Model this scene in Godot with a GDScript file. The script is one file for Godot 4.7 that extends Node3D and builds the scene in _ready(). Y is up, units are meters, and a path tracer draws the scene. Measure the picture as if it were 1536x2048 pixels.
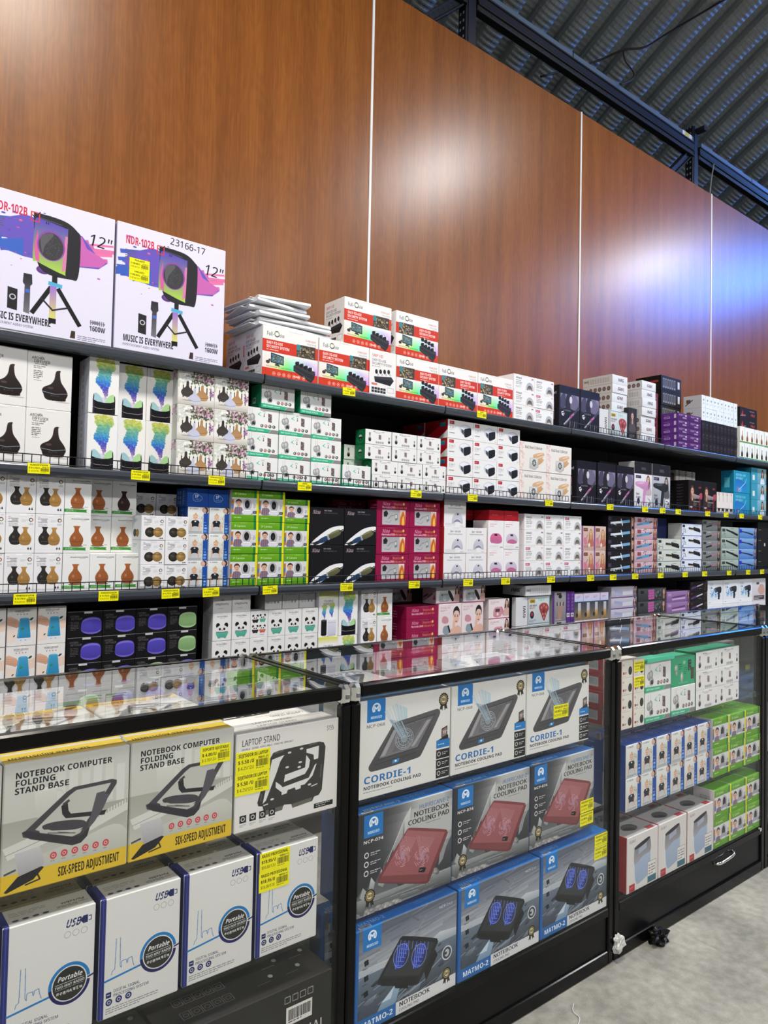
extends Node3D
# A shop wall of boxed electronics: wood panelled back wall, four runs of black shelving, glass showcases, arched steel roof.

var taken := {}
var mats := {}

func _ready() -> void:
	# ---- camera
	var cam := Camera3D.new()
	cam.name = "camera"
	var yaw := 0.679242
	var pitch := 0.030483
	var roll := 0.020378
	var fwd := Vector3(sin(yaw) * cos(pitch), sin(pitch), -cos(yaw) * cos(pitch))
	var right := Vector3(cos(yaw), 0, sin(yaw))
	var up := right.cross(fwd)
	cam.transform = Transform3D(Basis(right * cos(roll) + up * sin(roll), up * cos(roll) - right * sin(roll), -fwd), Vector3(0, 1.4, 0))
	cam.fov = rad_to_deg(2.0 * atan(1024.0 / 1449.645))
	cam.near = 0.05
	cam.far = 100.0
	add_child(cam)
	cam.current = true
	# ---- sky and exposure
	var we := WorldEnvironment.new()
	we.name = "environment"
	var env := Environment.new()
	env.background_mode = Environment.BG_SKY
	var sky := Sky.new()
	var sm := ProceduralSkyMaterial.new()
	sm.sky_top_color = Color(0.20, 0.45, 0.86)
	sm.sky_horizon_color = Color(0.35, 0.62, 0.98)
	sm.ground_bottom_color = Color(0.3, 0.3, 0.3)
	sm.ground_horizon_color = Color(0.5, 0.55, 0.6)
	sm.sky_energy_multiplier = SKY_ENERGY
	sky.sky_material = sm
	env.sky = sky
	env.tonemap_mode = Environment.TONE_MAPPER_LINEAR
	env.tonemap_exposure = EXPOSURE
	env.sdfgi_enabled = true
	env.ssao_enabled = true
	env.ssil_enabled = true
	we.environment = env
	add_child(we)
	fonts = []
	for n in [["Droid Sans", 400], ["Droid Sans", 700], ["Droid Serif", 400], ["Droid Sans Mono", 400]]:
		var f := SystemFont.new()
		f.font_names = PackedStringArray([n[0]])
		f.font_weight = n[1]
		fonts.append(f)
	make_materials()
	lamps()
	# ---- the setting
	floor_and_walls()
	roof()
	back_wall()
	racking()
	# ---- the shelving and the showcases
	shelving()
	showcases()
	# ---- the goods
	sticker_print()
	art_top_shelf()
	art_upper_middle()
	art_lower_middle()
	art_bottom()
	art_showcase()
	print_sheets()
	goods_top()
	goods_upper_middle()
	goods_lower_middle()
	goods_bottom()
	goods_showcase()
	price_tags()
	litter()

const EXPOSURE := 1.0
const LAMP := 17.0
const SKY_ENERGY := 7.0

# ---------------------------------------------------------------- print shop: computes the flat print of each carton
const SS := 2
var im: Image
var K := 1.0
var KY := 1.0     # extra vertical scale of the current drawing
var ox := 0.0
var oy := 0.0
var cx0 := 0
var cy0 := 0
var cx1 := 0
var cy1 := 0
var dsn := {}
var case_goods := false     # whether what is designed or placed belongs to the showcases
var cur := {}
var fonts := []
var glyphs := {}
var rn := RandomNumberGenerator.new()

func hx(c) -> Color:
	return c if c is Color else Color(c)

func span(xa: float, xb: float, y: int, c: Color) -> void:
	var a := maxi(int(ceil(xa - 0.5)), cx0)
	var b := mini(int(ceil(xb - 0.5)), cx1)
	if b > a and y >= cy0 and y < cy1:
		im.fill_rect(Rect2i(a, y, b - a, 1), c)

# rectangle, in units of one hundredth of the front's width
func R(x: float, y: float, w: float, h: float, c) -> void:
	var r := Rect2i(int(round(ox + x * K)), int(round(oy + y * K * KY)), maxi(1, int(round(w * K))), maxi(1, int(round(h * K * KY))))
	r = r.intersection(Rect2i(cx0, cy0, cx1 - cx0, cy1 - cy0))
	if r.size.x > 0 and r.size.y > 0:
		im.fill_rect(r, hx(c))

# rectangle whose colour runs downwards (or across)
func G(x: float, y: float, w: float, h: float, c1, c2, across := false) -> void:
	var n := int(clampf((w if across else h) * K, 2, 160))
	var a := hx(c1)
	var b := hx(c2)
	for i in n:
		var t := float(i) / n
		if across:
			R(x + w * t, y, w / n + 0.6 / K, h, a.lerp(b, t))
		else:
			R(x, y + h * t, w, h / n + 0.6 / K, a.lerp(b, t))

func E(cx: float, cy: float, rx: float, ry: float, c) -> void:
	var col := hx(c)
	var X := ox + cx * K
	var Y := oy + cy * K * KY
	var a := rx * K
	var b := ry * K * KY
	for y in range(int(floor(Y - b)), int(ceil(Y + b)) + 1):
		var t := (y + 0.5 - Y) / b
		if absf(t) < 1.0:
			var d := a * sqrt(1.0 - t * t)
			span(X - d, X + d, y, col)

# ring
func O(cx: float, cy: float, r: float, wd: float, c, ry := -1.0) -> void:
	var pts := []
	var q := r if ry < 0 else ry
	for i in 41:
		pts += [cx + r * cos(TAU * i / 40.0), cy + q * sin(TAU * i / 40.0)]
	L(pts, wd, c)

# arc from angle a to b (degrees)
func A(cx: float, cy: float, r: float, a: float, b: float, wd: float, c) -> void:
	var pts := []
	for i in 25:
		var t := deg_to_rad(lerpf(a, b, i / 24.0))
		pts += [cx + r * cos(t), cy + r * sin(t)]
	L(pts, wd, c)

func fillpoly(p: PackedVector2Array, c: Color, c2: Color, grad: bool) -> void:
	var lo := 1e9
	var hi := -1e9
	for v in p:
		lo = minf(lo, v.y)
		hi = maxf(hi, v.y)
	var n := p.size()
	for y in range(maxi(int(floor(lo)), cy0), mini(int(ceil(hi)) + 1, cy1)):
		var s := y + 0.5
		var xs := []
		for i in n:
			var u := p[i]
			var v := p[(i + 1) % n]
			if (u.y <= s) != (v.y <= s):
				xs.append(u.x + (v.x - u.x) * (s - u.y) / (v.y - u.y))
		xs.sort()
		var col := c.lerp(c2, clampf((s - lo) / maxf(hi - lo, 1.0), 0, 1)) if grad else c
		for i in range(0, xs.size() - 1, 2):
			span(xs[i], xs[i + 1], y, col)

func P(a: Array, c, c2 = null) -> void:
	var p := PackedVector2Array()
	for i in range(0, a.size(), 2):
		p.append(Vector2(ox + a[i] * K, oy + a[i + 1] * K * KY))
	fillpoly(p, hx(c), hx(c2) if c2 != null else Color.BLACK, c2 != null)

# smooth closed outline through the points
func PS(a: Array, c, c2 = null) -> void:
	var n := a.size() / 2
	var out := []
	for i in n:
		var q := []
		for k in [-1, 0, 1, 2]:
			var j: int = (i + k + n) % n
			q.append(Vector2(a[2 * j], a[2 * j + 1]))
		for s in 6:
			var v: Vector2 = q[1].cubic_interpolate(q[2], q[0], q[3], s / 6.0)
			out += [v.x, v.y]
	P(out, c, c2)

func L(a: Array, wd: float, c) -> void:
	var col := hx(c)
	var h := maxf(wd * K, 0.7) * 0.5
	for i in range(0, a.size() - 2, 2):
		var u := Vector2(ox + a[i] * K, oy + a[i + 1] * K * KY)
		var v := Vector2(ox + a[i + 2] * K, oy + a[i + 3] * K * KY)
		if u.distance_to(v) < 0.01:
			continue
		var d := (v - u).normalized()
		var m := Vector2(-d.y, d.x) * h
		var e := d * h * 0.5
		fillpoly(PackedVector2Array([u + m - e, v + m + e, v - m + e, u - m - e]), col, col, false)

# the outlines of a word, as triangles 46 units tall, and its width
func word(s: String, f: int) -> Array:
	var key := "%d|%s" % [f, s]
	if not glyphs.has(key):
		var tm := TextMesh.new()
		tm.font = fonts[f]
		tm.text = s
		tm.font_size = 64
		tm.pixel_size = 1.0
		tm.depth = 0.0
		tm.curve_step = 3.0
		tm.horizontal_alignment = HORIZONTAL_ALIGNMENT_LEFT
		tm.vertical_alignment = VERTICAL_ALIGNMENT_TOP
		var arr = tm.get_mesh_arrays()
		var vs := PackedVector2Array()
		var wmax := 0.0
		var asc: float = fonts[f].get_ascent(64)
		if arr.size() > 0 and arr[0] != null:
			for v in arr[0]:
				vs.append(Vector2(v.x, -v.y - asc))
				wmax = maxf(wmax, v.x)
		glyphs[key] = [vs, wmax]
	return glyphs[key]

# lettering that fills a given width
func F(s: String, x: float, y: float, h: float, w: float, c, f := 0, al := 0, lean := 0.0, wt := 0.0) -> void:
	T(s, x, y, h, c, f, w * 46.0 / (h * word(s, f)[1]), al, 0.0, lean, wt)

# lettering: left end and top of the capitals at (x, y), h the height of the capitals; al 0 left, 1 centre, 2 right
func T(s: String, x: float, y: float, h: float, c, f := 0, sx := 1.0, al := 0, rot := 0.0, lean := 0.0, wt := 0.0) -> float:
	var g := word(s, f)
	var k := h / 46.0
	var wid: float = g[1] * k * sx
	var off := 0.0 if al == 0 else (-wid * 0.5 if al == 1 else -wid)
	var cr := cos(rot)
	var sr := sin(rot)
	var col := hx(c)
	var src: PackedVector2Array = g[0]
	for rep in (2 if wt > 0.0 else 1):
		var q := PackedVector2Array()
		for v in src:
			var a := Vector2(off + v.x * k * sx - v.y * k * lean + rep * wt, v.y * k + h)
			q.append(Vector2(ox + (x + a.x * cr - a.y * sr) * K, oy + (y + a.x * sr + a.y * cr) * K))
		for i in range(0, q.size() - 2, 3):
			tri(q[i], q[i + 1], q[i + 2], col)
	return wid

func tri(a: Vector2, b: Vector2, d: Vector2, c: Color) -> void:
	var lo := minf(a.y, minf(b.y, d.y))
	var hi := maxf(a.y, maxf(b.y, d.y))
	for y in range(int(ceil(lo - 0.5)), int(ceil(hi - 0.5))):
		var s := y + 0.5
		var x0 := 1e9
		var x1 := -1e9
		for e in [[a, b], [b, d], [d, a]]:
			var u: Vector2 = e[0]
			var v: Vector2 = e[1]
			if (u.y <= s) != (v.y <= s):
				var x := u.x + (v.x - u.x) * (s - u.y) / (v.y - u.y)
				x0 = minf(x0, x)
				x1 = maxf(x1, x)
		if x1 > x0:
			span(x0, x1, y, c)

# lines of print too small to read
func Z(x: float, y: float, w: float, n: int, dy: float, c, th := -1.0) -> void:
	for i in n:
		var q := x
		var stop := x + w * (1.0 if i < n - 1 else 0.65)
		while q < stop:
			var l := minf(rn.randf_range(0.9, 3.2) * dy, stop - q)
			R(q, y + i * dy, l, dy * 0.42 if th < 0 else th, c)
			q += l + dy * 0.4

func bars(x: float, y: float, w: float, h: float, c) -> void:
	var q := x
	while q < x + w:
		var l := rn.randf_range(0.012, 0.05) * w
		R(q, y, l, h, c)
		q += l + rn.randf_range(0.015, 0.04) * w

# a rising plume of coloured smoke
func smoke(x: float, top: float, bottom: float, wide: float) -> void:
	var cols := [Color("d8d648"), Color("b8d058"), Color("62b890"), Color("48a8b8"), Color("2a86e0"), Color("3a46c8"), Color("7a58a8"), Color("b09ac0")]
	for i in 150:
		var t := i / 149.0
		var y := lerpf(top, bottom, t)
		var half := wide * (0.36 * pow(maxf(1.0 - t * 1.15, 0.0), 0.8) + 0.035 + 0.1 * exp(-pow((t - 0.58) / 0.13, 2.0)) + 0.03 * sin(t * 17.0))
		var u := t * 7.0
		var col: Color = cols[int(u)].lerp(cols[mini(int(u) + 1, 7)], u - int(u))
		for k in 10:
			var r := half * rn.randf_range(0.05, 0.24)
			var cc := col.lerp(Color.WHITE, rn.randf() * 0.4 * (1.0 - t * 0.5)).darkened(rn.randf() * 0.15)
			E(x + 0.06 * wide * sin(t * 9.0) + rn.randf_range(-half, half) * 0.95, y + rn.randf_range(-1, 1) * wide * 0.06, r, r * 0.8, cc)

# patches of tone inside a rectangle, as in a small photograph
func mottle(x: float, y: float, w: float, h: float, cols: Array, n: int, s: float) -> void:
	for i in n:
		var c := hx(cols[rn.randi() % cols.size()])
		E(x + rn.randf() * w, y + rn.randf() * h, rn.randf_range(0.4, 1.0) * s, rn.randf_range(0.3, 0.9) * s, c)

func ball(cx: float, cy: float, rx: float, ry: float, c, lit := 0.5, dx := -0.3, dy := -0.35) -> void:
	var a := hx(c)
	for i in 14:
		var t := i / 13.0
		E(cx + dx * rx * t, cy + dy * ry * t, rx * (1.0 - t), ry * (1.0 - t), a.darkened(0.28 * (1.0 - t)).lerp(Color.WHITE, lit * t * t))

# a portrait: long hair, face, shoulders
func portrait(x: float, y: float, s: float, hair, skin, dress) -> void:
	PS([x - s * 0.7, y + s * 2.1, x - s * 0.62, y, x, y - s * 0.75, x + s * 0.62, y, x + s * 0.72, y + s * 2.1], hair)
	PS([x - s * 1.1, y + s * 3.2, x - s * 0.9, y + s * 1.75, x - s * 0.2, y + s * 1.35, x + s * 0.2, y + s * 1.35, x + s * 0.9, y + s * 1.75, x + s * 1.1, y + s * 3.2], dress)
	P([x - s * 0.2, y + s * 0.6, x + s * 0.2, y + s * 0.6, x + s * 0.26, y + s * 1.6, x, y + s * 1.85, x - s * 0.26, y + s * 1.6], hx(skin).darkened(0.12))
	E(x, y + s * 0.2, s * 0.42, s * 0.6, skin)
	for k in [-1, 1]:
		L([x + k * s * 0.28, y + s * 0.02, x + k * s * 0.1, y], s * 0.06, hair)
		E(x + k * s * 0.18, y + s * 0.13, s * 0.08, s * 0.045, "30241f")
	L([x, y + s * 0.15, x + s * 0.05, y + s * 0.36, x - s * 0.02, y + s * 0.38], s * 0.035, hx(skin).darkened(0.25))
	E(x, y + s * 0.54, s * 0.14, s * 0.05, "b04a4a")
	PS([x - s * 0.48, y + s * 0.6, x - s * 0.5, y - s * 0.2, x, y - s * 0.6, x + s * 0.5, y - s * 0.2, x + s * 0.48, y + s * 0.6, x + s * 0.36, y - s * 0.1, x, y - s * 0.36, x - s * 0.36, y - s * 0.1], hair)

# begins a design: size in metres, print resolution in pixels per metre, board colour
const SIZE := 1.098     # the cartons on the shelving were measured for bays of a metre; the bays are 1.1 m
func des(id: String, w: float, h: float, d: float, res: float, c, kind: String, words: String) -> void:
	if not case_goods and not (id.ends_with("big") or id == "wifigreen" or id.begins_with("sticker")):
		w *= SIZE
		h *= SIZE
		d *= SIZE
		res /= SIZE
	K = res * w / 100.0 * SS
	var fw := int(ceil(w * res)) * SS
	var fh := int(ceil(h * res)) * SS
	var sw := int(ceil(d * res)) * SS
	im = Image.create_empty(fw + sw, fh + sw, false, Image.FORMAT_RGB8)
	im.fill(hx(c))
	cur = {"id": id, "w": w, "h": h, "d": d, "fw": fw, "fh": fh, "sw": sw, "kind": kind, "words": words, "board": hx(c), "tab": "", "rough": 0.42}
	dsn[id] = cur
	rn.seed = hash(id)
	face("f")

func face(which: String, c = null) -> void:
	match which:
		"f":
			cx0 = 0; cy0 = 0; cx1 = cur.fw; cy1 = cur.fh
		"s":
			cx0 = cur.fw; cy0 = 0; cx1 = cur.fw + cur.sw; cy1 = cur.fh
		"t":
			cx0 = 0; cy0 = cur.fh; cx1 = cur.fw; cy1 = cur.fh + cur.sw
	ox = cx0
	oy = cy0
	KY = 1.0
	if c != null:
		im.fill_rect(Rect2i(cx0, cy0, cx1 - cx0, cy1 - cy0), hx(c))

func fin(tab = "", rough := 0.42) -> void:
	cur.tab = tab
	var W := float(im.get_width())
	var H := float(im.get_height())
	cur.uv = {"f": Rect2(1.0 / W, 1.0 / H, (cur.fw - 2.0) / W, (cur.fh - 2.0) / H), "s": Rect2((cur.fw + 1.0) / W, 1.0 / H, (cur.sw - 2.0) / W, (cur.fh - 2.0) / H), "t": Rect2(1.0 / W, (cur.fh + 1.0) / H, (cur.fw - 2.0) / W, (cur.sw - 2.0) / H)}
	im.resize(im.get_width() / SS, im.get_height() / SS, Image.INTERPOLATE_BILINEAR)
	if im.get_width() * im.get_height() < 70000 and rough == 0.42:
		pool.append([cur, im])
		return
	cur.mat = printed(im, rough)

var pool := []
func printed(i: Image, rough: float) -> StandardMaterial3D:
	var m := StandardMaterial3D.new()
	m.albedo_texture = ImageTexture.create_from_image(i)
	m.roughness = rough
	m.metallic_specular = 0.3
	return m

# the small prints share sheets
func print_sheets() -> void:
	pool.sort_custom(func(a, b): return a[1].get_height() > b[1].get_height() or (a[1].get_height() == b[1].get_height() and a[0].id < b[0].id))
	var k := 0
	while k < pool.size():
		var sheet := Image.create_empty(1024, 1024, false, Image.FORMAT_RGB8)
		var m := StandardMaterial3D.new()
		var x := 0
		var y := 0
		var tall := 0
		while k < pool.size():
			var i: Image = pool[k][1]
			if x + i.get_width() > 1024:
				x = 0
				y += tall + 2
				tall = 0
			if y + i.get_height() > 1024:
				break
			sheet.blit_rect(i, Rect2i(0, 0, i.get_width(), i.get_height()), Vector2i(x, y))
			for f in ["f", "s", "t"]:
				var r: Rect2 = pool[k][0].uv[f]
				var sc := Vector2(i.get_width(), i.get_height()) / 1024.0
				pool[k][0].uv[f] = Rect2(Vector2(x, y) / 1024.0 + r.position * sc, r.size * sc)
			pool[k][0].mat = m
			x += i.get_width() + 2
			tall = maxi(tall, i.get_height())
			k += 1
		m.albedo_texture = ImageTexture.create_from_image(sheet)
		m.roughness = 0.42
		m.metallic_specular = 0.3

# ---------------------------------------------------------------- the print of every kind of carton
func pots(x: float, y: float, s: float, c, neck := true) -> void:   # a gourd-shaped vase standing on (x, y), s wide
	var a := hx(c)
	if neck:
		PS([x - s * 0.5, y - s * 0.42, x - s * 0.42, y - s * 0.75, x - s * 0.17, y - s * 1.1, x - s * 0.17, y - s * 1.35, x - s * 0.24, y - s * 1.5, x + s * 0.24, y - s * 1.5, x + s * 0.17, y - s * 1.35, x + s * 0.17, y - s * 1.1, x + s * 0.42, y - s * 0.75, x + s * 0.5, y - s * 0.42, x + s * 0.3, y, x - s * 0.3, y], a, a.darkened(0.15))
		L([x - s * 0.49, y - s * 0.38, x, y - s * 0.3, x + s * 0.49, y - s * 0.38], s * 0.03, a.darkened(0.4))
		E(x - s * 0.15, y - s * 0.62, s * 0.09, s * 0.12, a.lightened(0.18))
		for k in 5:
			var q := x - s * 0.3 + k * s * 0.15
			L([x + (q - x) * 0.4, y - s * 1.25, q, y - s * 0.7, q, y - s * 0.1], s * 0.015, a.darkened(0.2))
	else:
		ball(x, y - s * 0.48, s * 0.5, s * 0.48, a, 0.25)
		L([x - s * 0.42, y - s * 0.72, x, y - s * 0.66, x + s * 0.42, y - s * 0.72], s * 0.05, a.darkened(0.55))
		L([x - s * 0.48, y - s * 0.4, x, y - s * 0.33, x + s * 0.48, y - s * 0.4], s * 0.025, a.darkened(0.35))

func led_ring(x: float, y: float, r: float) -> void:
	O(x, y, r, r * 0.5, "2a2a2a")
	A(x, y, r, -60, 40, r * 0.5, "b04a3c")
	A(x, y, r, 40, 110, r * 0.5, "6a8a4a")

func round_icons(x: float, y: float, n: int, dx: float, r: float, c) -> void:
	for i in n:
		E(x + i * dx, y, r, r, c)
		E(x + i * dx, y - r * 0.1, r * 0.45, r * 0.5, "d8d4d0")
		R(x + i * dx - r * 0.5, y + r * 0.15, r, r * 0.3, c)

func sticker_print() -> void:     # yellow shop labels, five texts
	var texts := [["HUMIDIFICADOR", "$ 11.75/U", "$ 10.25/12U", "20633-33"], ["CAMARA", "$ 16.95/U", "$ 15.00/12U", "20865-12"], ["SOPORTE AJUSTABLE", "$ 4.80/U", "$ 3.70/12U", "20610-2"], ["SUJETADOR DE LAPTOP", "$ 5.50 /U", "$ 4.25/12U", "20611-21"], ["RADIO PROFESIONAL", "$18.95/U", "$16.00/12U", "18032-11"], ["VENTILADOR P/ LAPTOP", "$ 6.99/U", "$ 6.25/12U", "20615-5"], ["PARLANTE", "$ 109.00/U", "$ 99.00/12U", "23166-17"]]
	for i in texts.size():
		des("sticker%d" % i, 0.1, 0.055, 0.004, 2400, "f4ee10", "", "")
		F(texts[i][0], 50, 5, 8.5, minf(86, texts[i][0].length() * 6.2), "1c1a08", 1, 1)
		F(texts[i][1], 6, 21, 9, 46, "1c1a08", 1)
		F(texts[i][2], 6, 37, 8.5, 45, "1c1a08", 0)
		F(texts[i][3], 94, 18, 5, 30, "1c1a08", 1, 2)
		bars(58, 25, 36, 18, "2a280c")
		Z(58, 46, 36, 1, 4, "6a6818")
		fin("", 0.5)

func art_top_shelf() -> void:
	# speaker on a tripod
	des("ndr", 0.418, 0.453, 0.36, 900, "e2dff2", "speaker_box", "large lilac white speaker carton printed with a tripod speaker")
	KY = 0.93
	oy = -12.2 * K
	for i in 70:
		var t := rn.randf()
		var y := 36.0 + rn.randf() * 27.0
		var wd := rn.randf_range(6, 22)
		var x := lerpf(4, 92, t)
		var col := Color("3a62c0").lerp(Color("7a52b8"), clampf(t * 2, 0, 1)).lerp(Color("e878a8"), clampf(t * 2 - 1, 0, 1))
		var edge := absf(y - 48.0) / 18.0
		if edge < 1.0 - 0.5 * absf(t - 0.5):
			L([x - wd * 0.5, y + 1.5, x + wd * 0.5, y - 1.5], rn.randf_range(1.5, 5.0), col)
	P([10, 40, 30, 30, 52, 32, 60, 33, 74, 36, 86, 50, 95, 55, 88, 62, 60, 66, 30, 66, 8, 62, 22, 55, 6, 50], "6a58bc")
	P([55, 34, 74, 37, 78, 46, 95, 53, 90, 60, 60, 66], "c868b4")
	P([8, 57, 30, 51, 30, 66, 12, 62], "3f66c2")
	for i in 26:
		E(rn.randf_range(8, 92), rn.randf_range(24, 76), rn.randf_range(0.3, 1.6), rn.randf_range(0.3, 1.2), ["5a52b4", "b45ab0", "d8689c", "4a62bc"][rn.randi() % 4])
	ball(45, 74, 5, 3.4, "7a4aa4", 0.1)
	# the speaker
	PS([37, 30, 40, 26, 60, 27, 70, 33, 73, 40, 72, 72, 66, 77, 42, 72], "2a2a30")
	PS([38, 32, 40, 30, 61, 33, 63, 36, 62, 71, 60, 74, 41, 68, 37, 65], "5a48c0", "b0d850")
	P([38, 55, 40, 40, 42, 68, 39, 66], "d860a0")
	P([61, 40, 63, 40, 62, 70, 59, 72], "d880b0")
	E(50.5, 51.5, 10.5, 13, "8a4ea8")
	E(50.5, 52, 9.3, 11.8, "3e3e42")
	mottle(44, 43, 13, 18, ["4a4a4e", "444448", "505054"], 160, 0.6); PS([42.5, 46, 48, 41, 52, 42, 46, 52, 44, 60], "5c5c60")
	L([42, 29.5, 58, 31], 1.0, "4a4a50")
	P([52, 75, 56, 76, 56, 86, 52, 86], "26262a")
	L([50, 84, 59, 85], 3.2, "58b0d8")
	for q in [[51, 88, 38, 112], [57, 88, 74, 116]]:
		L(q, 3.4, "1e1e22")
	G(50.5, 86, 5, 30, "a078d0", "e0e070")
	R(50.2, 114, 5.6, 4.5, "1e1e22")
	L([44, 98, 53, 107, 66, 102], 1.3, "2a2a2e")
	P([20, 94, 27, 95, 27, 113, 20, 112], "29292d")
	O(23.6, 102, 2, 0.8, "d0d0d8")
	P([31, 80, 37, 80, 37.5, 88, 36, 90, 36, 114, 31.5, 113, 32, 90, 30.5, 88], "2c2c34", "77777c")
	R(32.5, 93, 3, 3, "4a6ad0")
	KY = 1.0
	oy = 0.0
	F("NDR-102B", 7, 10, 7, 25, "cc2a4c", 1)
	L([35, 12, 41, 12, 41, 19, 35, 19, 35, 12], 0.9, "d84050")
	L([36, 14.5, 38, 16.5, 41.5, 11], 0.8, "202030")
	R(46, 17, 0.8, 2, "303040"); R(47.6, 17, 0.8, 2, "303040")
	T("12\"", 79, 17, 9.5, "15151c", 0, 1.0, 0, 0.06, 0.1)
	Z(7, 22, 9, 6, 1.6, "5a5a78")
	F("MUSIC IS EVERYWHERE", 7, 95.5, 5.6, 45, "17171d", 1)
	F("ENTERTAINMENT AUDIO SYSTEM", 7, 103, 1.9, 32, "55556a", 0)
	F("1600W", 82, 94, 4.2, 13, "202028", 1)
	for i in 16:
		R(82 + i * 0.8, 91 - absf(sin(i * 1.7)) * 2, 0.5, absf(sin(i * 1.7)) * 4, "404050")
	Z(73, 104, 22, 3, 1.4, "6a6a80")
	P([68, 101, 71, 101, 71, 107, 67, 107], "40302c")
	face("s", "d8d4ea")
	fin()
	# security system, four cameras and eight cameras
	for k in 2:
		des("dvr%d" % (4 + 4 * k), 0.27, 0.207, 0.158, 1000, "f0efee", "camera_kit_box", "white and red security camera kit carton with a rainbow band")
		F("Full-", 6, 8, 6, 12.5, "303030", 0)
		F("olor", 28.5, 8.6, 5.4, 9, "303030", 0)
		O(24, 10, 4, 1.6, "4a4a4a")
		A(24, 10, 4, -60, 20, 1.6, "b0a070")
		A(24, 10, 4, 150, 230, 1.6, "88a078")
		T("STARLIGHT", 96, 9, 3.2, "b85a50", 0, 0.9, 2)
		T("FULLCOLOR", 96, 14, 2.6, "8a8a8a", 0, 0.9, 2)
		T("5MP HD", 96, 18, 2.6, "8a8a8a", 0, 0.9, 2)
		R(0, 20, 100, 19, "cf3a26")
		for i in 100:
			var t := i / 99.0
			var e := exp(-pow((t - 0.62) / 0.42, 2))
			var col := Color.from_hsv(fposmod(0.02 + t * 0.78, 1.0), 0.72, 0.92)
			for j in 14:
				R(i, 40 + j * 1.8, 1.05, 1.9, Color("f0efee").lerp(col, clampf(e * (j / 13.0), 0, 1)))
		R(0, 64, 100, 14, "d23c22")
		if k == 0:
			T("EASY-TO-USE", 6, 22.5, 4.3, "ffffff", 1, 0.8)
			T("SECURITY SYSTEM", 6, 28.5, 4.3, "ffffff", 1, 0.8)
			Z(6, 35, 34, 1, 2.5, "f0d8d0")
		else:
			T("EASY-TO-USE", 54, 22.5, 4.3, "ffffff", 1, 0.76)
			T("SECURITY SYSTEM", 54, 28.5, 4.3, "ffffff", 1, 0.76)
			Z(55, 35, 34, 1, 2.5, "f0d8d0")
		var px := 60 if k == 0 else 6
		R(px, 19, 35, 20, "4a4038")
		mottle(px + 2, 21, 31, 16, ["7a6a50", "2e2a28", "9a8a68", "5a6a68", "c0a878"], 70, 2.2)
		R(px, 19, 7, 9, "3a8a94")
		P([14, 40, 37, 43, 37, 57, 14, 55], "1b1b1f")
		P([15, 41.5, 36, 44, 36, 55.5, 15, 53.6], "4a7a88")
		mottle(16, 44, 18, 10, ["8a7a60", "2e3a40", "b0a080", "4a6068"], 34, 1.6)
		P([23, 56, 28, 56.4, 31, 60, 21, 59], "3a3a3e")
		E(9, 55, 3.4, 2.6, "3a3a3a"); E(12, 52, 2, 2, "55504c")
		P([55, 54, 92, 62, 96, 60, 94, 69, 88, 77, 55, 62], "2c2c30")
		P([55, 54, 64, 50, 96, 58, 92, 64], "3c3c42")
		L([56, 59, 88, 72], 0.6, "5a5a60")
		for r in (1 if k == 0 else 2):
			for i in 4:
				var X := 61.0 + i * 8
				var Y := 50.0 + i * 1.9 - r * 9
				E(X + 4, Y - 1, 3.4, 3, "e2e2e6")
				P([X - 2, Y - 3, X + 4, Y - 4, X + 5, Y + 3, X - 1, Y + 3], "2a2a2e")
				E(X - 0.5, Y, 2.6, 3.2, "19191c")
		T("PROFESSIONAL SECURITY SYSTEM", 6, 60.5, 2.1, "5a6a20", 0, 1.0)
		R(56, 70, 11, 2.6, "f4d8d0"); T("4CH NVR KIT", 57, 70.6, 1.4, "c03020", 1)
		for i in 7:
			O(20 + i * 9, 71.5, 2.6, 0.5, "f8dcd4")
			R(19 + i * 9, 70.5, 2, 1.8, "f8dcd4")
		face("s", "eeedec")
		T("5MP HD", 5, 7, 5, "c0483c", 0, 0.95)
		T("EASY-TO-USE", 5, 15, 4.2, "40404a", 0, 0.92)
		T("SECURITY SYSTEM", 5, 21, 4.2, "40404a", 0, 0.92)
		Z(5, 27.5, 28, 1, 2, "9a9a9a")
		for i in 4:
			E(15 + i * 9, 37 - i, 3, 4, "26262a")
			E(18.5 + i * 9, 42 - i, 2.4, 2.4, "c8c8cc")
		P([10, 46, 48, 42, 54, 48, 46, 58, 12, 55], "232327")
		P([10, 46, 48, 42, 54, 48, 14, 50], "35353a")
		R(5, 57, 12, 3.4, "c83a2c"); T("4CH NVR", 6, 58, 1.8, "f6e6e0", 1)
		for r in 2:
			for i in 5:
				R(5 + i * 6.4, 64 + r * 5, 5.4, 4, "2c2c30")
		L([40, 62, 54, 62, 54, 70, 40, 70, 40, 62], 0.5, "8a8a8a")
		face("t", "ecebea")
		fin("e9e8e6")
	# nail lamp cartons, grey and pink label
	for k in 2:
		des("neo%d" % k, 0.1705, 0.0822, 0.12, 800, "eeeeee", "nail_lamp_box", "white nail lamp carton with a grey dome picture and %s label" % ["grey", "pink"][k])
		if k == 0:
			T("SUNEO", 10, 8, 5.5, "4a4a4a", 1, 1.1)
		else:
			R(8, 6, 22, 8, "c0627c"); T("SUN1", 10, 8, 4, "f8e8ec", 1)
		R(86, 6, 10, 4, ["a8708c", "d8b8c4"][k])
		Z(10, 18, 40, 1, 4, "8a8a8a")
		T("PROFESSIONAL", 10, 23, 3, "6a6a6a", 1); T("LED/UV LAMP", 10, 28, 3, "6a6a6a", 1)
		Z(10, 36, 26, 3, 2.4, "b0b0b0")
		P([58, 46, 59, 36, 63, 27, 70, 21, 78, 19, 86, 21, 93, 27, 97, 36, 98, 46], "b4b4b8", "c8c8cc")
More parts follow.
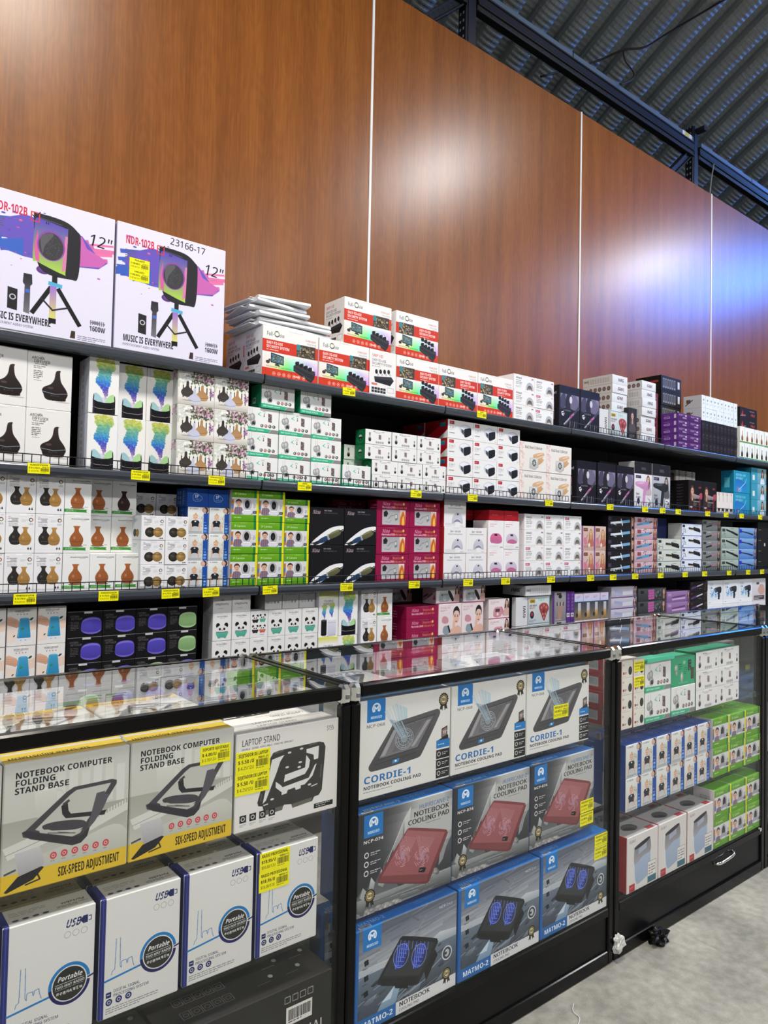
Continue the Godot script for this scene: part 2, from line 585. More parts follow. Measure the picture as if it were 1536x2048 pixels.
		P([64, 46, 66, 37, 71, 31, 78, 29, 85, 31, 90, 37, 92, 46], "56524f", "8e847c")
		E(78, 44, 10, 2, "d8c8b8")
		face("s", "f0eaec")
		fin("e6e4e4")
	# tall styler carton
	des("styler", 0.195, 0.244, 0.065, 700, "1c1a20", "styler_box", "black hair styler carton with a grey haired portrait")
	R(0, 0, 100, 18, "17161b")
	R(6, 24, 90, 42, "8a84a0")
	PS([30, 66, 34, 30, 48, 22, 60, 30, 62, 66], "2a2830")
	PS([56, 66, 58, 36, 66, 24, 80, 26, 92, 40, 96, 66], "6c6680")
	E(56, 40, 7, 11, "cfc8d4")
	PS([6, 66, 8, 34, 20, 24, 30, 30, 26, 66], "48445a")
	T("Hot air Brush", 22, 71, 4, "d8d8e0", 0)
	for s in [0, 1]:
		L([24 + s * 8, 116, 74 + s * 4, 76], 4.5, ["b4b0ba", "50505a"][s])
	L([74, 78, 96, 58], 7, "46464e")
	L([54, 92, 60, 87], 7, "b0508c")
	L([66, 84, 71, 80], 6, "c06098")
	P([10, 80, 20, 76, 26, 84, 20, 92, 12, 88], "e2e0e6"); L([12, 84, 22, 80, 20, 88], 2, "1c1a20")
	for i in 4:
		L([52 + i * 11, 122, 54 + i * 11, 104], 4, ["7a7682", "4a4650"][i % 2])
	face("s", "1a181d")
	T("3in1", 4, 18, 8, "e0e0e6", 1, 0.9)
	L([14, 48, 14, 70], 3, "c070a0"); L([14, 74, 14, 100], 4, "8a8a92")
	fin()
	# flat white hair tool carton, short end forward
	des("gw", 0.166, 0.0568, 0.22, 800, "dfe0e2", "hair_tool_box", "flat white hair tool carton")
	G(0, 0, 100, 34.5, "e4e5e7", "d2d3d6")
	T("iMG", 36, 11, 12, "2c3038", 1, 1.2, 0, 0, 0.2)
	face("s", "d6d7d9")
	for i in 9:
		R(22 + i * 11, 9, 7, 18, "b0b1b4"); R(23 + i * 11, 11, 5, 14, "c4c5c8")
	T("iMG", 4, 12, 8, "4a4c54", 1, 1.0)
	face("t", "e2e3e5")
	fin()
	des("gwb", 0.166, 0.0568, 0.22, 800, "dfe0e2", "hair_tool_box", "flat white hair tool carton with round side pictures")
	G(0, 0, 100, 34.5, "e4e5e7", "d2d3d6")
	T("GWi", 34, 11, 12, "4a2c34", 1, 1.2, 0, 0, 0.2)
	face("s", "d6d7d9")
	for i in 5:
		E(36 + i * 20, 18, 7.5, 8.5, "5a4a4c"); E(36 + i * 20, 18, 5, 6, "8a7476")
	T("iMG", 6, 12, 8, "3a3c44", 1, 1.0)
	face("t", "e2e3e5")
	fin()
	des("gwup", 0.095, 0.156, 0.03, 800, "d4d5d8", "hair_tool_box", "upright pale grey hair tool carton lettered sideways")
	T("GWi", 62, 120, 22, "3a3c44", 1, 1.2, 0, -PI / 2)
	fin()
	# light therapy mask
	des("mask", 0.19, 0.16, 0.034, 800, "c9ced2", "mask_box", "silvery beauty mask carton with a red mask picture")
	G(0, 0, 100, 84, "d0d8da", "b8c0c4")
	L([2, 2, 98, 2, 98, 82, 2, 82, 2, 2], 1.2, "3a5a68")
	R(6, 10, 26, 11, "c8a43c"); T("GWi", 10, 12, 7, "2a2418", 1)
	T("LED MASK", 6, 26, 5, "384048", 1); T("BEAUTY", 6, 33, 5, "b85848", 1)
	T("7 in 1", 46, 8, 8, "50c898", 1)
	PS([50, 34, 60, 24, 74, 22, 88, 26, 96, 40, 86, 56, 74, 76, 60, 56], "a04a4a", "8a3a3c")
	for q in [[62, 36], [84, 36], [73, 30], [68, 56], [80, 56], [73, 66]]:
		E(q[0], q[1], 3, 4, "c88080")
	P([70, 40, 76, 40, 78, 52, 68, 52], "7a2e30")
	E(18, 56, 9, 11, "262a30"); E(18, 54, 4, 5, "b03a38")
	Z(6, 70, 30, 3, 3, "70787c")
	face("t", "58b890")
	fin()
	des("woman", 0.097, 0.2, 0.033, 800, "2b2a2c", "beauty_box", "narrow dark carton with a portrait of a long haired woman")
	portrait(48, 46, 34, "4a3a34", "c8a490", "504a48")
	R(0, 168, 100, 38, "1c1b1d"); Z(10, 176, 70, 4, 6, "9a9690")
	fin()
	# black boxes at the back of the top shelf
	des("blackkit", 0.27, 0.1062, 0.2, 550, "1e1d20", "tool_box", "wide black hair tool carton with a row of accessory pictures")
	for i in 6:
		R(8 + i * 11, 7, 8, 26, "8a8a8c"); R(9.5 + i * 11, 10, 5, 18, "3a3a3c")
	R(82, 8, 10, 20, "cfcfcf")
	face("s", "19181b"); T("AMD", 8, 10, 8, "b8b8b8", 1); R(40, 12, 26, 6, "9a3a34")
	fin()
	des("maroon", 0.066, 0.055, 0.12, 600, "6e3440", "cosmetic_box", "small maroon carton with an orange dot")
	E(24, 22, 12, 12, "d88a3c"); Z(40, 50, 44, 2, 10, "b08890")
	fin()
	des("purple", 0.154, 0.0484, 0.125, 700, "5a3478", "straightener_box", "shiny purple carton with a white pill label")
	G(0, 0, 100, 31, "5c3a72", "4a2864")
	Z(8, 6, 46, 2, 4, "b8a0c8"); R(40, 17, 34, 7, "9a88a8"); R(60, 6, 16, 7, "c8b4d0")
	face("s", "6a3a98")
	L([16, 20, 40, 20], 8, "ded0e8"); L([17, 20, 39, 20], 4.5, "7a4aa8"); R(62, 6, 10, 18, "d8d0e0")
	Z(12, 8, 40, 1, 4, "a080c8")
	fin("", 0.2)
	des("whiteslim", 0.0532, 0.0905, 0.138, 600, "dfe6ea", "slim_box", "slim upright white carton")
	T("W", 34, 50, 26, "3a4858", 1); Z(26, 104, 50, 3, 9, "8a98a4")
	face("s", "d2d4d6"); R(40, 50, 60, 50, "6a5648"); L([30, 130, 130, 60], 12, "48484a")
	fin()
	des("blackslim", 0.0532, 0.075, 0.138, 600, "231f21", "slim_box", "slim upright black carton")
	Z(30, 40, 44, 3, 11, "6e6468"); R(34, 90, 34, 8, "5a4a50")
	fin()
	des("bottle", 0.083, 0.121, 0.1, 700, "ebece8", "diffuser_box", "white carton with a tall wooden bottle diffuser")
	for k in 1:
		PS([36, 128, 32, 100, 44, 74, 45, 40, 55, 40, 56, 74, 68, 100, 64, 128], "a06a3c", "7a4a24")
	R(0, 134, 100, 12, "5a9a5a"); R(0, 0, 2, 146, "8ab88a")
	fin()
	des("bottledark", 0.083, 0.121, 0.1, 700, "ebece8", "diffuser_box", "white carton with a tall dark bottle diffuser")
	PS([36, 128, 32, 100, 44, 74, 45, 40, 55, 40, 56, 74, 68, 100, 64, 128], "3a3230", "1e1a18")
	R(0, 134, 100, 12, "5a9a5a"); R(0, 0, 2, 146, "8ab88a")
	fin()
	des("redblack", 0.3, 0.088, 0.16, 550, "211d1e", "clipper_box", "long black carton with a red clipper and grey lettering")
	P([8, 22, 16, 6, 20, 20, 16, 26], "a03030"); L([4, 24, 34, 20], 1.5, "b8b0b0"); L([8, 18, 30, 25], 1.2, "c04040")
	T("PRO", 62, 14, 7, "c0483c", 1, 1.3, 0, 0, 0.2); T("HAIR STYLING", 56, 6, 3, "b0a8a8", 1)
	fin()

func art_upper_middle() -> void:
	des("blackvase", 0.1425, 0.1912, 0.12, 900, "e9e8e6", "diffuser_box", "white carton with a large black flask diffuser")
	T("AROMA", 8, 12, 6.4, "2a2626", 0, 0.95); T("DIFFUSER", 13, 20, 6.4, "2a2626", 0, 0.95); T("LIFE OF LEISURE", 15, 28, 2.6, "3a3636", 1)
	L([29, 13, 30, 11, 31, 13, 33, 10], 0.6, "5a5a5a")
	Z(13, 34, 26, 2, 4, "6a6664"); Z(13, 45, 20, 5, 4.2, "6a6664"); Z(14, 68, 26, 1, 3, "8a8684")
	PS([36, 98, 33, 90, 38, 82, 52, 74, 60, 62, 64, 42, 74, 39, 73, 46, 76, 66, 88, 84, 92, 96, 88, 106, 84, 112, 45, 112], "3a302e", "241d1c")
	L([34, 93, 62, 97, 92, 93], 1.1, "9ab8c8")
	L([54, 101, 71, 101], 3.2, "5a5654"); L([55, 101, 70, 101], 2.2, "2a2322")
	E(52, 83, 7, 3, "4e4442")
	E(80, 115, 18, 1.6, "c0bebc")
	fin("efeeec")
	for k in 2:
		des(["smoke", "colorful"][k], 0.1045, [0.1975, 0.194][k], 0.115, 1000, "efefee", "humidifier_box", ["white carton with coloured smoke over a black round humidifier", "white carton with two smoking humidifier tubes"][k])
		if k == 0:
			P([14, 190, 14, 142, 20, 134, 84, 134, 90, 142, 90, 190], "d8d4ea")
			PS([14, 144, 17, 126, 24, 121, 36, 128, 46, 142, 46, 150, 24, 150], "a4ccd4"); PS([90, 144, 87, 126, 80, 121, 68, 128, 58, 142, 58, 150, 80, 150], "aedc9c")
			smoke(52, 8, 143, 78)
			P([14, 190, 14, 144, 30, 150, 52, 152, 74, 150, 90, 144, 90, 190], "16161b"); P([14, 144, 16, 124, 18, 130, 17, 146], "1d1d22"); P([90, 144, 88, 124, 86, 130, 87, 146], "1d1d22")
			L([14, 168, 32, 173, 72, 173, 90, 168], 1.6, "c0b0b8"); L([18, 152, 18, 188], 3, "34343c"); L([84, 152, 84, 188], 2, "2c2c34")
		else:
			G(0, 0, 100, 30, "d8d860", "efefee")
			T("COLORFUL", 50, 34, 8, "3a3a3a", 0, 0.9, 1); T("HUMIDIFIER", 50, 45, 8, "3a3a3a", 0, 0.9, 1)
			smoke(28, 56, 116, 30); smoke(66, 50, 112, 34)
			G(13, 118, 28, 60, "17171a", "222226"); E(27, 118, 14, 4, "4a4a4e"); E(27, 178, 14, 4, "17171a")
			G(46, 112, 44, 68, "e4e4ee", "c8c8da"); E(68, 112, 22, 6, "f4f4fa"); E(68, 180, 22, 5, "c0c0d4"); L([46, 128, 90, 128], 1, "9a9aac")
			Z(20, 184, 60, 1, 4, "9a9a9a")
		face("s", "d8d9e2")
		for i in 7:
			R(38, 20 + i * 23, 16, 12, "a4a6ac"); R(41, 23 + i * 23, 10, 6, "c8cad2")
		fin()
	des("flower", 0.1485, 0.1335, 0.075, 1000, "e8e6e4", "diffuser_box", "carton with three flask diffusers before a white fence and pink flowers")
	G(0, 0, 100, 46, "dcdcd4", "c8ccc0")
	mottle(36, 0, 64, 34, ["586848", "48583c", "6a7a54", "3a4a34"], 110, 4)
	mottle(42, 0, 56, 28, ["b888a8", "d8a8bc", "8a5a7a", "e0c0cc", "6a4458"], 120, 2.6)
	mottle(4, 4, 34, 26, ["e4e4e0", "f2f2f0", "d0d4cc"], 40, 5)
	for i in 9:
		var x := 4.0 + i * 11.0
		R(x + 8.5, 40, 3, 46, "2e342a")
		P([x, 88, x, 38 - (i % 3), x + 4, 32 - (i % 3), x + 8.5, 38 - (i % 3), x + 8.5, 88], "eeece6")
	mottle(88, 40, 12, 26, ["8a5a8a", "b888b4", "c8a8c8"], 30, 2.4)
	G(0, 72, 100, 18, "e6e2dc", "c0bcb4")
	T("AROMA DIFFUSER", 20, 12, 6, "3a3c38", 0, 0.9)
	for q in [[25, 70, "36302c"], [66, 76, "b08454"], [45, 86, "c4c8de"]]:
		var x: float = q[0]
		var y: float = q[1]
		PS([x - 17, y - 12, x - 12, y - 20, x - 4, y - 27, x - 2, y - 40, x + 4, y - 40, x + 5, y - 27, x + 13, y - 20, x + 18, y - 12, x + 13, y - 2, x, y, x - 12, y - 2], q[2], hx(q[2]).lightened(0.12))
		L([x - 17, y - 10, x, y - 6, x + 18, y - 10], 0.9, hx(q[2]).darkened(0.35))
	E(25, 79, 14, 1.5, "a8a49c")
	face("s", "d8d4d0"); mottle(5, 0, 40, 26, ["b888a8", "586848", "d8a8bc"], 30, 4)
	fin()
	for k in 2:   # the shelf carton and the slightly larger one in the showcase
		des(["wifi", "wifibig"][k], [0.1585, 0.1727][k], [0.1, 0.1064][k], 0.09, [1000, 1100][k], "ecedec", "camera_box", "white carton with a grey dome camera and a green base band")
		var H: float = 100.0 * cur.h / cur.w
		L([14, 4, 14, 20], 0.8, "b8bcbc"); L([20, 2, 20, 20], 0.8, "b8bcbc")
		ball(14, 28, 7, 9, "c8caca", 0.4); ball(22, 26, 7, 10, "d0d2d2", 0.5)
		ball(24, 40, 8, 9, "d4d6d6", 0.5); E(25, 42, 5.2, 6, "4a4c50"); E(26, 43, 2.2, 3, "202226"); E(25, 47, 2, 1.6, "d8d8d8")
		P([36, 17, 46, 10, 44, 17, 48, 22], "5ac8a0"); E(45, 16, 3, 3, "ecedec")
		L([56, 20, 56, 13], 1.4, "4a4a4a"); A(56, 12, 4, 200, 340, 0.9, "5a8a90"); P([54, 22, 58, 22, 56, 17], "3a3a3a")
		P([68, 12, 79, 14, 79, 36, 68, 34], "6a5a5a"); mottle(69, 15, 9, 18, ["a88888", "4a4044", "c0b0b0"], 20, 1.4)
		for i in 4:
			E(50 + i * 12, H - 17, 4.6, 4.4, ["5a5656", "b06a64", "4a4a4a", "3e3e3e"][i]); E(49 + i * 12, H - 18, 2, 2.2, "c8c0bc"); R(48.5 + i * 12, H - 16, 4.5, 1.4, "a8a4a0")
		Z(6, H - 15, 18, 2, 2.6, "c0c4c4")
		P([0, H - 11.5, 78, H - 9, 70, H, 0, H], "3cb488")
		P([79, H - 9, 100, H - 8.4, 100, H, 71, H], "8a8a88")
		T("WiFi Smart Camera", 5, H - 7.6, 4.2, "e8f6f0", 1, 0.95)
		face("s", "2f9a70"); R(10, H - 30, 16, 16, "e0e6e2"); bars(12, H - 27, 12, 8, "2a3a34")
		face("t", "46b48a"); Z(10, 14, 20, 2, 4, "c8ecdc")
		fin("f2f3f2")
	des("wifigreen", 0.1727, 0.1064, 0.09, 1100, "37a878", "camera_box", "green carton back with callout pictures of a dome camera")
	ball(20, 22, 7, 8, "c8d8d0", 0.4); ball(22, 34, 5, 6, "b4c4bc", 0.4); ball(44, 44, 6, 12, "d4dcd8", 0.4)
	E(54, 12, 6, 4, "8ad0b0")
	R(70, 8, 14, 24, "2a3a38"); R(82, 26, 14, 26, "4a4a3c"); mottle(71, 9, 12, 20, ["5a6a60", "1e2a2a", "8a9a88"], 20, 2)
	Z(30, 14, 14, 3, 5, "24704e"); Z(54, 24, 12, 4, 4, "24704e")
	T("WiFi Smart Camera", 30, 55, 3.4, "9ae0c0", 0)
	face("t", "46b48a")
	fin()
	for k in 2:
		des(["bulb", "bulbbig"][k], [0.155, 0.1756][k], [0.0678, 0.0733][k], [0.075, 0.09][k], 1000, "ededec", "camera_box", "white carton with a bulb shaped camera")
		T("WiFi Remote Camera", 50, 3, 3.2, "4a4a4a", 0, 1.0, 1); Z(36, 8, 30, 1, 2, "a0a0a0")
		for q in [[16, 1.0], [90, 0.7]]:
			var x: float = q[0]
			var s: float = q[1]
			var y: float = 18 - (s - 1.0) * 22
			P([x - 3.4 * s, y - 9 * s, x + 3.4 * s, y - 9 * s, x + 2.4 * s, y, x - 2.4 * s, y], "8a8684")
			P([x - 2.4 * s, y, x + 2.4 * s, y, x + 6 * s, y + 10 * s, x - 6 * s, y + 10 * s], "c8c6c4")
			E(x, y + 12 * s, 5.4 * s, 6 * s, "5a5658"); E(x, y + 14 * s, 3.6 * s, 4 * s, "1e1e20")
		P([50, 13, 59, 14, 59, 28, 50, 27], "7a6a66"); mottle(51, 15, 7, 11, ["b89890", "4a4044", "d0b8b0"], 14, 1.2)
		for i in 4:
			O(42 + i * 8, 37, 3, 0.8, "6a6666"); E(42 + i * 8, 37, 1.6, 1.6, "8a8484")
		face("s", "177044"); O(24, 22, 17, 1.2, "4a9a70"); E(24, 22, 8, 7, "d0dcd4"); R(16, 22, 16, 6, "2a2a2a")
		face("t", "3a9a74")
		fin("f0f0ef")
	des("red2in1", 0.1815, 0.0938, 0.17, 900, "ececec", "nail_lamp_box", "white carton with a black silver nail lamp and a red corner label")
	R(6, 3, 18, 9, "b0202c"); T("SUN1", 8, 6, 3, "f0c8c8", 1)
	T("2-in-1", 6, 17, 7, "6a6a6e", 0, 0.95); L([6, 26, 26, 26], 0.7, "b0b0b0"); Z(6, 28, 20, 1, 2.4, "b8b8b8")
	for i in 5:
		E(8 + i * 4, 37, 1.4, 1.4, "4a4a4e")
	T("SUN1", 88, 45, 2.6, "8a8a8a", 0)
	PS([46, 18, 62, 9, 78, 10, 90, 16, 92, 28, 90, 37, 70, 45, 62, 40, 48, 30], "c8ccd6")
	PS([47, 19, 62, 11, 76, 12, 88, 17, 74, 20, 66, 24], "e8ecf4")
	PS([64, 24, 72, 20, 90, 17, 92, 28, 90, 37, 70, 45, 64, 40], "1e2024")
	P([52, 22, 62, 26, 62, 39, 53, 32], "4a4e56")
	face("s", "c01c28"); P([100.0 * 0.17 / 0.1815, 28, 93, 52, 55, 52], "ececec"); R(62, 6, 22, 12, "2a7ab0"); R(62, 6, 22, 5, "3a9a80"); Z(10, 40, 22, 1, 3, "e8a8a8")
	L([14, 22, 30, 18, 36, 24], 1, "7a1018")
	fin()
	des("naildust", 0.2285, 0.16, 0.12, 800, "e9e5df", "nail_dust_box", "cream nail dust collector carton with a small fan machine")
	mottle(0, 0, 14, 40, ["e8ccc8", "e4d4cc", "dcb8b4", "f0e4e0"], 40, 4); mottle(0, 44, 12, 26, ["e4c8c4", "efe0dc"], 20, 4)
	T("Nail Dust Collector", 50, 9, 6.2, "2e2a28", 2, 0.86, 1)
	PS([48, 34, 60, 26, 84, 22, 92, 26, 84, 36, 90, 40, 78, 50, 66, 52], "dcb890", "c89a6c")
	L([64, 30, 84, 24], 2, "efd8bc"); L([66, 38, 88, 30], 2, "efd8bc")
	P([36, 38, 68, 36, 70, 60, 55, 68, 34, 64], "bcbcba"); P([37, 39, 67, 37, 65, 48, 40, 50], "d6d6d4")
	E(53, 50, 9.6, 11, "d8d8d6"); E(53, 50, 7.6, 9, "3a3a3c")
	for i in 8:
		L([53, 50, 53 + 7 * cos(i * PI / 4), 50 + 8 * sin(i * PI / 4)], 1.3, "c8c8c8")
	E(53, 50, 2.6, 3, "c8c8c8")
	face("s", "e2dcd4")
	fin("efece8")
	for k in 2:
		des(["dryerpink", "dryerblack"][k], [0.205, 0.222][k], 0.298, 0.12, 650, "dedee2", "hair_dryer_box", ["white carton with a pink hair dryer under a black header", "grey carton with a black hair dryer under a black header"][k])
		var H: float = 100.0 * cur.h / cur.w
		R(0, 0, 100, H * 0.26, "211f22"); T("iMG", 38, H * 0.11, 9, "6a6478", 1, 1.1)
		G(0, H * 0.26, 100, H, ["e4e2e6", "bcbec4"][k], ["d0ccd2", "8e949c"][k])
		R(6, H * 0.3, 30, 9, "2a2440"); Z(8, H * 0.32, 24, 2, 3, "a8a0b8")
		portrait(78, H * 0.36, 16, ["6a4a38", "3a3434"][k], ["d8b49c", "b8a49c"][k], ["b8a8b0", "5a5a60"][k])
		var c: Color = [Color("d49ac8"), Color("2e3034")][k]
		PS([6, H * 0.52, 8, H * 0.44, 44, H * 0.43, 72, H * 0.42, 84, H * 0.47, 88, H * 0.54, 80, H * 0.6, 60, H * 0.62, 34, H * 0.57], c, c.darkened(0.15))
		PS([52, H * 0.58, 66, H * 0.58, 62, H * 0.78, 58, H * 0.93, 46, H * 0.93, 46, H * 0.84], c.darkened(0.08))
		E(82, H * 0.52, 6, H * 0.07, c.darkened(0.3))
		PS([12, H * 0.47, 44, H * 0.45, 60, H * 0.45, 40, H * 0.48], c.lightened(0.25))
		T("Hair", 8, H * 0.68, 7, "38343c", 1); T("Dryer", 8, H * 0.75, 7, "38343c", 1); E(22, H * 0.86, 8, 10, "2c2a40")
		R(74, H * 0.78, 22, H * 0.18, "e2e0e4"); mottle(75, H * 0.79, 18, H * 0.15, ["3a383c", "a898a8"], 10, 4)
		fin("26242a")
	des("bdryer", 0.2, 0.22, 0.2, 600, "1b191b", "hair_dryer_box", "black hair dryer carton with a portrait and a pink nozzle")
	portrait(26, 34, 22, "5a3a30", "d8a890", "3a2a2a")
	PS([22, 56, 34, 48, 70, 52, 88, 46, 94, 54, 88, 66, 60, 64, 40, 66], "b8a8a8", "7a6a6a"); PS([74, 50, 92, 42, 97, 54, 90, 66], "b0485c")
	PS([74, 64, 84, 64, 82, 104, 72, 104], "6a2a34")
	T("GW", 70, 20, 7, "c83a3c", 1, 1.1, 0, 0, 0.2); T("Professional", 34, 72, 5, "d8d0d0", 1); Z(34, 80, 26, 3, 4, "8a8284"); R(8, 92, 22, 6, "d8d0d0"); R(12, 100, 50, 5, "8a2a30")
	face("s", "191719")
	for i in 8:
		Z(12, 14 + i * 11, 26, 2, 3, "6a6468"); Z(56, 14 + i * 11, 26, 2, 3, "6a6468")
	fin()
	des("imgdark", 0.2, 0.29, 0.12, 500, "1f1d21", "hair_dryer_box", "tall dark carton with a faint violet emblem")
	T("iMG", 30, 20, 11, "5a5270", 1, 1.1, 0, 0, 0.2); R(6, 44, 88, 96, "29262c")
	fin()
	des("reddryer", 0.198, 0.29, 0.12, 500, "2a2224", "hair_dryer_box", "dark carton with a red hair dryer half hidden behind others")
	PS([20, 30, 60, 20, 90, 30, 86, 40, 40, 38], "8a3a3c", "5a2426"); T("GW", 12, 10, 7, "b84a48", 1, 1.1, 0, 0, 0.2)
	fin()
	des("whitecase", 0.22, 0.035, 0.12, 500, "d8ccc8", "slim_box", "flat pale carton lying across the dark cartons")
	R(60, 0, 24, 16, "b04a44"); R(86, 0, 14, 16, "6a3434"); L([10, 8, 50, 8], 1, "a89c98")
	fin()
	for k in 2:
		des(["whitetall", "whiteshort"][k], [0.093, 0.06][k], [0.315, 0.156][k], 0.08, 600, "e6ddd9", "shaver_box", ["tall cream carton with a hair clipper", "small cream carton with a facial brush"][k])
		var H: float = 100.0 * cur.h / cur.w
		E(50, 22, 16, 20, "8a8684"); E(50, 22, 8, 12, "d8d0cc"); R(44, 40, 12, H * 0.3, "a8a4a2"); R(20, H - 60, 60, 34, "2e2a2c"); Z(20, H - 20, 60, 2, 6, "8a827e")
		fin()
	des("teal", 0.262, 0.167, 0.1, 600, "1f8fb4", "beauty_wand_box", "teal carton lettered about a portable high frequency wand")
	T("PORTABLE HIGH", 12, 8, 7, "bce6f0", 0, 0.85); T("FREQUENCY", 12, 18, 7, "bce6f0", 0, 0.85)
	PS([10, 64, 12, 26, 60, 30, 78, 40, 70, 64], "2a70c0", "2a90c8")
	L([30, 56, 70, 34, 78, 20], 2.2, "9ad0e8")
	for i in 4:
		L([20 + i * 9, 62, 20 + i * 9, 50], 2.4, ["d8506a", "e8a8b8", "d0e8f0", "5ab0d8"][i])
	face("s", "1a7a9a"); R(10, 20, 16, 30, "58b4cc")
	fin()
	des("tealb", 0.262, 0.126, 0.12, 600, "3a98b4", "beauty_wand_box", "teal carton with a portrait and a white label")
	G(40, 0, 60, 48, "88b8c8", "5a98b0"); R(8, 22, 14, 16, "d8e0e0"); portrait(74, 12, 12, "3a2e2c", "d0a890", "d8e0e4"); R(92, 10, 8, 12, "c8a050")
	fin()

func person_boy(x: float, y: float, s: float) -> void:   # small child, short brown hair, plaid shirt
	PS([x - s * 0.95, y + s * 2.4, x - s * 0.85, y + s * 1.2, x - s * 0.2, y + s * 0.85, x + s * 0.4, y + s * 0.9, x + s * 0.95, y + s * 1.4, x + s * 1.0, y + s * 2.4], "8a7484")
	for i in 4:
		L([x - s * 0.8 + i * s * 0.5, y + s * 1.0, x - s * 0.8 + i * s * 0.5, y + s * 2.3], s * 0.08, "4a4460")
	E(x, y + s * 0.2, s * 0.6, s * 0.72, "d8ac94")
	PS([x - s * 0.68, y + s * 0.2, x - s * 0.6, y - s * 0.4, x, y - s * 0.75, x + s * 0.6, y - s * 0.4, x + s * 0.66, y + s * 0.1, x + s * 0.4, y - s * 0.25, x, y - s * 0.3, x - s * 0.45, y - s * 0.2], "4a3428")
	for k in [-1, 1]:
		E(x + k * s * 0.22, y + s * 0.16, s * 0.08, s * 0.06, "2a201c")
	E(x + s * 0.02, y + s * 0.58, s * 0.15, s * 0.1, "a85a50")

func person_baby(x: float, y: float, s: float) -> void:   # crawling baby, fair tuft of hair, black shirt
	PS([x - s * 0.2, y - s * 0.6, x + s * 0.1, y - s * 0.95, x + s * 0.3, y - s * 0.5], "c8a070")
	E(x, y, s * 0.58, s * 0.66, "e4c0a8")
	PS([x - s * 0.55, y - s * 0.1, x - s * 0.4, y - s * 0.55, x + s * 0.4, y - s * 0.58, x + s * 0.56, y - s * 0.1, x + s * 0.3, y - s * 0.35, x - s * 0.3, y - s * 0.34], "d0a878")
	for k in [-1, 1]:
		E(x + k * s * 0.2, y, s * 0.07, s * 0.06, "3a2c26")
	E(x, y + s * 0.34, s * 0.14, s * 0.06, "b06a60")
	PS([x - s * 1.0, y + s * 1.5, x - s * 0.7, y + s * 0.7, x, y + s * 0.62, x + s * 0.7, y + s * 0.7, x + s * 1.0, y + s * 1.5, x + s * 0.4, y + s * 2.1, x - s * 0.4, y + s * 2.1], "232930")
	for k in [-1, 1]:
		PS([x + k * s * 0.75, y + s * 1.3, x + k * s * 1.05, y + s * 1.3, x + k * s * 1.05, y + s * 2.6, x + k * s * 0.75, y + s * 2.6], "dcb49c")
	E(x, y + s * 0.85, s * 0.2, s * 0.12, "f0f0f0")
	PS([x - s * 0.5, y + s * 1.9, x + s * 0.5, y + s * 1.9, x + s * 0.6, y + s * 2.5, x - s * 0.6, y + s * 2.5], "c8ccd4")

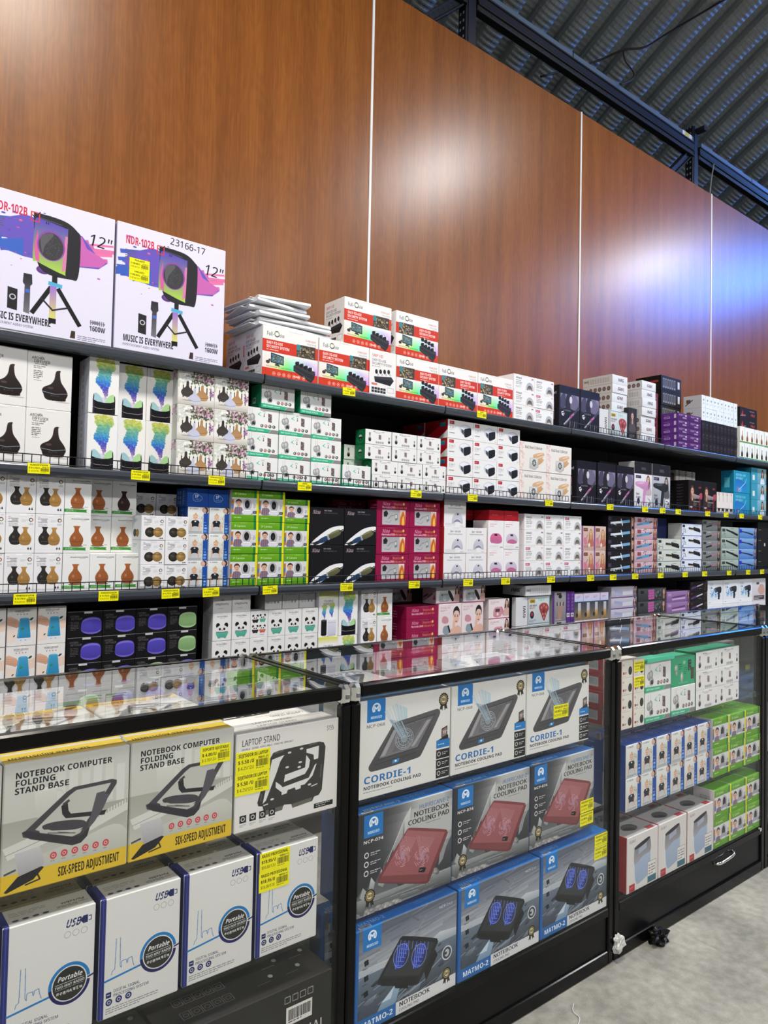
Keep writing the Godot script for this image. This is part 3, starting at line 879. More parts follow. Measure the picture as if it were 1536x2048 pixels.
func art_lower_middle() -> void:
	des("twovase", 0.0895, 0.131, 0.088, 1300, "eaeaec", "humidifier_box", "white carton with a black and a wooden vase humidifier")
	T("THE", 8, 10, 3, "5a5a5a", 1); T("ULTRASONIC", 8, 16, 4.4, "5a5a60", 1, 0.95); T("AROMA", 20, 22, 4.4, "5a5a60", 1, 0.95); T("HUMIDIFIER", 8, 28, 4.4, "5a5a60", 1, 0.95)
	Z(10, 36, 32, 4, 3.4, "9a9a9e"); Z(54, 22, 22, 3, 3, "c4c4c8")
	led_ring(87, 22, 6); T("LED", 79, 35, 6, "2a2a2e", 0, 1.1)
	P([84, 5, 90, 2, 96, 5, 90, 9], "d4d4d8")
	pots(34, 114, 44, "35312e"); pots(68, 116, 44, "b88c4e")
	for i in 5:
		P([22 + i * 6, 102, 26 + i * 6, 102, 24 + i * 6, 106], "6a6672")
	pots(80, 134, 6, "1e1e22"); pots(89, 134, 6, "3a3a3e")
	face("s", "e0e0e6"); pots(50, 100, 34, "35312e")
	fin("f4f4f4")
	for k in 2:
		des(["orange", "brownvase"][k], 0.0895, 0.131, 0.088, 1300, "e9eae9", "humidifier_box", ["white carton with an orange wooden vase and a green ribbon", "white carton with a dark brown vase and a green ribbon"][k])
		T("Ultrasonic Aroma Humidifier", 96, 12, 4, "4a4a4a", 1, 0.9, 2); Z(64, 19, 32, 1, 3, "9a9a9a")
		E(48, 120, 26, 3.4, "6a6a68")
		pots(48, 120, 52, ["ac663a", "3a2826"][k])
		T("200ml", 74, 114, 3.6, "6a6a6a", 0)
		P([0, 124, 86, 126, 82, 131, 86, 137, 0, 136], "3f8f3a")
		T("Luxe life with", 6, 127, 3, "e0f0dc", 1); Z(6, 132, 60, 1, 3, "c0dcb8")
		face("s", "dcdedc"); Z(20, 20, 50, 8, 6, "b8bab8")
		fin("f2f2f2")
	des("ballhum", 0.09, 0.0895, 0.095, 1200, "eaeaec", "humidifier_box", "white carton with two round wooden humidifiers")
	T("THE", 10, 8, 3, "5a5a5a", 1); T("ULTRASONIC", 10, 13, 4, "6a6a70", 1, 0.95); T("AROMA", 22, 19, 4, "6a6a70", 1); T("HUMIDIFIER", 10, 25, 4, "6a6a70", 1, 0.95); Z(10, 32, 26, 3, 3.2, "a4a4a8"); Z(54, 20, 20, 4, 3, "c8c8cc")
	led_ring(86, 22, 5.5); T("LED", 78, 33, 5, "2a2a2e", 0, 1.1)
	pots(36, 88, 42, "38342c", false); pots(70, 88, 42, "bc9452", false)
	E(80, 93, 2.6, 2.6, "1e1e22"); E(88, 93, 2.6, 2.6, "1e1e22")
	face("s", "dfe4e6"); pots(34, 88, 34, "38342c", false); pots(62, 88, 34, "bc9452", false); Z(20, 14, 40, 3, 5, "9a9aa0")
	fin("dcdce0")
	for k in 2:
		des(["ipbaby", "ipbabybig"][k], [0.087, 0.0961][k], [0.1027, 0.1133][k], 0.085, 1300, "e2e4e4", "camera_box", "white and blue carton with a crawling baby in black")
		G(0, 0, 100, 118, "eceeec", "ccd0cc")
		mottle(50, 34, 26, 60, ["c0c4bc", "d8dad6", "a8aca4", "d4d0c8"], 40, 5)
		T("IP CAMERA", 8, 5, 6, "4a4a52", 0, 0.95)
		person_baby(36, 46, 22)
		R(76, 0, 24, 118, "1f4fa4")
		E(84, 13, 19, 15, "f0f0f2")
		E(84, 13, 17, 13.4, "caa898"); PS([80, 1, 92, 2, 96, 14, 92, 26, 86, 26, 90, 12], "3a2828"); E(80, 12, 6, 7, "e0bca8")
		Z(80, 68, 14, 1, 4, "c0d0f0"); R(82, 80, 10, 4, "8ab0e8"); R(80, 90, 14, 8, "8ab8ec"); E(86, 108, 8, 6, "5a9ae0")
		for i in 7:
			O(12 + i * 8.6, 112, 3, 1, "4a5a8a")
		face("s", "1f4a9a"); Z(20, 14, 40, 1, 6, "8aa8e0")
		for i in 3:
			O(40, 40 + i * 22, 6, 2, "c0d0f0")
		face("t", "21499a"); O(46, 44, 20, 1.4, "6a8ad0", 12); T("IP", 36, 38, 9, "9ab4e8", 1)
		fin()
	des("ipblue", 0.087, 0.0715, 0.1027, 1300, "1f4fa4", "camera_box", "blue carton lying on its back with a white rounded emblem")
	PS([28, 52, 26, 34, 34, 22, 46, 22, 70, 36, 72, 46, 62, 54], "1f4fa4"); L([28, 52, 26, 34, 34, 22, 46, 22, 70, 38, 72, 46, 62, 56, 40, 58, 28, 52], 1.6, "b8ccf0")
	T("IP", 36, 28, 14, "e8f0fc", 1, 0.95); T("CAMERA", 36, 46, 5.5, "a8c0ec", 0, 0.95)
	face("s", "1d478e")
	for i in 3:
		O(20, 20 + i * 22, 5, 1.6, "e0e8f8", 6); O(44, 20 + i * 22, 5, 1.6, "e0e8f8", 6)
	Z(70, 12, 14, 8, 8, "8aa8e0")
	fin()
	for k in 2:
		des(["ipgreen", "ipgreenbig"][k], [0.122, 0.1373][k], [0.128, 0.1143][k], 0.09, 1200, "6aa81c", "camera_box", "green carton with a small boy and a white round headed camera")
		var H: float = 100.0 * cur.h / cur.w
		var a: float = H * 0.24
		var b: float = H * 0.79
		G(0, 0, 100, a, "6fae22", "5c9a1a")
		T("IP Camera", 8, H * 0.09, 7, "eef6e0", 0, 0.95)
		G(0, a, 92, b - a, "dcdcde", "d2d2d5")
		P([0, a + 8, 6, a + 6, 6, b - 8, 0, b - 6], "c07a40")
		R(0, a + 24, 5, 14, "4a78b8")
		person_boy(24, a + 17, 16)
		E(57, a + 23.5, 16, 19.5, "a8a8b4"); ball(56, a + 22, 15.5, 19, "f0f0f4", 0.6); E(56, a + 22, 9.4, 14, "1e1e22"); E(56, a + 24, 3, 4, "3a3a44")
		E(57, b - 7, 22, 10, "a4a4b0"); P([36, b - 9, 38, a + 44, 48, a + 40, 64, a + 40, 74, a + 44, 76, b - 9, 68, b, 44, b], "f2f2f6", "d0d0da"); L([38, a + 44, 56, a + 47, 74, a + 44], 1, "b0b0bc")
		L([56, a + 4, 56, a - 2], 1, "d0d0d8")
		Z(80, a + 20, 10, 4, 4, "7a7a80"); R(79, b - 14, 14, 9, "26262a"); R(82, b - 12, 7, 4, "8a8a8a")
		G(0, b, 100, H - b, "66a61a", "5c9a1a"); Z(8, b + H * 0.08, 40, 1, 4, "e0f0d0")
		R(82, 0, 9, a, "1e7a3a"); R(82, b, 9, H - b, "1e7a3a")
		R(92, 0, 8, H, "e8dc14")
		face("s", "d6d6d8"); Z(20, 20, 30, 8, 6, "a8a8aa")
		face("t", "68a828"); T("IP Camera", 10, 16, 8, "cfe4b4", 0)
		fin("7ab43a")
	des("drill", 0.18, 0.165, 0.12, 900, "17171a", "nail_drill_box", "black carton with a blue and olive nail drill handpiece")
	F("Nina", 6, 7, 9, 22, "e4c8d0", 2, 0, 0.3)
	T("NM-25000", 40, 6, 3.4, "c0c0c4", 1); T("Manicure & Pedicure Set", 40, 12, 2.6, "a0a0a6", 0)
	PS([2, 90, 20, 74, 60, 50, 98, 44, 98, 56, 70, 62, 60, 74, 30, 92, 4, 96], "eeeef0")
	PS([10, 88, 30, 80, 34, 86, 16, 92], "232a34"); L([4, 88.5, 14, 87], 2.4, "2a2a2e")
	PS([26, 80, 48, 70, 52, 80, 32, 88], "2e4c70", "24405e")
	for i in 4:
		L([30 + i * 5, 80 - i * 2, 33 + i * 5, 88 - i * 2], 0.8, "16283c")
	PS([50, 68, 56, 66, 60, 76, 54, 80], "a0a8a8")
	PS([56, 66, 76, 56, 88, 54, 92, 62, 82, 70, 60, 77], "6e6e4c", "54563a"); L([88, 58, 99, 53], 2.4, "18181a")
	L([58, 66, 84, 56], 1.6, "9a9a78")
	fin()
	for k in 2:
		des(["manicure", "manicureflat"][k], [0.1985, 0.208][k], [0.126, 0.06][k], [0.07, 0.15][k], 850, "941a48", "manicure_box", ["dark pink manicure set carton with a grey picture window", "flat dark pink manicure set carton"][k])
		var u := 1.0 if k == 0 else 0.9
		T("Nina", 16, 5, 8 * u, "f0c0d0", 2, 0.9, 0, 0, 0.25); T("Mercedes2000", 15, 15, 5 * u, "f4d8e0", 1, 0.85)
		T("Manicure", 50, 6, 6 * u, "e8a860", 2, 0.85); T("Pedicure Set", 50, 14.5, 6 * u, "e8a860", 2, 0.85); E(82, 8, 3, 3.4, "e8b860")
		if k == 0:
			G(16, 23, 54, 36, "a8a8ac", "c0c0c4")
			P([20, 30, 28, 25, 34, 32, 30, 40, 21, 40], "2a2a2c"); P([54, 34, 62, 32, 64, 46, 56, 50], "7a8078"); P([55, 36, 61, 34, 62, 42, 56, 44], "c8ccc0")
			L([34, 46, 42, 38, 52, 36], 1, "5a5a5e"); L([24, 52, 38, 54, 44, 48], 0.8, "6a6a6e")
			G(70, 23, 18, 36, "e8e0d8", "d05a20"); PS([74, 58, 72, 44, 80, 26, 86, 40, 86, 58], "c86a28"); PS([77, 58, 78, 44, 82, 38, 84, 58], "f0c060")
		face("s", "8a1540"); Z(10, 12, 30, 4, 6, "d86a90")
		face("t", "9a2250")
		fin("8c2048", 0.3)
	des("sunlamp", 0.154, 0.13, 0.12, 900, "ecebec", "nail_lamp_box", "white carton with a white arched nail lamp")
	T("2in1 · UV/LED", 50, 10, 6, "6a6a6e", 1, 0.9, 1); T("Intelligent Phototherapy Machine", 50, 20, 3.6, "5a5a5e", 0, 0.9, 1)
	P([34, 72, 35, 58, 40, 47, 48, 39, 60, 35, 72, 39, 80, 47, 85, 58, 86, 72, 80, 74, 76, 64, 68, 58, 60, 56, 52, 58, 44, 64, 40, 74], "d4d4de", "b8b8c6")
	P([41, 73, 45, 65, 52, 60, 60, 58, 68, 60, 75, 66, 79, 73, 70, 68, 60, 66, 50, 68], "86869a"); P([58, 40, 65, 39, 65, 44, 58, 45], "26262e")
	for i in 5:
		O(10 + i * 9, 76, 3.4, 0.7, "a0a0a4")
	Z(74, 80, 20, 1, 2.6, "7a7a7e")
	face("s", "c22a38")
	fin("e2e2e4")
	for k in 2:
		des(["pinklamp", "paleLamp"][k].to_lower(), 0.123, 0.151, 0.11, 900, "eeeced", "nail_lamp_box", ["white carton with a bright pink nail lamp", "white carton with a pale violet nail lamp"][k])
		Z(10, 14, 70, 1, 5, "d8707c"); Z(10, 23, 40, 1, 5, "d8707c")
		var c: Color = [Color("d8709c"), Color("d4c8dc")][k]
		PS([14, 90, 14, 72, 26, 58, 50, 54, 74, 58, 88, 74, 88, 92, 74, 84, 40, 82, 24, 94], c, c.darkened(0.08))
		PS([20, 96, 30, 84, 56, 80, 82, 88, 84, 96, 60, 100, 36, 98], "c06a94")
		P([40, 58, 58, 58, 60, 66, 42, 66], "26202a")
		for i in 6:
			O(12 + i * 10, 112, 3.6, 0.8, "b0a8ac")
		R(76, 114, 20, 2.4, "4a4448")
		fin("e4e2e3")
	des("redlid", 0.115, 0.0545, 0.11, 700, "b3202a", "nail_lamp_box", "flat red carton lying on the white cartons")
	G(0, 0, 100, 48, "b8242c", "a01a24"); Z(20, 22, 56, 1, 5, "e0888c")
	fin()
	des("pinkbeauty", 0.1195, 0.146, 0.06, 800, "c89a9c", "beauty_box", "narrow carton with a blonde woman and pink brush beneath a purple edge")
	G(0, 0, 100, 122, "d8c0b8", "c0a090"); R(0, 0, 7, 122, "7a4a98")
	R(12, 10, 34, 16, "4a3030"); T("GWi", 16, 13, 9, "e08a4a", 1)
	portrait(74, 30, 22, "b8844c", "e0b89c", "b87060"); PS([12, 70, 20, 58, 34, 62, 42, 84, 34, 96, 20, 92], "d07a90"); L([34, 62, 46, 44], 3, "8a5060"); Z(14, 100, 60, 2, 6, "7a5a54"); E(60, 96, 9, 10, "e8dcd0")
	fin()
	for k in 2:
		des(["curlblack", "curlpink"][k], [0.285, 0.266][k], 0.0722, 0.1, 600, ["1e1c20", "c8a8b4"][k], "curling_iron_box", ["long black carton with a clip on curling iron", "long rosy carton with a blue hair wand"][k])
		if k == 0:
			R(0, 2, 12, 8, "4a3a54")
			L([10, 16, 52, 13], 5, "dce4ea"); L([50, 13, 82, 10], 6.5, "78a8cc"); L([48, 6, 54, 20], 3, "e8eef2"); L([10, 16, 30, 20], 2, "a8b0b8")
			portrait(94, 6, 9, "5a3c30", "d8a890", "2a2226"); R(88, 0, 2, 25, "b08a70")
		else:
			G(0, 0, 100, 27, "d0b4bc", "b898a4"); R(12, 3, 16, 9, "8a4a54"); mottle(30, 2, 40, 8, ["c0a0b0", "e0ccd0", "8a6a7a"], 24, 3)
			L([10, 19, 34, 16], 5, "4a7898"); L([34, 16, 66, 12], 6.5, "5a98c4"); L([66, 12, 76, 10], 3, "303840")
			portrait(91, 4, 10, "5a382c", "d8a48c", "7a4a54")
		fin()
	for k in 2:
		des(["straightwhite", "straightblue"][k], [0.3, 0.279][k], [0.076, 0.084][k], 0.1, 600, "d4d6d2", "straightener_box", ["long pale carton with a black hair straightener", "long white and blue carton with a dark hair straightener"][k])
		var H: float = 100.0 * cur.h / cur.w
		R(0, 0, 100, H, ["ccd0c8", "dce2ee"][k]); R(0, 0, 100, 1.2, ["8a968c", "3a58a8"][k]); R(0, 0, 1.2, H, ["8a968c", "3a58a8"][k])
		R(5, 4, 12, 6, "33373a"); mottle(4, 12, 20, 11, ["8a8e86", "5a605c", "a8aca4"], 16, 2)
		L([36, 12, 60, 14], 5, "26282a"); L([60, 14, 92, 19], 6.5, "1e2022"); L([60, 10, 90, 14], 4, "303234"); L([38, 15, 60, 16], 2, "b0a078")
		Z(64, 5, 28, 1, 2.4, "6a706c"); R(3, H - 5, 7, 4, ["8a968c", "4a68b8"][k])
		fin()
	des("navy", 0.29, 0.14, 0.1, 500, "1e2a5c", "straightener_box", "plain navy blue carton with pale lettering")
	T("GWi", 34, 10, 8, "8a9ad0", 1, 1.2, 0, 0, 0.2)
	fin()
	des("greybox", 0.265, 0.0735, 0.1, 600, "7a7a7a", "curling_iron_box", "long grey carton with a pink ended curling wand and a portrait")
	G(0, 0, 100, 28, "8a8c8a", "6a706e"); R(4, 4, 16, 7, "3a3c3e"); L([20, 19, 52, 14], 4.4, "26282a"); L([52, 14, 74, 10], 4, "b0708c"); portrait(91, 5, 9, "3a2a24", "c89a84", "3a3232"); Z(30, 5, 24, 1, 3, "c8c8c8")
	fin()
	des("greenbox", 0.27, 0.081, 0.1, 600, "9fb0a8", "straightener_box", "long grey green carton with a black straightener")
	G(0, 0, 100, 30, "b4c0b8", "8ea098"); R(4, 5, 18, 8, "3c4644"); L([28, 8, 60, 14], 5, "232628"); L([60, 14, 94, 22], 6, "1d2022"); Z(50, 4, 36, 1, 3, "5a6a62"); mottle(6, 17, 18, 10, ["708078", "4a5852"], 12, 2)
	fin()
	des("bluewand", 0.287, 0.081, 0.1, 600, "5a8ac8", "straightener_box", "long bright blue carton with a dark styling wand")
	G(0, 0, 100, 28, "8ab0dc", "4a7ac0"); R(0, 4, 12, 10, "2434d0"); L([8, 10, 50, 14], 3, "26304a"); L([50, 14, 78, 18], 4, "1e2638"); portrait(92, 5, 9, "3a3038", "c8a098", "3a4a7a")
	fin()
	des("blackcase", 0.2, 0.375, 0.2, 400, "1b1d1e", "tool_box", "tall black carton with thin amber lines")
	for i in 4:
		R(6, 30 + i * 42, 24, 2, "b08a58")
	R(56, 84, 12, 12, "c8c8c4")
	fin()

func panda(x: float, y: float, s: float, c) -> void:
	for k in [-1, 1]:
		E(x + k * s * 0.36, y - s * 0.95, s * 0.17, s * 0.2, "1c1a1a")
		P([x + k * s * 0.12, y - s * 0.06, x + k * s * 0.4, y - s * 0.06, x + k * s * 0.34, y + s * 0.06, x + k * s * 0.16, y + s * 0.06], hx(c).darkened(0.1))
	PS([x - s * 0.5, y - s * 0.45, x - s * 0.44, y - s * 0.8, x, y - s * 1.0, x + s * 0.44, y - s * 0.8, x + s * 0.5, y - s * 0.45], "e6e4e2")
	PS([x - s * 0.52, y - s * 0.42, x, y - s * 0.38, x + s * 0.52, y - s * 0.42, x + s * 0.42, y - s * 0.1, x + s * 0.2, y, x - s * 0.2, y, x - s * 0.42, y - s * 0.1], c, hx(c).darkened(0.12))
	L([x - s * 0.5, y - s * 0.45, x, y - s * 0.41, x + s * 0.5, y - s * 0.45], s * 0.04, "3a4a4a")
	for k in [-1, 1]:
		E(x + k * s * 0.19, y - s * 0.66, s * 0.09, s * 0.1, "1c1a1a")
	E(x, y - s * 0.58, s * 0.05, s * 0.03, "1c1a1a")

func art_bottom() -> void:
	des("bluediff", 0.0895, 0.1263, 0.088, 1300, "e4e2e0", "diffuser_box", "white carton with a blue cone diffuser held in a hand")
	T("AROMA DIFFUSER", 50, 9, 6.4, "3a3a3e", 0, 0.72, 1); Z(28, 17, 46, 1, 2.6, "8a8a8e")
	for i in 4:
		E(34 + i * 11, 25, 2.2, 2.4, "8a8c98")
	P([0, 34, 10, 32, 34, 44, 42, 56, 40, 70, 32, 76, 24, 72, 0, 64], "dcb49c", "c8987c")
	for i in 3:
		L([2, 44 + i * 8, 30, 50 + i * 7], 1, "b88468")
	P([76, 56, 100, 46, 100, 84, 79, 88], "e4cdbc")
	P([0, 72, 24, 78, 38, 82, 34, 124, 0, 130], "e8d8cc")
	P([34, 114, 42, 44, 45, 40, 72, 40, 75, 44, 82, 114], "4aa0ca", "2e86b4"); E(58, 40.5, 14, 2.4, "5cb0d6"); L([44, 50, 39, 108], 2, "62b4da")
	P([33, 112, 46, 116, 70, 116, 83, 112, 84, 122, 80, 127, 36, 127, 32, 122], "dce0e6")
	PS([46, 82, 52, 76, 58, 78, 54, 84], "3a8a4a"); PS([76, 48, 82, 40, 90, 40, 84, 48], "2e4a34"); PS([20, 108, 24, 102, 28, 102, 24, 108], "2e4a34")
	E(48, 122, 2, 1.4, "6a7078"); E(64, 122, 2, 1.4, "6a7078")
	fin("eeecea")
	for k in 2:
		des(["violetdiff", "greendiff"][k], 0.1175, 0.089, 0.088, 1200, "1b1a1c", "diffuser_box", ["black carton with a glowing violet tub diffuser", "black carton with a pale green tub diffuser"][k])
		T("AROMA", 6, 11, 5.6, "8a8688", 0, 0.95); T("DIFFUSER", 9, 18.5, 5.6, "8a8688", 0, 0.95)
		Z(8, 30, 24, 6, 4.6, "5a5658")
		var c: Color = [Color("5a4fc0"), Color("93bd80")][k]
		PS([38, 56, 38, 46, 39, 34, 44, 25, 54, 20, 68, 18, 82, 19, 92, 23, 97, 32, 98, 46, 97, 58, 92, 64, 82, 68, 68, 69, 54, 67, 44, 63], c, c.darkened(0.2))
		PS([41, 32, 46, 25, 56, 21, 68, 19.5, 82, 20.5, 91, 24, 95, 31, 88, 27, 68, 25, 50, 28], c.lightened(0.22))
		PS([39, 56, 48, 61, 68, 64, 86, 62, 97, 55, 96, 60, 90, 65, 80, 68.5, 68, 69.5, 54, 67.5, 43, 62], c.lightened(0.12))
		L([0, 0.4, 100, 0.4], 1, "6a686a")
		fin("c8c8c8", 0.3)
	for k in 3:
		des(["panda", "pandaturned", "pandafour"][k], 0.0812, 0.1075 if k != 1 else 0.083, 0.089, 1300, "e6e6e5", "humidifier_box", ["white carton with a panda shaped humidifier in green", "white carton lettered upside down", "white carton with four animal humidifiers"][k])
		if k == 0:
			T("Pet Humidifiers", 50, 12, 8, "3e3e3e", 0, 0.74, 1); T("HUMIDIFIER", 50, 23, 4, "8a8a8a", 0, 0.9, 1)
			panda(50, 118, 62, "5fb6a0")
		elif k == 1:
			T("Pet", 58, 44, 9, "4a4a4a", 0, 0.9, 0, PI); T("Humidifiers", 84, 66, 11, "3a3a3a", 0, 0.9, 0, PI); Z(30, 80, 40, 1, 5, "8a8a8a")
		else:
			panda(28, 56, 34, "2a2628"); panda(70, 54, 34, "5fb6a0"); panda(28, 108, 34, "3a3034"); panda(70, 108, 34, "d86a54"); Z(56, 118, 36, 1, 5, "4a4a4a")
		face("s", "c6c8c8"); Z(14, 12, 50, 14, 7, "a4a6a6")
		fin("eeeeee" if k != 1 else "")
	des("pandatop", 0.0812, 0.083, 0.089, 1300, "d8d8d8", "humidifier_box", "white carton with four small icons under its name")
	T("Pet Humidifiers", 50, 20, 10, "4a4a4a", 0, 0.8, 1); Z(34, 36, 34, 1, 5, "9a9a9a")
	for i in 4:
		O(18 + i * 20, 66, 6, 1.4, "6a6a6a"); R(15 + i * 20, 62, 6, 8, "7a7a7a" if i > 1 else "c8c8c8")
	face("s", "a4a6a6")
	fin()
	des("retro", 0.16, 0.085, 0.1, 900, "d8cfd2", "foot_care_box", "white and rose carton with a grey gadget and a dark haired woman")
	PS([12, 44, 14, 18, 24, 10, 52, 10, 58, 22, 56, 44, 40, 48, 22, 48], "b8bcc0", "a0a4a8"); T("MET TTS", 20, 22, 6, "3a3c40", 1, 0.9); E(36, 38, 6, 6, "c8ccd0"); L([36, 38, 38, 34], 1.4, "3a3c40")
	PS([50, 18, 60, 14, 76, 40, 68, 46], "26262a"); portrait(90, 8, 12, "3a2a28", "d8b09c", "c09890"); R(0, 50, 100, 3, "a85a78")
	face("s", "b8aab0"); L([6, 34, 24, 24], 4, "4a4044"); L([24, 34, 44, 22], 4, "6a5a60"); P([48, 40, 54, 20, 60, 40], "a04a64")
	fin()
	des("facewoman", 0.158, 0.152, 0.1, 900, "e6d8da", "foot_care_box", "pale pink carton with a bare shouldered woman touching her cheek")
	T("Pro-Lilac 2002", 6, 8, 6, "b87a90", 2, 0.8, 0, 0, 0.15); Z(6, 18, 30, 2, 3, "a8989c")
	PS([14, 56, 16, 42, 26, 38, 40, 44, 42, 58, 28, 62], "c8909c"); PS([18, 88, 24, 70, 44, 72, 48, 92, 30, 96], "8a9aa4"); L([42, 70, 50, 90], 7, "2a282c")
	PS([50, 96, 56, 80, 72, 76, 84, 70, 98, 78, 100, 97, 50, 97], "dcb09c")
	E(78, 44, 13, 20, "e4bca8"); PS([64, 40, 66, 18, 80, 8, 92, 20, 93, 42, 88, 26, 76, 22, 68, 28], "2a2224")
	for k in [-1, 1]:
		L([78 + k * 9, 37, 78 + k * 3, 37], 1.4, "2a2020"); E(78 + k * 6, 41, 2.6, 1.6, "332824")
	L([78, 42, 80, 51, 77, 52], 0.9, "c08c78"); E(78, 57, 4.6, 1.8, "b84a50")
	PS([62, 66, 66, 50, 70, 58, 74, 74, 70, 90, 62, 92], "deb49e")
	fin("e2d2d4")
	des("gadgetpink", 0.16, 0.1043, 0.1, 900, "e6dcdd", "foot_care_box", "pale carton with a pink dial gadget and a dark haired woman")
	T("Pro-Lilac 2002", 8, 6, 5.4, "b87a90", 2, 0.8, 0, 0, 0.15); Z(8, 14, 26, 1, 3, "a8989c")
	PS([22, 54, 24, 34, 34, 26, 56, 26, 64, 36, 62, 54, 48, 60, 32, 60], "d898a4", "c88894"); R(32, 32, 22, 10, "4a4448"); E(43, 50, 5, 5, "eed8dc")
	PS([56, 30, 64, 26, 78, 50, 70, 56], "c88494"); portrait(88, 10, 14, "5a3a3c", "dcb4a0", "d0a8a0"); R(0, 62, 100, 3.4, "b8647c")
	face("s", "cfc4c6"); bars(16, 46, 20, 12, "3a3638")
	face("t", "ded4d6")
	fin()
	des("brush", 0.125, 0.166, 0.06, 800, "8c8c92", "makeup_brush_box", "grey carton with a fan of copper makeup brushes")
	G(0, 0, 100, 133, "9a9aa0", "7a7a80"); R(0, 0, 13, 133, "5a3478")
	E(56, 20, 13, 9, "2a2a30"); R(30, 4, 34, 9, "4a3434")
	for i in 5:
		L([54 + (i - 2) * 3, 124, 56 + (i - 2) * 11, 62], 4.6, "b08068"); L([56 + (i - 2) * 11, 62, 57 + (i - 2) * 12, 48], 6.5, ["4a3a34", "b89a88"][i % 2])
	Z(20, 126, 70, 1, 4, "d8d8dc")
	fin("", 0.25)
	des("purpletall", 0.037, 0.166, 0.06, 800, "56307c", "makeup_brush_box", "slim violet carton with pale round icons and a white foot label")
	for i in 5:
		O(50, 50 + i * 56, 14, 5, "a890c8")
	R(10, 336, 80, 60, "dcd6e2"); bars(18, 350, 64, 30, "3a3444")
	fin()
	des("slimbeauty", 0.0845, 0.158, 0.07, 800, "8a90a4", "beauty_box", "narrow carton with a pale header and a brass nozzle picture")
	G(0, 0, 100, 56, "d8c8dc", "b8c4e4"); Z(20, 20, 50, 2, 8, "a86a9a")
	G(0, 56, 100, 131, "3a4050", "8a7a60"); R(40, 64, 34, 60, "b8bac0"); G(40, 120, 34, 60, "c8a878", "8a6a40"); E(28, 150, 14, 16, "3a3230")
	fin()
	des("silkbrush", 0.28, 0.0687, 0.1, 600, "b0aebc", "hair_dryer_box", "long lavender grey carton with a folded dryer and a portrait")
	G(0, 0, 100, 25, "c4c0cc", "a09cb0"); R(0, 23, 100, 2, "5a3a74"); L([14, 9, 44, 13], 7, "98a0c4"); L([46, 15, 80, 14], 9, "c8c8d0"); portrait(93, 5, 8, "2e2226", "d0a898", "6a5a70")
	fin()
	des("rollers", 0.336, 0.081, 0.1, 600, "3a3c40", "hair_roller_box", "long dark carton with pink hair rollers and a portrait")
	G(0, 0, 100, 25, "4a4e50", "2e3034"); R(8, 4, 12, 6, "1e2020")
	for i in 4:
		L([36 + (i % 2), 5 + i * 5, 56, 4 + i * 5], 4.4, "b05a98")
	mottle(60, 3, 24, 18, ["5a6462", "2a2e30", "6a7470"], 24, 3); portrait(92, 6, 9, "4a3830", "c8a08c", "3a3a3e")
	fin()
	des("mauve", 0.3, 0.0733, 0.1, 600, "8a6a9a", "straightener_box", "long mauve carton with a violet straightener")
	G(0, 0, 100, 25, "9a7aa8", "7a5a8c"); R(6, 4, 14, 6, "b48ab8"); L([24, 18, 80, 16], 4, "c8a0cc"); L([24, 14, 80, 10], 3, "5a3a6c"); portrait(95, 5, 7, "3a282c", "c89a90", "6a4a70")
	fin()
	des("blackcurl", 0.249, 0.0706, 0.1, 600, "1c1a1d", "curling_iron_box", "long black carton with a violet spiral curling wand")
	L([8, 20, 40, 14], 5, "4a2e60"); L([40, 14, 72, 8], 4, "c8c4cc")
	for i in 5:
		L([12 + i * 6, 21 - i, 14 + i * 6, 15 - i], 1.2, "8a6aa0")
	R(6, 3, 12, 5, "5a2428"); mottle(84, 2, 16, 24, ["5a4a3a", "3a2e26", "7a6650"], 20, 3)
	Z(50, 20, 24, 1, 3, "8a868c")
	fin()
	des("facialgun", 0.232, 0.1765, 0.1, 600, "dfe2e6", "massage_gun_box", "white carton with a black massager over a blue splash")
	T("FACIAL", 10, 8, 7, "7a8290", 0, 0.9); T("GUN", 10, 18, 7, "7a8290", 0, 0.9)
	mottle(20, 22, 60, 30, ["9ac0dc", "6a9cc8", "c0d8e8", "4a84b8"], 50, 5)
	PS([44, 26, 56, 22, 86, 20, 90, 32, 84, 40, 66, 36, 50, 36], "3a3c42", "22242a"); P([68, 36, 80, 36, 78, 60, 68, 60], "1e2024"); E(50, 31, 6, 6, "5a5e66")
	R(0, 62, 100, 14.5, "e8eaec"); Z(8, 68, 20, 1, 4, "9aa0a8")
	fin()
	des("peachbox", 0.232, 0.1765, 0.1, 600, "d4d0d4", "massage_gun_box", "white carton with a peach toned gadget and dark print")
	G(0, 0, 100, 76, "dcdade", "c4c0c8"); PS([40, 40, 60, 20, 86, 24, 90, 50, 60, 54], "c8a090"); R(30, 12, 20, 8, "5a5a60"); R(10, 58, 80, 14, "4a4448"); Z(14, 62, 60, 2, 5, "c8c4c8")
	fin()

func mik(x: float, y: float, s: float) -> void:    # the blue emblem on the cooling pad cartons
	R(x, y, s, s * 0.92, "1f78c4")
	var c := x + s * 0.5
	var t := y + s * 0.16
	A(c, t + s * 0.2, s * 0.2, 140, 400, s * 0.075, "eaf4fc")
	L([c - s * 0.1, t + s * 0.32, c - s * 0.1, t + s * 0.12, c, t + s * 0.22, c + s * 0.1, t + s * 0.12, c + s * 0.1, t + s * 0.32], s * 0.07, "eaf4fc")
	F("MIKUSO", c, y + s * 0.68, s * 0.11, s * 0.62, "eaf4fc", 1, 1)

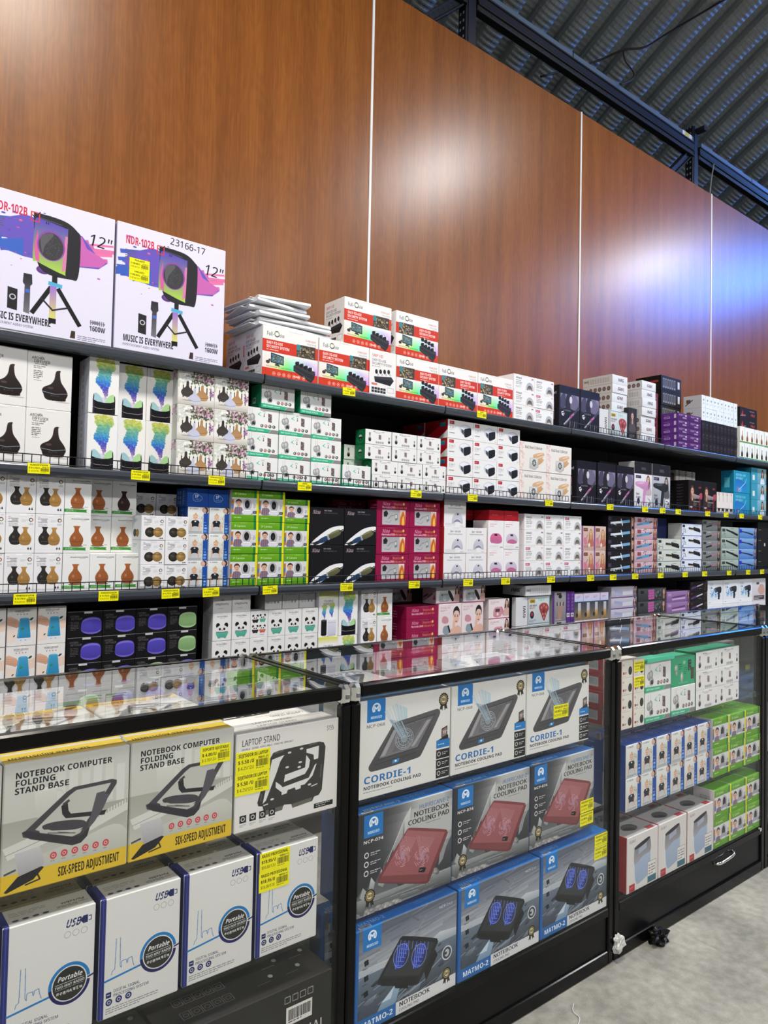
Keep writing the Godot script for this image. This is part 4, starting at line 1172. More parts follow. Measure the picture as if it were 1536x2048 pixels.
func medal(x: float, y: float, s: float) -> void:
	P([x - s * 0.6, y + s * 0.5, x - s * 0.1, y + s * 0.9, x - s * 0.3, y + s * 2.0, x - s * 0.55, y + s * 1.6, x - s * 0.95, y + s * 1.8], "26221c")
	P([x + s * 0.6, y + s * 0.5, x + s * 0.1, y + s * 0.9, x + s * 0.3, y + s * 2.0, x + s * 0.55, y + s * 1.6, x + s * 0.95, y + s * 1.8], "26221c")
	for i in 16:
		E(x + s * cos(i * TAU / 16), y + s * sin(i * TAU / 16), s * 0.18, s * 0.18, "26221c")
	E(x, y, s, s, "26221c"); E(x, y, s * 0.86, s * 0.86, "b8a060"); E(x, y, s * 0.72, s * 0.72, "332d22"); E(x, y, s * 0.6, s * 0.6, "d8cca0")
	T("365", x, y - s * 0.24, s * 0.48, "26221c", 1, 0.95, 1)

func art_showcase() -> void:
	case_goods = true
	# notebook folding stand
	des("stand", 0.2232, 0.2305, 0.0585, 1700, "c9cac2", "laptop_stand_box", "grey carton of a folding notebook stand with a yellow foot band")
	G(0, 0, 100, 88, "d2d3cc", "c2c4bc")
	for i in 6:
		R(40 + i * 10, 6 + (i % 3) * 4, 7, 34, hx("d8d9d2").lightened(0.1 * (i % 2)))
	G(0, 46, 100, 42, "a9aba0", "c4c5bc")
	O(41, 33, 5, 1.2, "cfd0c8", 6); P([23, 25, 40, 23, 39, 44, 37, 46, 26, 47, 24, 45], "dadbd4", "c9cac2"); E(31.5, 24, 8.5, 1.4, "e2e3dc")
	P([0, 66, 34, 58, 48, 60, 44, 66, 4, 76], "d8d9d2"); L([2, 72, 44, 62], 0.5, "8e9086")
	P([56, 60, 100, 46, 100, 56, 60, 70], "d8d9d2")
	for i in 18:
		R(58 + i * 2.4, 58.5 - i * 0.75, 0.9, 4, "a4a69c")
	PS([2, 92, 20, 80, 60, 72, 88, 66, 100, 74, 100, 90, 40, 96], "d0d1c8", "b4b6ac")
	L([2, 87, 10, 85], 1.6, "4a4a48"); L([2, 93, 8, 92], 1.4, "4a4a48")
	F("NOTEBOOK COMPUTER", 7.5, 7, 4.8, 78, "17171a", 1); F("FOLDING", 7.5, 13.3, 4.8, 31, "17171a", 1); F("STAND BASE", 7.5, 19.6, 4.8, 42, "17171a", 1)
	# the stand itself
	var m := "46444a"
	P([14, 56, 17, 55, 48, 30, 54, 27, 86, 26.5, 90, 28, 90, 31, 68, 64, 66, 71, 61, 75, 54, 75.6, 20, 62, 15, 60], m)
	P([24, 56, 51, 33, 56, 30, 85, 29.5, 83, 33, 62, 63, 58, 66, 28, 58], "c3c5bd")
	P([44, 41, 49, 38, 50, 46, 52, 49, 78, 52, 82, 52, 80, 56, 48, 52, 45, 48], "2e2c32")
	P([73, 36, 80, 35.5, 80, 38, 84, 39, 79, 50, 72, 60, 66, 66, 68, 56], "5a585e")
	PS([30, 54, 40, 53, 56, 55, 64, 58, 64, 62, 56, 63, 44, 61, 32, 58], m); P([27, 57, 34, 58, 44, 63, 58, 65.5, 62, 64, 60, 67, 52, 69, 28, 60], "bcbeb6"); L([34, 61, 56, 66], 1, "6a6a68")
	P([14, 56, 19, 55.6, 24, 58, 55, 69, 62, 69, 68, 63, 66, 71, 61, 75.4, 54, 76, 20, 62.5], "37353b")
	L([46, 40, 50, 37.6], 2.2, m)
	R(0, 88, 100, 15.4, "dfbe34")
	for i in 6:
		E(39 + i * 8.6, 80.5, 2.7, 2.9, "c44a50"); O(39 + i * 8.6, 80.5, 1.2, 0.5, "f0d0d0"); Z(37 + i * 8.6, 84.6, 4.6, 1, 1.2, "7a7a74")
	F("SIX-SPEED ADJUSTMENT", 43, 91.5, 7.4, 51, "221f14", 1)
	P([9, 72, 28, 70, 32, 84, 30, 88, 13, 91], "cacacc", "a8a8ac")
	P([2, 101, 12, 91, 30, 87, 32, 88, 24, 96, 14, 99, 4, 102], "26242a"); L([26, 90, 29, 97, 18, 99], 1.2, "2e2c32")
	face("s", "c8c9c2")
	face("t", "dcc040"); R(0, 24, 100, 5, "d0d1ca"); T("SIX-SPEED ADJUSTMENT", 70, 16, 6, "4a401a", 1, 0.7, 0, PI)
	fin("", 0.5)
	# laptop stand
	des("lapstand", 0.2708, 0.2124, 0.024, 1600, "e4e3e0", "laptop_stand_box", "white carton of a black slotted laptop stand")
	F("LAPTOP STAND", 4.5, 4.6, 5.2, 35.5, "26262a", 0); F("DOUBLE SIDED AVAILABLE COOLING BRACKET", 4.5, 11.6, 1.4, 49, "3a3a3e", 3)
	F("S155", 88, 5, 4, 7.2, "3a3a3e", 0)
	var d := "3a3937"
	P([20, 58, 31, 24, 34, 19.5, 40, 18.5, 80, 17.5, 85, 19, 87, 23, 84, 60, 81, 64, 76, 64.6, 74, 68, 54, 69, 53, 66, 46, 65, 44, 67, 26, 66, 25, 62, 21, 61], d)
	P([26, 66, 45, 65.5, 44, 69, 26, 70], "66645f"); P([54, 66, 74, 64.6, 73, 68, 54, 69.6], "66645f")
	P([33, 25, 45, 23, 41, 28, 38, 36, 28, 58, 25, 60], "e4e3e0"); P([67, 22, 80, 21, 79.5, 32, 75, 32.4, 74.5, 28, 67, 25], "e4e3e0")
	P([46, 40, 66, 37.5, 67, 27, 71, 32, 70, 38, 66, 43, 45, 46], "e4e3e0")
	P([37, 44, 41, 47, 44, 50, 70, 47, 76, 37, 78, 36, 74, 46, 66, 52, 62, 52, 62, 54.5, 57, 55, 56, 52.6, 49, 53.4, 48, 56, 43, 56.4, 43, 54, 37, 49], "e4e3e0")
	for q in [[50, 22], [62, 20.6], [48, 34], [61, 32], [60, 36], [34, 58], [71, 53]]:
		E(q[0], q[1], 1.8, 0.9, "d8d7d4")
	for q in [[36, 20, 44, 19.3], [70, 18.8, 78, 18.4], [83, 38, 82, 49], [24, 52, 23, 57]]:
		L(q, 1.3, "5a5956")
	L([26, 61.5, 30, 61], 0.9, "e4e3e0"); L([73, 55, 79, 54], 0.9, "e4e3e0")
	L([77, 73, 95, 73], 4, "202022"); Z(78, 71.6, 15, 2, 1.7, "c8c8c8")
	for i in 4:
		R(4 + i * 9, 64 + 1.5, 6, 6, "1e1e20"); O(7 + i * 9, 68.5, 1.5, 0.7, "d8d8d4"); Z(4 + i * 9, 73, 6, 2, 1.2, "9a9a9a")
	face("s", "c4c3c0")
	face("t", "c9c8c6"); T("LAPTOP STAND", 26, 2, 4.6, "3a3a3e", 0, 0.9)
	fin("", 0.5)
	# two-way radio
	des("radio", 0.1599, 0.2271, 0.068, 1900, "dedfdc", "radio_box", "white two-way radio carton with a blue edge and a black round emblem")
	G(0, 0, 100, 142, "e0e1de", "d8d9d5")
	R(0, 0, 5.4, 142, "232c70"); R(1.6, 0, 1.2, 142, "3a4694")
	F("USB", 66, 10, 9, 17, "20265c", 1, 0, 0.25); P([83, 14.5, 87, 10, 92, 10, 92, 19, 87, 19], "20265c"); L([93, 12, 96, 12, 96, 17, 93, 17], 0.9, "20265c")
	R(66, 15, 17, 0.9, "dedfdc")
	for i in 3:
		O(69 + i * 9.6, 27, 3.6, 0.5, "9a9c9c")
	L([14, 92, 15, 88, 18, 86, 19, 50], 0.7, "3a7ab8"); L([24, 50, 24.4, 84, 26, 87, 26, 81, 27, 79, 32, 79, 33, 84, 34, 82, 34, 79, 39, 78, 40, 84, 42, 90], 0.7, "3a7ab8")
	L([5.4, 98, 52, 92], 2.4, "2278bc"); L([94, 84, 100, 82.6], 1.9, "1c1e58")
	A(73, 84, 22, 172, 352, 3.6, "2278bc"); A(73, 84, 22, 8, 172, 3.6, "1c1e58")
	E(73, 84, 18.8, 18.8, "2c2c2a")
	F("Portable", 73, 73.6, 5.6, 28, "f0f0ee", 1, 1, 0.25); L([57, 82.4, 89, 81.2], 0.6, "e0e0de"); T("TWO-WAY RADIO", 73, 83.6, 3, "e8e8e6", 1, 1.0, 1, -0.04, 0.15); L([57, 88.6, 89, 87.4], 0.4, "c8c8c6")
	var strokes := [[0, 1, 4, 1, 2, 0, 2, 6, 0, 4, 4, 4, 5, 0, 8, 2, 5, 6], [1, 1, 7, 1, 4, 2, 4, 8, 1, 4, 7, 4], [1, 1, 1, 8, 3, 1, 7, 1, 3, 3, 7, 3, 3, 5, 7, 5, 7, 8, 3, 8], [1, 1, 7, 1, 7, 3, 1, 3, 0, 5, 8, 5, 5, 8], [0, 4, 3, 1, 3, 6, 0, 7, 5, 1, 5, 7, 8, 8], [0, 1, 3, 1, 1, 4, 3, 7, 4, 1, 8, 1, 6, 1, 6, 8, 4, 4, 8, 4], [1, 1, 7, 0, 4, 1, 1, 4, 6, 4, 4, 4, 4, 8, 1, 7, 7, 7], [0, 1, 3, 3, 0, 6, 3, 5, 4, 2, 8, 2, 6, 3, 4, 8, 7, 4, 8, 8]]
	for i in 8:
		var q := []
		for j in range(0, strokes[i].size(), 2):
			q += [58.5 + i * 3.7 + strokes[i][j] * 0.4, 91.4 - i * 0.15 + strokes[i][j + 1] * 0.45]
		L(q, 0.5, "e4e4e2")
	R(8, 112, 6.4, 6.4, "20265c"); L([9.4, 115, 13, 115], 1, "c8ccdc"); F("DIGITAL SIGNAL", 17, 110.6, 3.5, 33, "2a2c44", 0); F("PROCESSING SYSTEM", 17, 115.8, 3.5, 44, "2a2c44", 0)
	for i in 3:
		E(12 + i * 12, 124, 4, 4, "20265c"); O(12 + i * 12, 124, 1.8, 0.8, "d8dce4")
	Z(8, 131, 66, 3, 2.6, "8a8c90")
	face("s", "232c70"); R(100.0 * 0.068 / 0.163 - 1.5, 0, 3, 142, "dedfdc")
	face("t", "b4b5b0"); R(0, 0, 6, 42, "232c70")
	for i in 4:
		E(14 + i * 11, 32, 3.6, 2.4, "3a3c54")
	T("Portable", 94, 24, 5, "3a3a3a", 1, 0.95, 0, PI, 0.2); Z(60, 27, 36, 2, 3, "5a5a5a"); Z(10, 12, 40, 3, 4, "8a8b86")
	fin("", 0.5)
	# microphone
	des("mic", 0.4120, 0.1923, 0.15, 1300, "2b2a28", "microphone_box", "large black microphone carton with white lettering and a barcode")
	F("PROFESSIONAL", 96, 25, 6, 56, "d8d6d2", 0, 2); F("MICROPHONE", 96, 33.4, 5, 40, "d8d6d2", 0, 2); T("For recording", 86, 41, 2.6, "a8a6a2", 0, 1.0, 2)
	R(70, 11, 17, 10, "dcdad6"); bars(71.5, 12.5, 14, 6, "1e1c1a"); Z(71.5, 19, 13, 1, 1.4, "4a4846")
	for i in 4:
		L([69 + i * 5, 5, 72.4 + i * 5, 5, 72.4 + i * 5, 8.4, 69 + i * 5, 8.4, 69 + i * 5, 5], 0.4, "a8a6a2")
	face("s", "242321")
	face("t", "2f2e2c")
	for r in 2:
		for i in 5:
			L([14 + i * 6, 10 + r * 12, 19 + i * 6, 10 + r * 12, 19 + i * 6, 16 + r * 12, 14 + i * 6, 16 + r * 12, 14 + i * 6, 10 + r * 12], 0.4, "77746f"); O(16.5 + i * 6, 13 + r * 12, 1.4, 0.4, "77746f")
	for i in 4:
		L([58 + i * 9, 26 - (i % 2) * 12, 66 + i * 9, 26 - (i % 2) * 12], 0.5, "6a6864"); E(68 + i * 9, 22 - (i % 2) * 12, 1.4, 1.6, "b8b6b2")
	fin("", 0.55)
	# cooling pad, white carton
	des("cordie", 0.3095, 0.2408, 0.055, 1500, "e3e4e0", "cooling_pad_box", "white notebook cooling pad carton with a black grille pad")
	mik(7, 0, 19); T("NCP-068", 16, 19.5, 2.4, "4a4c50", 0, 1.5, 1)
	KY = 0.76
	oy = 2.8 * K
	for i in 40:
		var t := rn.randf()
		L([24 + t * 26, 4 + absf(t - 0.5) * 14, 40 + t * 10, 40], rn.randf_range(0.2, 0.7), Color("e3e4e0").lerp(Color("8fbcd4"), 0.2 + 0.6 * rn.randf()))
	PS([32, 30, 34, 26, 38, 24, 60, 21, 82, 18, 86, 18.5, 88, 22, 86, 28, 76, 48, 67, 65, 64, 68, 58, 69, 36, 71, 16, 72, 11, 71, 9.5, 67, 12, 62, 22, 46], "5b5a5e", "4e4d51")
	P([35, 29, 83, 22.6, 63, 58, 18, 62], "47464a")
	P([36, 30, 81, 24.4, 62, 56.5, 20, 60], "6c6b6e", "7d7c7f")
	for i in 22:
		var t := i / 21.0
		var x0: float = lerpf(35, 22, t)
		var y0: float = lerpf(33, 58, t)
		L([x0, y0, x0 + 4.4, y0 - 0.6], 0.45, "c4c4c6"); L([lerpf(72, 55, t), y0 - 4, lerpf(77, 59, t), y0 - 4.6], 0.45, "c4c4c6")
		L([lerpf(45, 34, t), y0 - 2, lerpf(68, 50, t), y0 - 3.6], 0.35, "58575b")
	for r in [10.0, 8.4, 6.4, 3.2]:
		O(47, 44, r, 0.4, "b4c0c8", r * 1.15)
	for i in 12:
		L([47 + 3 * cos(i * PI / 6), 44 + 3.4 * sin(i * PI / 6), 47 + 10 * cos(i * PI / 6 + 0.3), 44 + 11.4 * sin(i * PI / 6 + 0.3)], 0.4, "a0b0ba")
	E(47, 44, 2.8, 3.4, "8c99a2")
	for i in 36:
		var t := rn.randf()
		L([30 + t * 14, 20 + t * 4, 43 + t * 9, 43], rn.randf_range(0.15, 0.5), Color("77767a").lerp(Color("b4d6e8"), 0.3 + 0.6 * rn.randf()))
	L([58, 28, 72, 26.4], 1.6, "545357"); L([59, 27.8, 71, 26.5], 0.7, "7e7d80")
	L([16, 65.4, 61, 62], 0.5, "3c3b3f"); P([35, 64.6, 42, 64, 41, 68, 34, 68.6], "3a90d0"); E(38, 66.2, 1.2, 1.2, "e0eef8")
	KY = 1.0
	oy = 0.0
	medal(92, 9, 5)
	oy = -5.5 * K
	P([90, 40, 97, 38, 97, 47, 90, 49], "3a3634"); P([91, 41, 96, 39.4, 96, 46, 91, 47.4], "8a7a74"); T("15\"", 91.4, 42, 2.6, "f0e0d0", 1)
	P([84, 50, 98, 46, 99, 52, 85, 55], "26262a")
	R(84, 49.5, 16, 7, "2a7cc4"); Z(86, 53, 12, 1, 1.8, "cfe4f4")
	for i in 3:
		R(84, 58 + i * 8.4, 16, 7.6, "232326"); O(87.4, 61.6 + i * 8.4, 1.7, 0.7, "d8d8d8"); Z(91, 60.4 + i * 8.4, 7, 2, 1.5, "d0d0d0")
	oy = 0.0
	F("CORDIE-1", 4.5, 61, 5.6, 50, "2a6eb4", 1); F("NOTEBOOK COOLING PAD", 4.5, 68.6, 2.7, 62, "26262a", 1); Z(4.5, 73, 46, 1, 1.4, "8a8c8e")
	face("s", "dcdcd8")
	face("t", "23506e"); Z(30, 8, 40, 1, 3, "3a6a8a")
	fin("", 0.45)
	# cooling pad, grey mountain carton
	des("hurr", 0.3198, 0.2497, 0.05, 1500, "5a5d5e", "cooling_pad_box", "grey mountain printed cooling pad carton with a dark red pad")
	for i in 100:
		var t := i / 99.0
		for j in 10:
			var s := j / 9.0
			R(t * 100, s * 60, 1.1, 7, Color("33353a").lerp(Color("c9ccca"), clampf(1.5 * exp(-pow((t - 0.75) / 0.34, 2) - pow((s - 0.3) / 0.5, 2)), 0, 0.9)))
	P([66, 62, 74, 50, 80, 54, 88, 40, 94, 46, 100, 38, 100, 68, 66, 68], "54585b", "33373a"); P([88, 40, 94, 46, 90, 56, 85, 60], "8e9495"); P([74, 50, 80, 54, 75, 62], "7c8284")
	P([20, 60, 26, 42, 36, 30, 46, 12, 53, 4, 51, 20, 49, 36, 47, 62], "8e9493", "595e60")
	P([46, 12, 53, 4, 51, 20, 47, 40], "d4d8d6", "a4aaa9"); P([36, 30, 46, 13, 43, 40, 35, 52, 30, 50], "bcc1bf", "787e7f"); P([26, 44, 35, 34, 37, 54, 30, 60], "474b4e"); L([24, 60, 28, 44, 46, 13], 0.5, "dfe3e1"); L([47, 58, 53, 4], 0.5, "c8cccb")
	P([0, 62, 5, 56, 9, 60, 13, 50, 17, 55, 23, 46, 28, 56, 33, 53, 42, 66, 0, 70], "4e5356", "6a7072")
	P([13, 50, 17, 55, 15, 62, 10, 62], "cfd4d2", "8a9092"); P([23, 46, 28, 56, 25, 61, 20, 58], "d6dad8", "8a9092"); P([5, 56, 9, 60, 6, 66, 2, 63], "a4aaab")
	G(0, 65, 100, 14, "9aa09f", "3f4446")
	for i in 26:
		var y := 66 + rn.randf() * 12
		L([rn.randf() * 90, y, rn.randf() * 100, y - 0.6], 0.35, ["888e8e", "6e7476", "a8adad", "505558"][i % 4])
	for i in 40:
		var g := rn.randf_range(0.62, 0.86)
		ball(rn.randf_range(-2, 44), rn.randf_range(75, 80), rn.randf_range(1.5, 4), rn.randf_range(1.2, 2.6), Color(g, g, g), 0.15)
	for i in 22:
		var g := rn.randf_range(0.45, 0.7)
		ball(rn.randf_range(60, 84), rn.randf_range(60, 66), rn.randf_range(1.5, 3.5), rn.randf_range(1, 2.2), Color(g, g, g), 0.15)
	mik(5, 1, 19); T("NCP-074", 14.5, 20.5, 2.4, "f0f0f0", 1, 1.5, 1)
	for i in 3:
		O(8, 32 + i * 7, 1.9, 0.8, "e8e8e8"); Z(12, 30.8 + i * 7, 10, 2, 1.6, "d8d8d8")
	F("HURRICANE-2", 96, 4.6, 3.4, 34, "3a6ea4", 0, 2); F("NOTEBOOK", 96, 9.6, 3.9, 40, "1a1a1c", 0, 2, 0, 0.3); F("COOLING PAD", 96, 15.2, 3.9, 46, "1a1a1c", 0, 2, 0, 0.3); Z(70, 21, 26, 1, 1, "6a6a6c")
	PS([47, 24, 50, 21.5, 55, 21.6, 90, 31, 94.5, 34, 94, 38, 76, 68, 72, 71, 66, 70, 25, 58, 20.5, 55, 22, 50], "84484c", "70383c")
	P([50, 22.6, 92, 34, 74, 64, 24, 52], "a8666a", "8c4c50")
	for i in 46:
		var t := i / 45.0
		L([lerpf(50, 24, t), lerpf(22.6, 52, t), lerpf(92, 74, t), lerpf(34, 64, t)], 0.2, "b4787c")
	for i in 60:
		var t := i / 59.0
		L([lerpf(50, 92, t), lerpf(22.6, 34, t), lerpf(24, 74, t), lerpf(52, 64, t)], 0.12, "9a5a5e")
	P([24, 52, 74, 64, 72, 69.4, 64, 68, 22, 56], "7e4448")
	for q in [[45, 42], [66, 48]]:
		for r in [8.0, 6.4, 4.8, 3.4]:
			for k in 6:
				A(q[0], q[1], r, k * 60 + r * 9, k * 60 + 34 + r * 9, 0.5, ["d4b0c0", "c49aae"][k % 2])
		E(q[0], q[1], 2.4, 2.8, "b08aa0")
	for i in 14:
		L([40 + i * 1.5, 24 + i * 0.5, 44 + i * 0.6, 41], 0.25, "c8a0a4"); L([60 + i * 1.5, 29 + i * 0.5, 64 + i * 0.6, 46], 0.25, "c8a0a4")
	for i in 0:
		L([44 + i * 2, 26 + i * 0.4, 42 + i * 1.2, 40], 0.6, "ac7c80"); L([66 + i * 2, 31 + i * 0.3, 64 + i * 1.2, 44], 0.6, "ac7c80")
	P([64, 56, 71, 58, 69.4, 61.4, 62.4, 59.6], "1c1a1c"); Z(64, 58.4, 4, 1, 1, "d8d8d8")
	medal(12, 64, 4.6)
	face("s", "2a5ea4")
	face("t", "2a78c8"); F("HURRICANE-2", 8, 8, 4, 38, "b4d4f2", 1); R(4, 12.4, 11, 3, "c8d0d8"); bars(5, 12.8, 9, 2, "2a2a2a")
	for i in 4:
		O(54 + i * 6, 8.5, 1.6, 0.5, "8ab4e0")
	fin("", 0.4)
	# cooling pad, stormy sky carton
	des("matmo", 0.3443, 0.2497, 0.055, 1500, "6f7886", "cooling_pad_box", "stormy grey blue cooling pad carton with two glowing blue fans")
	G(0, 0, 100, 30, "5d6472", "a4aab2")
	for i in 60:
		var y := rn.randf() * 24
		var t := y / 24.0
		L([rn.randf_range(-10, 60), y + 5, rn.randf_range(40, 110), y - 2], rn.randf_range(0.5, 2.4), Color("5d6472").lerp(Color("a4aab2"), clampf(t + rn.randf_range(-0.25, 0.3), 0, 1)))
	G(0, 28, 100, 6, "c2c8cc", "8f9ba8")
	P([52, 31, 60, 27, 70, 29, 82, 25, 100, 27, 100, 34, 52, 34], "cdd3d6", "9aa6b0"); P([0, 31, 14, 28, 30, 31, 30, 34, 0, 34], "b4bcc4")
	G(0, 33, 100, 40, "6c7988", "2f3842")
	for i in 46:
		var x := rn.randf_range(-10, 100)
		var y := rn.randf_range(34, 70)
		var w := rn.randf_range(4, 16) * (0.4 + (y - 34) / 40.0)
		var col := Color("96a4b2").lerp(Color("323c46"), rn.randf())
		P([x, y, x + w * 0.5, y - w * 0.22, x + w, y - w * 0.3, x + w * 0.8, y + w * 0.05, x + w * 0.3, y + w * 0.16], col, col.darkened(0.35))
	for i in 40:
		var y := 34 + rn.randf() * 38
		var x := rn.randf_range(-10, 90)
		L([x, y + 2, x + rn.randf_range(6, 30), y - 3], rn.randf_range(0.2, 0.6), ["8e9cab", "a8b4c0", "56636f", "3e4954"][i % 4])
	P([18, 66, 24, 58, 36, 50, 42, 52, 38, 62, 28, 68], "9ab4ca", "6f8aa2"); P([24, 58, 36, 50, 33, 58], "c4d4e0")
	mik(6, 0, 17)
	for i in 3:
		for k in 4:
			E(9.5 + 1.3 * cos(k * PI / 2 + 0.6), 24 + i * 11 + 1.3 * sin(k * PI / 2 + 0.6), 1.1, 1.1, "17191c")
		Z(6, 28 + i * 11, 7, 1, 1, "2e3238")
	T("NCP-212", 95, 5.5, 1.8, "dfe4ea", 0, 1.5, 2)
	PS([39, 19, 42, 16.5, 47, 17, 76, 28, 79.5, 31, 79, 34, 63, 54, 60, 57, 54, 56, 24, 45, 20.5, 42, 21.5, 39], "26282b")
	P([41, 18.5, 77, 31.5, 61, 51, 25, 39], "34373b"); P([22, 40, 61, 52, 60, 57, 54, 56.4, 24, 45.6], "1c1e20"); P([36, 47, 50, 52, 50, 57, 37, 52], "17191b"); P([66, 50, 77, 37, 80, 42, 68, 58], "1e2022")
	for q in [[41, 30], [59, 36]]:
		PS([q[0] - 5, q[1] + 6, q[0] - 4.6, q[1], q[0] + 0.5, q[1] - 7, q[0] + 7, q[1] - 7.5, q[0] + 8, q[1] - 2, q[0] + 3, q[1] + 7, q[0] - 2, q[1] + 9], "2c3c9a")
		for i in 5:
			L([q[0] - 4 + i * 2.4, q[1] + 8 - i * 2.0, q[0] - 2 + i * 2.2, q[1] - 9 + i * 0.4], 0.6, "88a0f0"); L([q[0] - 5 + i * 1.4, q[1] + 5 - i * 2.6, q[0] + 3 + i * 1.2, q[1] + 8 - i * 2.6], 0.5, "6a84e4")
		O(q[0] + 1.5, q[1], 7.5, 0.6, "7a90f0", 8.4)
	for i in 8:
		L([42 + i * 4, 18.5 + i * 1.5, 41 + i * 4, 24 + i * 1.5], 0.5, "7088e0")
	O(90, 44, 5, 1, "cfd6dc"); E(90, 44, 4.2, 4.2, "3a3e42"); E(90, 44, 2.6, 3, "b8bec4"); R(86, 43, 4, 2, "3a3e42")
	R(38, 63, 62, 9.6, "d8dadb"); R(0, 63, 38, 9.6, "2064a8"); R(0, 0, 2.4, 73, "1f62ac")
	F("MATMO-2", 5, 65.8, 4, 30, "e8f2fa", 1); F("NOTEBOOK", 41, 64.2, 3.2, 31, "1c1c1e", 0, 0, 0, 0.25); F("COOLING PAD", 41, 68.8, 2, 20, "3a3a3c", 0)
	medal(90, 60, 4)
	face("s", "1f5ca4")
	face("t", "2a78c8"); F("MATMO-2", 6, 8, 4, 24, "8ab8e8", 1); R(4, 12.4, 11, 3, "c8d0d8"); bars(5, 12.8, 9, 2, "2a2a2a"); Z(60, 8, 30, 2, 2.4, "5a90d0")
	fin("", 0.4)
	des("a9", 0.0682, 0.0577, 0.07, 1300, "e6e3d8", "camera_box", "small cream carton with a black round camera")
	T("A9", 6, 14, 11, "a8484c", 0, 0.9)
	ball(76, 52, 17, 22, "26262a", 0.1); O(76, 52, 11, 2, "4a4a50", 15); L([68, 28, 70, 18], 1.5, "b8b4a8")
	R(10, 56, 14, 12, "a04038"); R(28, 58, 16, 2.6, "5a5650"); R(28, 64, 12, 2.6, "5a5650"); Z(10, 76, 40, 1, 4, "b0ac9e")
	face("s", "a02c34"); R(12, 14, 62, 50, "b8bcb8"); bars(18, 20, 48, 36, "8a9090")
	fin()
	des("sunbig", 0.1967, 0.1913, 0.1, 1300, "dbd8d5", "nail_lamp_box", "cream nail lamp carton with a silver curved lamp")
	PS([22, 26, 26, 20, 66, 12, 74, 16, 75, 40, 74, 74, 68, 80, 36, 88, 28, 84, 24, 70], "b4c4d8", "9aacc4")
	PS([22, 26, 26, 20, 66, 12, 74, 16, 75, 38, 50, 42, 23, 52], "77777a", "a8aab0"); PS([24, 25, 28, 20, 66, 12.5, 72, 15, 60, 20, 40, 24], "2a2a2c"); P([36, 26, 62, 20, 62, 30, 36, 36], "a8b0c0")
	T("SUN1", 6, 6, 5, "6a6866", 0, 1.2)
	R(6, 84, 18, 13, "b03038"); T("SUN1", 8, 88, 3.4, "d88a8c", 1)
	R(66, 58, 28, 37, "e4e2de"); L([66, 58, 94, 58, 94, 95, 66, 95, 66, 58], 0.6, "5a5a5a"); R(66.4, 84, 27.4, 11, "3a6a7c"); Z(69, 64, 22, 4, 5, "8a8a88")
	face("s", "a8262e")
	face("t", "b0aeab"); PS([24, 26, 40, 12, 62, 16, 64, 30, 46, 38], "565452"); PS([26, 28, 34, 22, 50, 30, 46, 38], "2c2a2a"); P([70, 40, 92, 40, 92, 50, 70, 50], "a03038"); T("2-in-1", 66, 10, 6, "8a8886", 0)
	fin("", 0.5)
	des("greysmall", 0.095, 0.036, 0.07, 800, "7c7c7a", "adapter_box", "small grey carton with a dark window")
	R(30, 8, 26, 20, "5a4a4a"); R(33, 11, 20, 14, "8a8482")
	fin()
	des("greylarge", 0.14, 0.115, 0.06, 800, "868785", "adapter_box", "grey carton printed with monochrome machine parts")
	mottle(0, 0, 100, 82, ["4a4a4a", "a8a8a8", "6a6a6a", "c0c0c0", "303030"], 70, 8); O(60, 36, 14, 3, "c8c8c8"); O(30, 56, 10, 3, "2a2a2a")
	fin()

# ---------------------------------------------------------------- building helpers
func numbered(n: String) -> String:
	var k: int = taken.get(n, 0)
	taken[n] = k + 1
	return n if k == 0 else "%s_%03d" % [n, k]

func thing(n: String, label: String, category: String, at := Vector3.ZERO, group := "") -> Node3D:
	var o := Node3D.new()
	o.name = numbered(n)
	add_child(o)
	o.position = at
	o.set_meta("label", label)
	o.set_meta("category", category)
	if group:
		o.set_meta("group", group)
	return o

func setting(n: String) -> Node3D:
	var o := Node3D.new()
	o.name = n
	add_child(o)
	o.set_meta("kind", "structure")
	return o

func part(n: String, mesh: Mesh, mat: Material, parent: Node, at := Vector3.ZERO) -> MeshInstance3D:
	var o := MeshInstance3D.new()
	o.name = n
	o.mesh = mesh
	o.material_override = mat
	o.position = at
	parent.add_child(o, true)
	return o

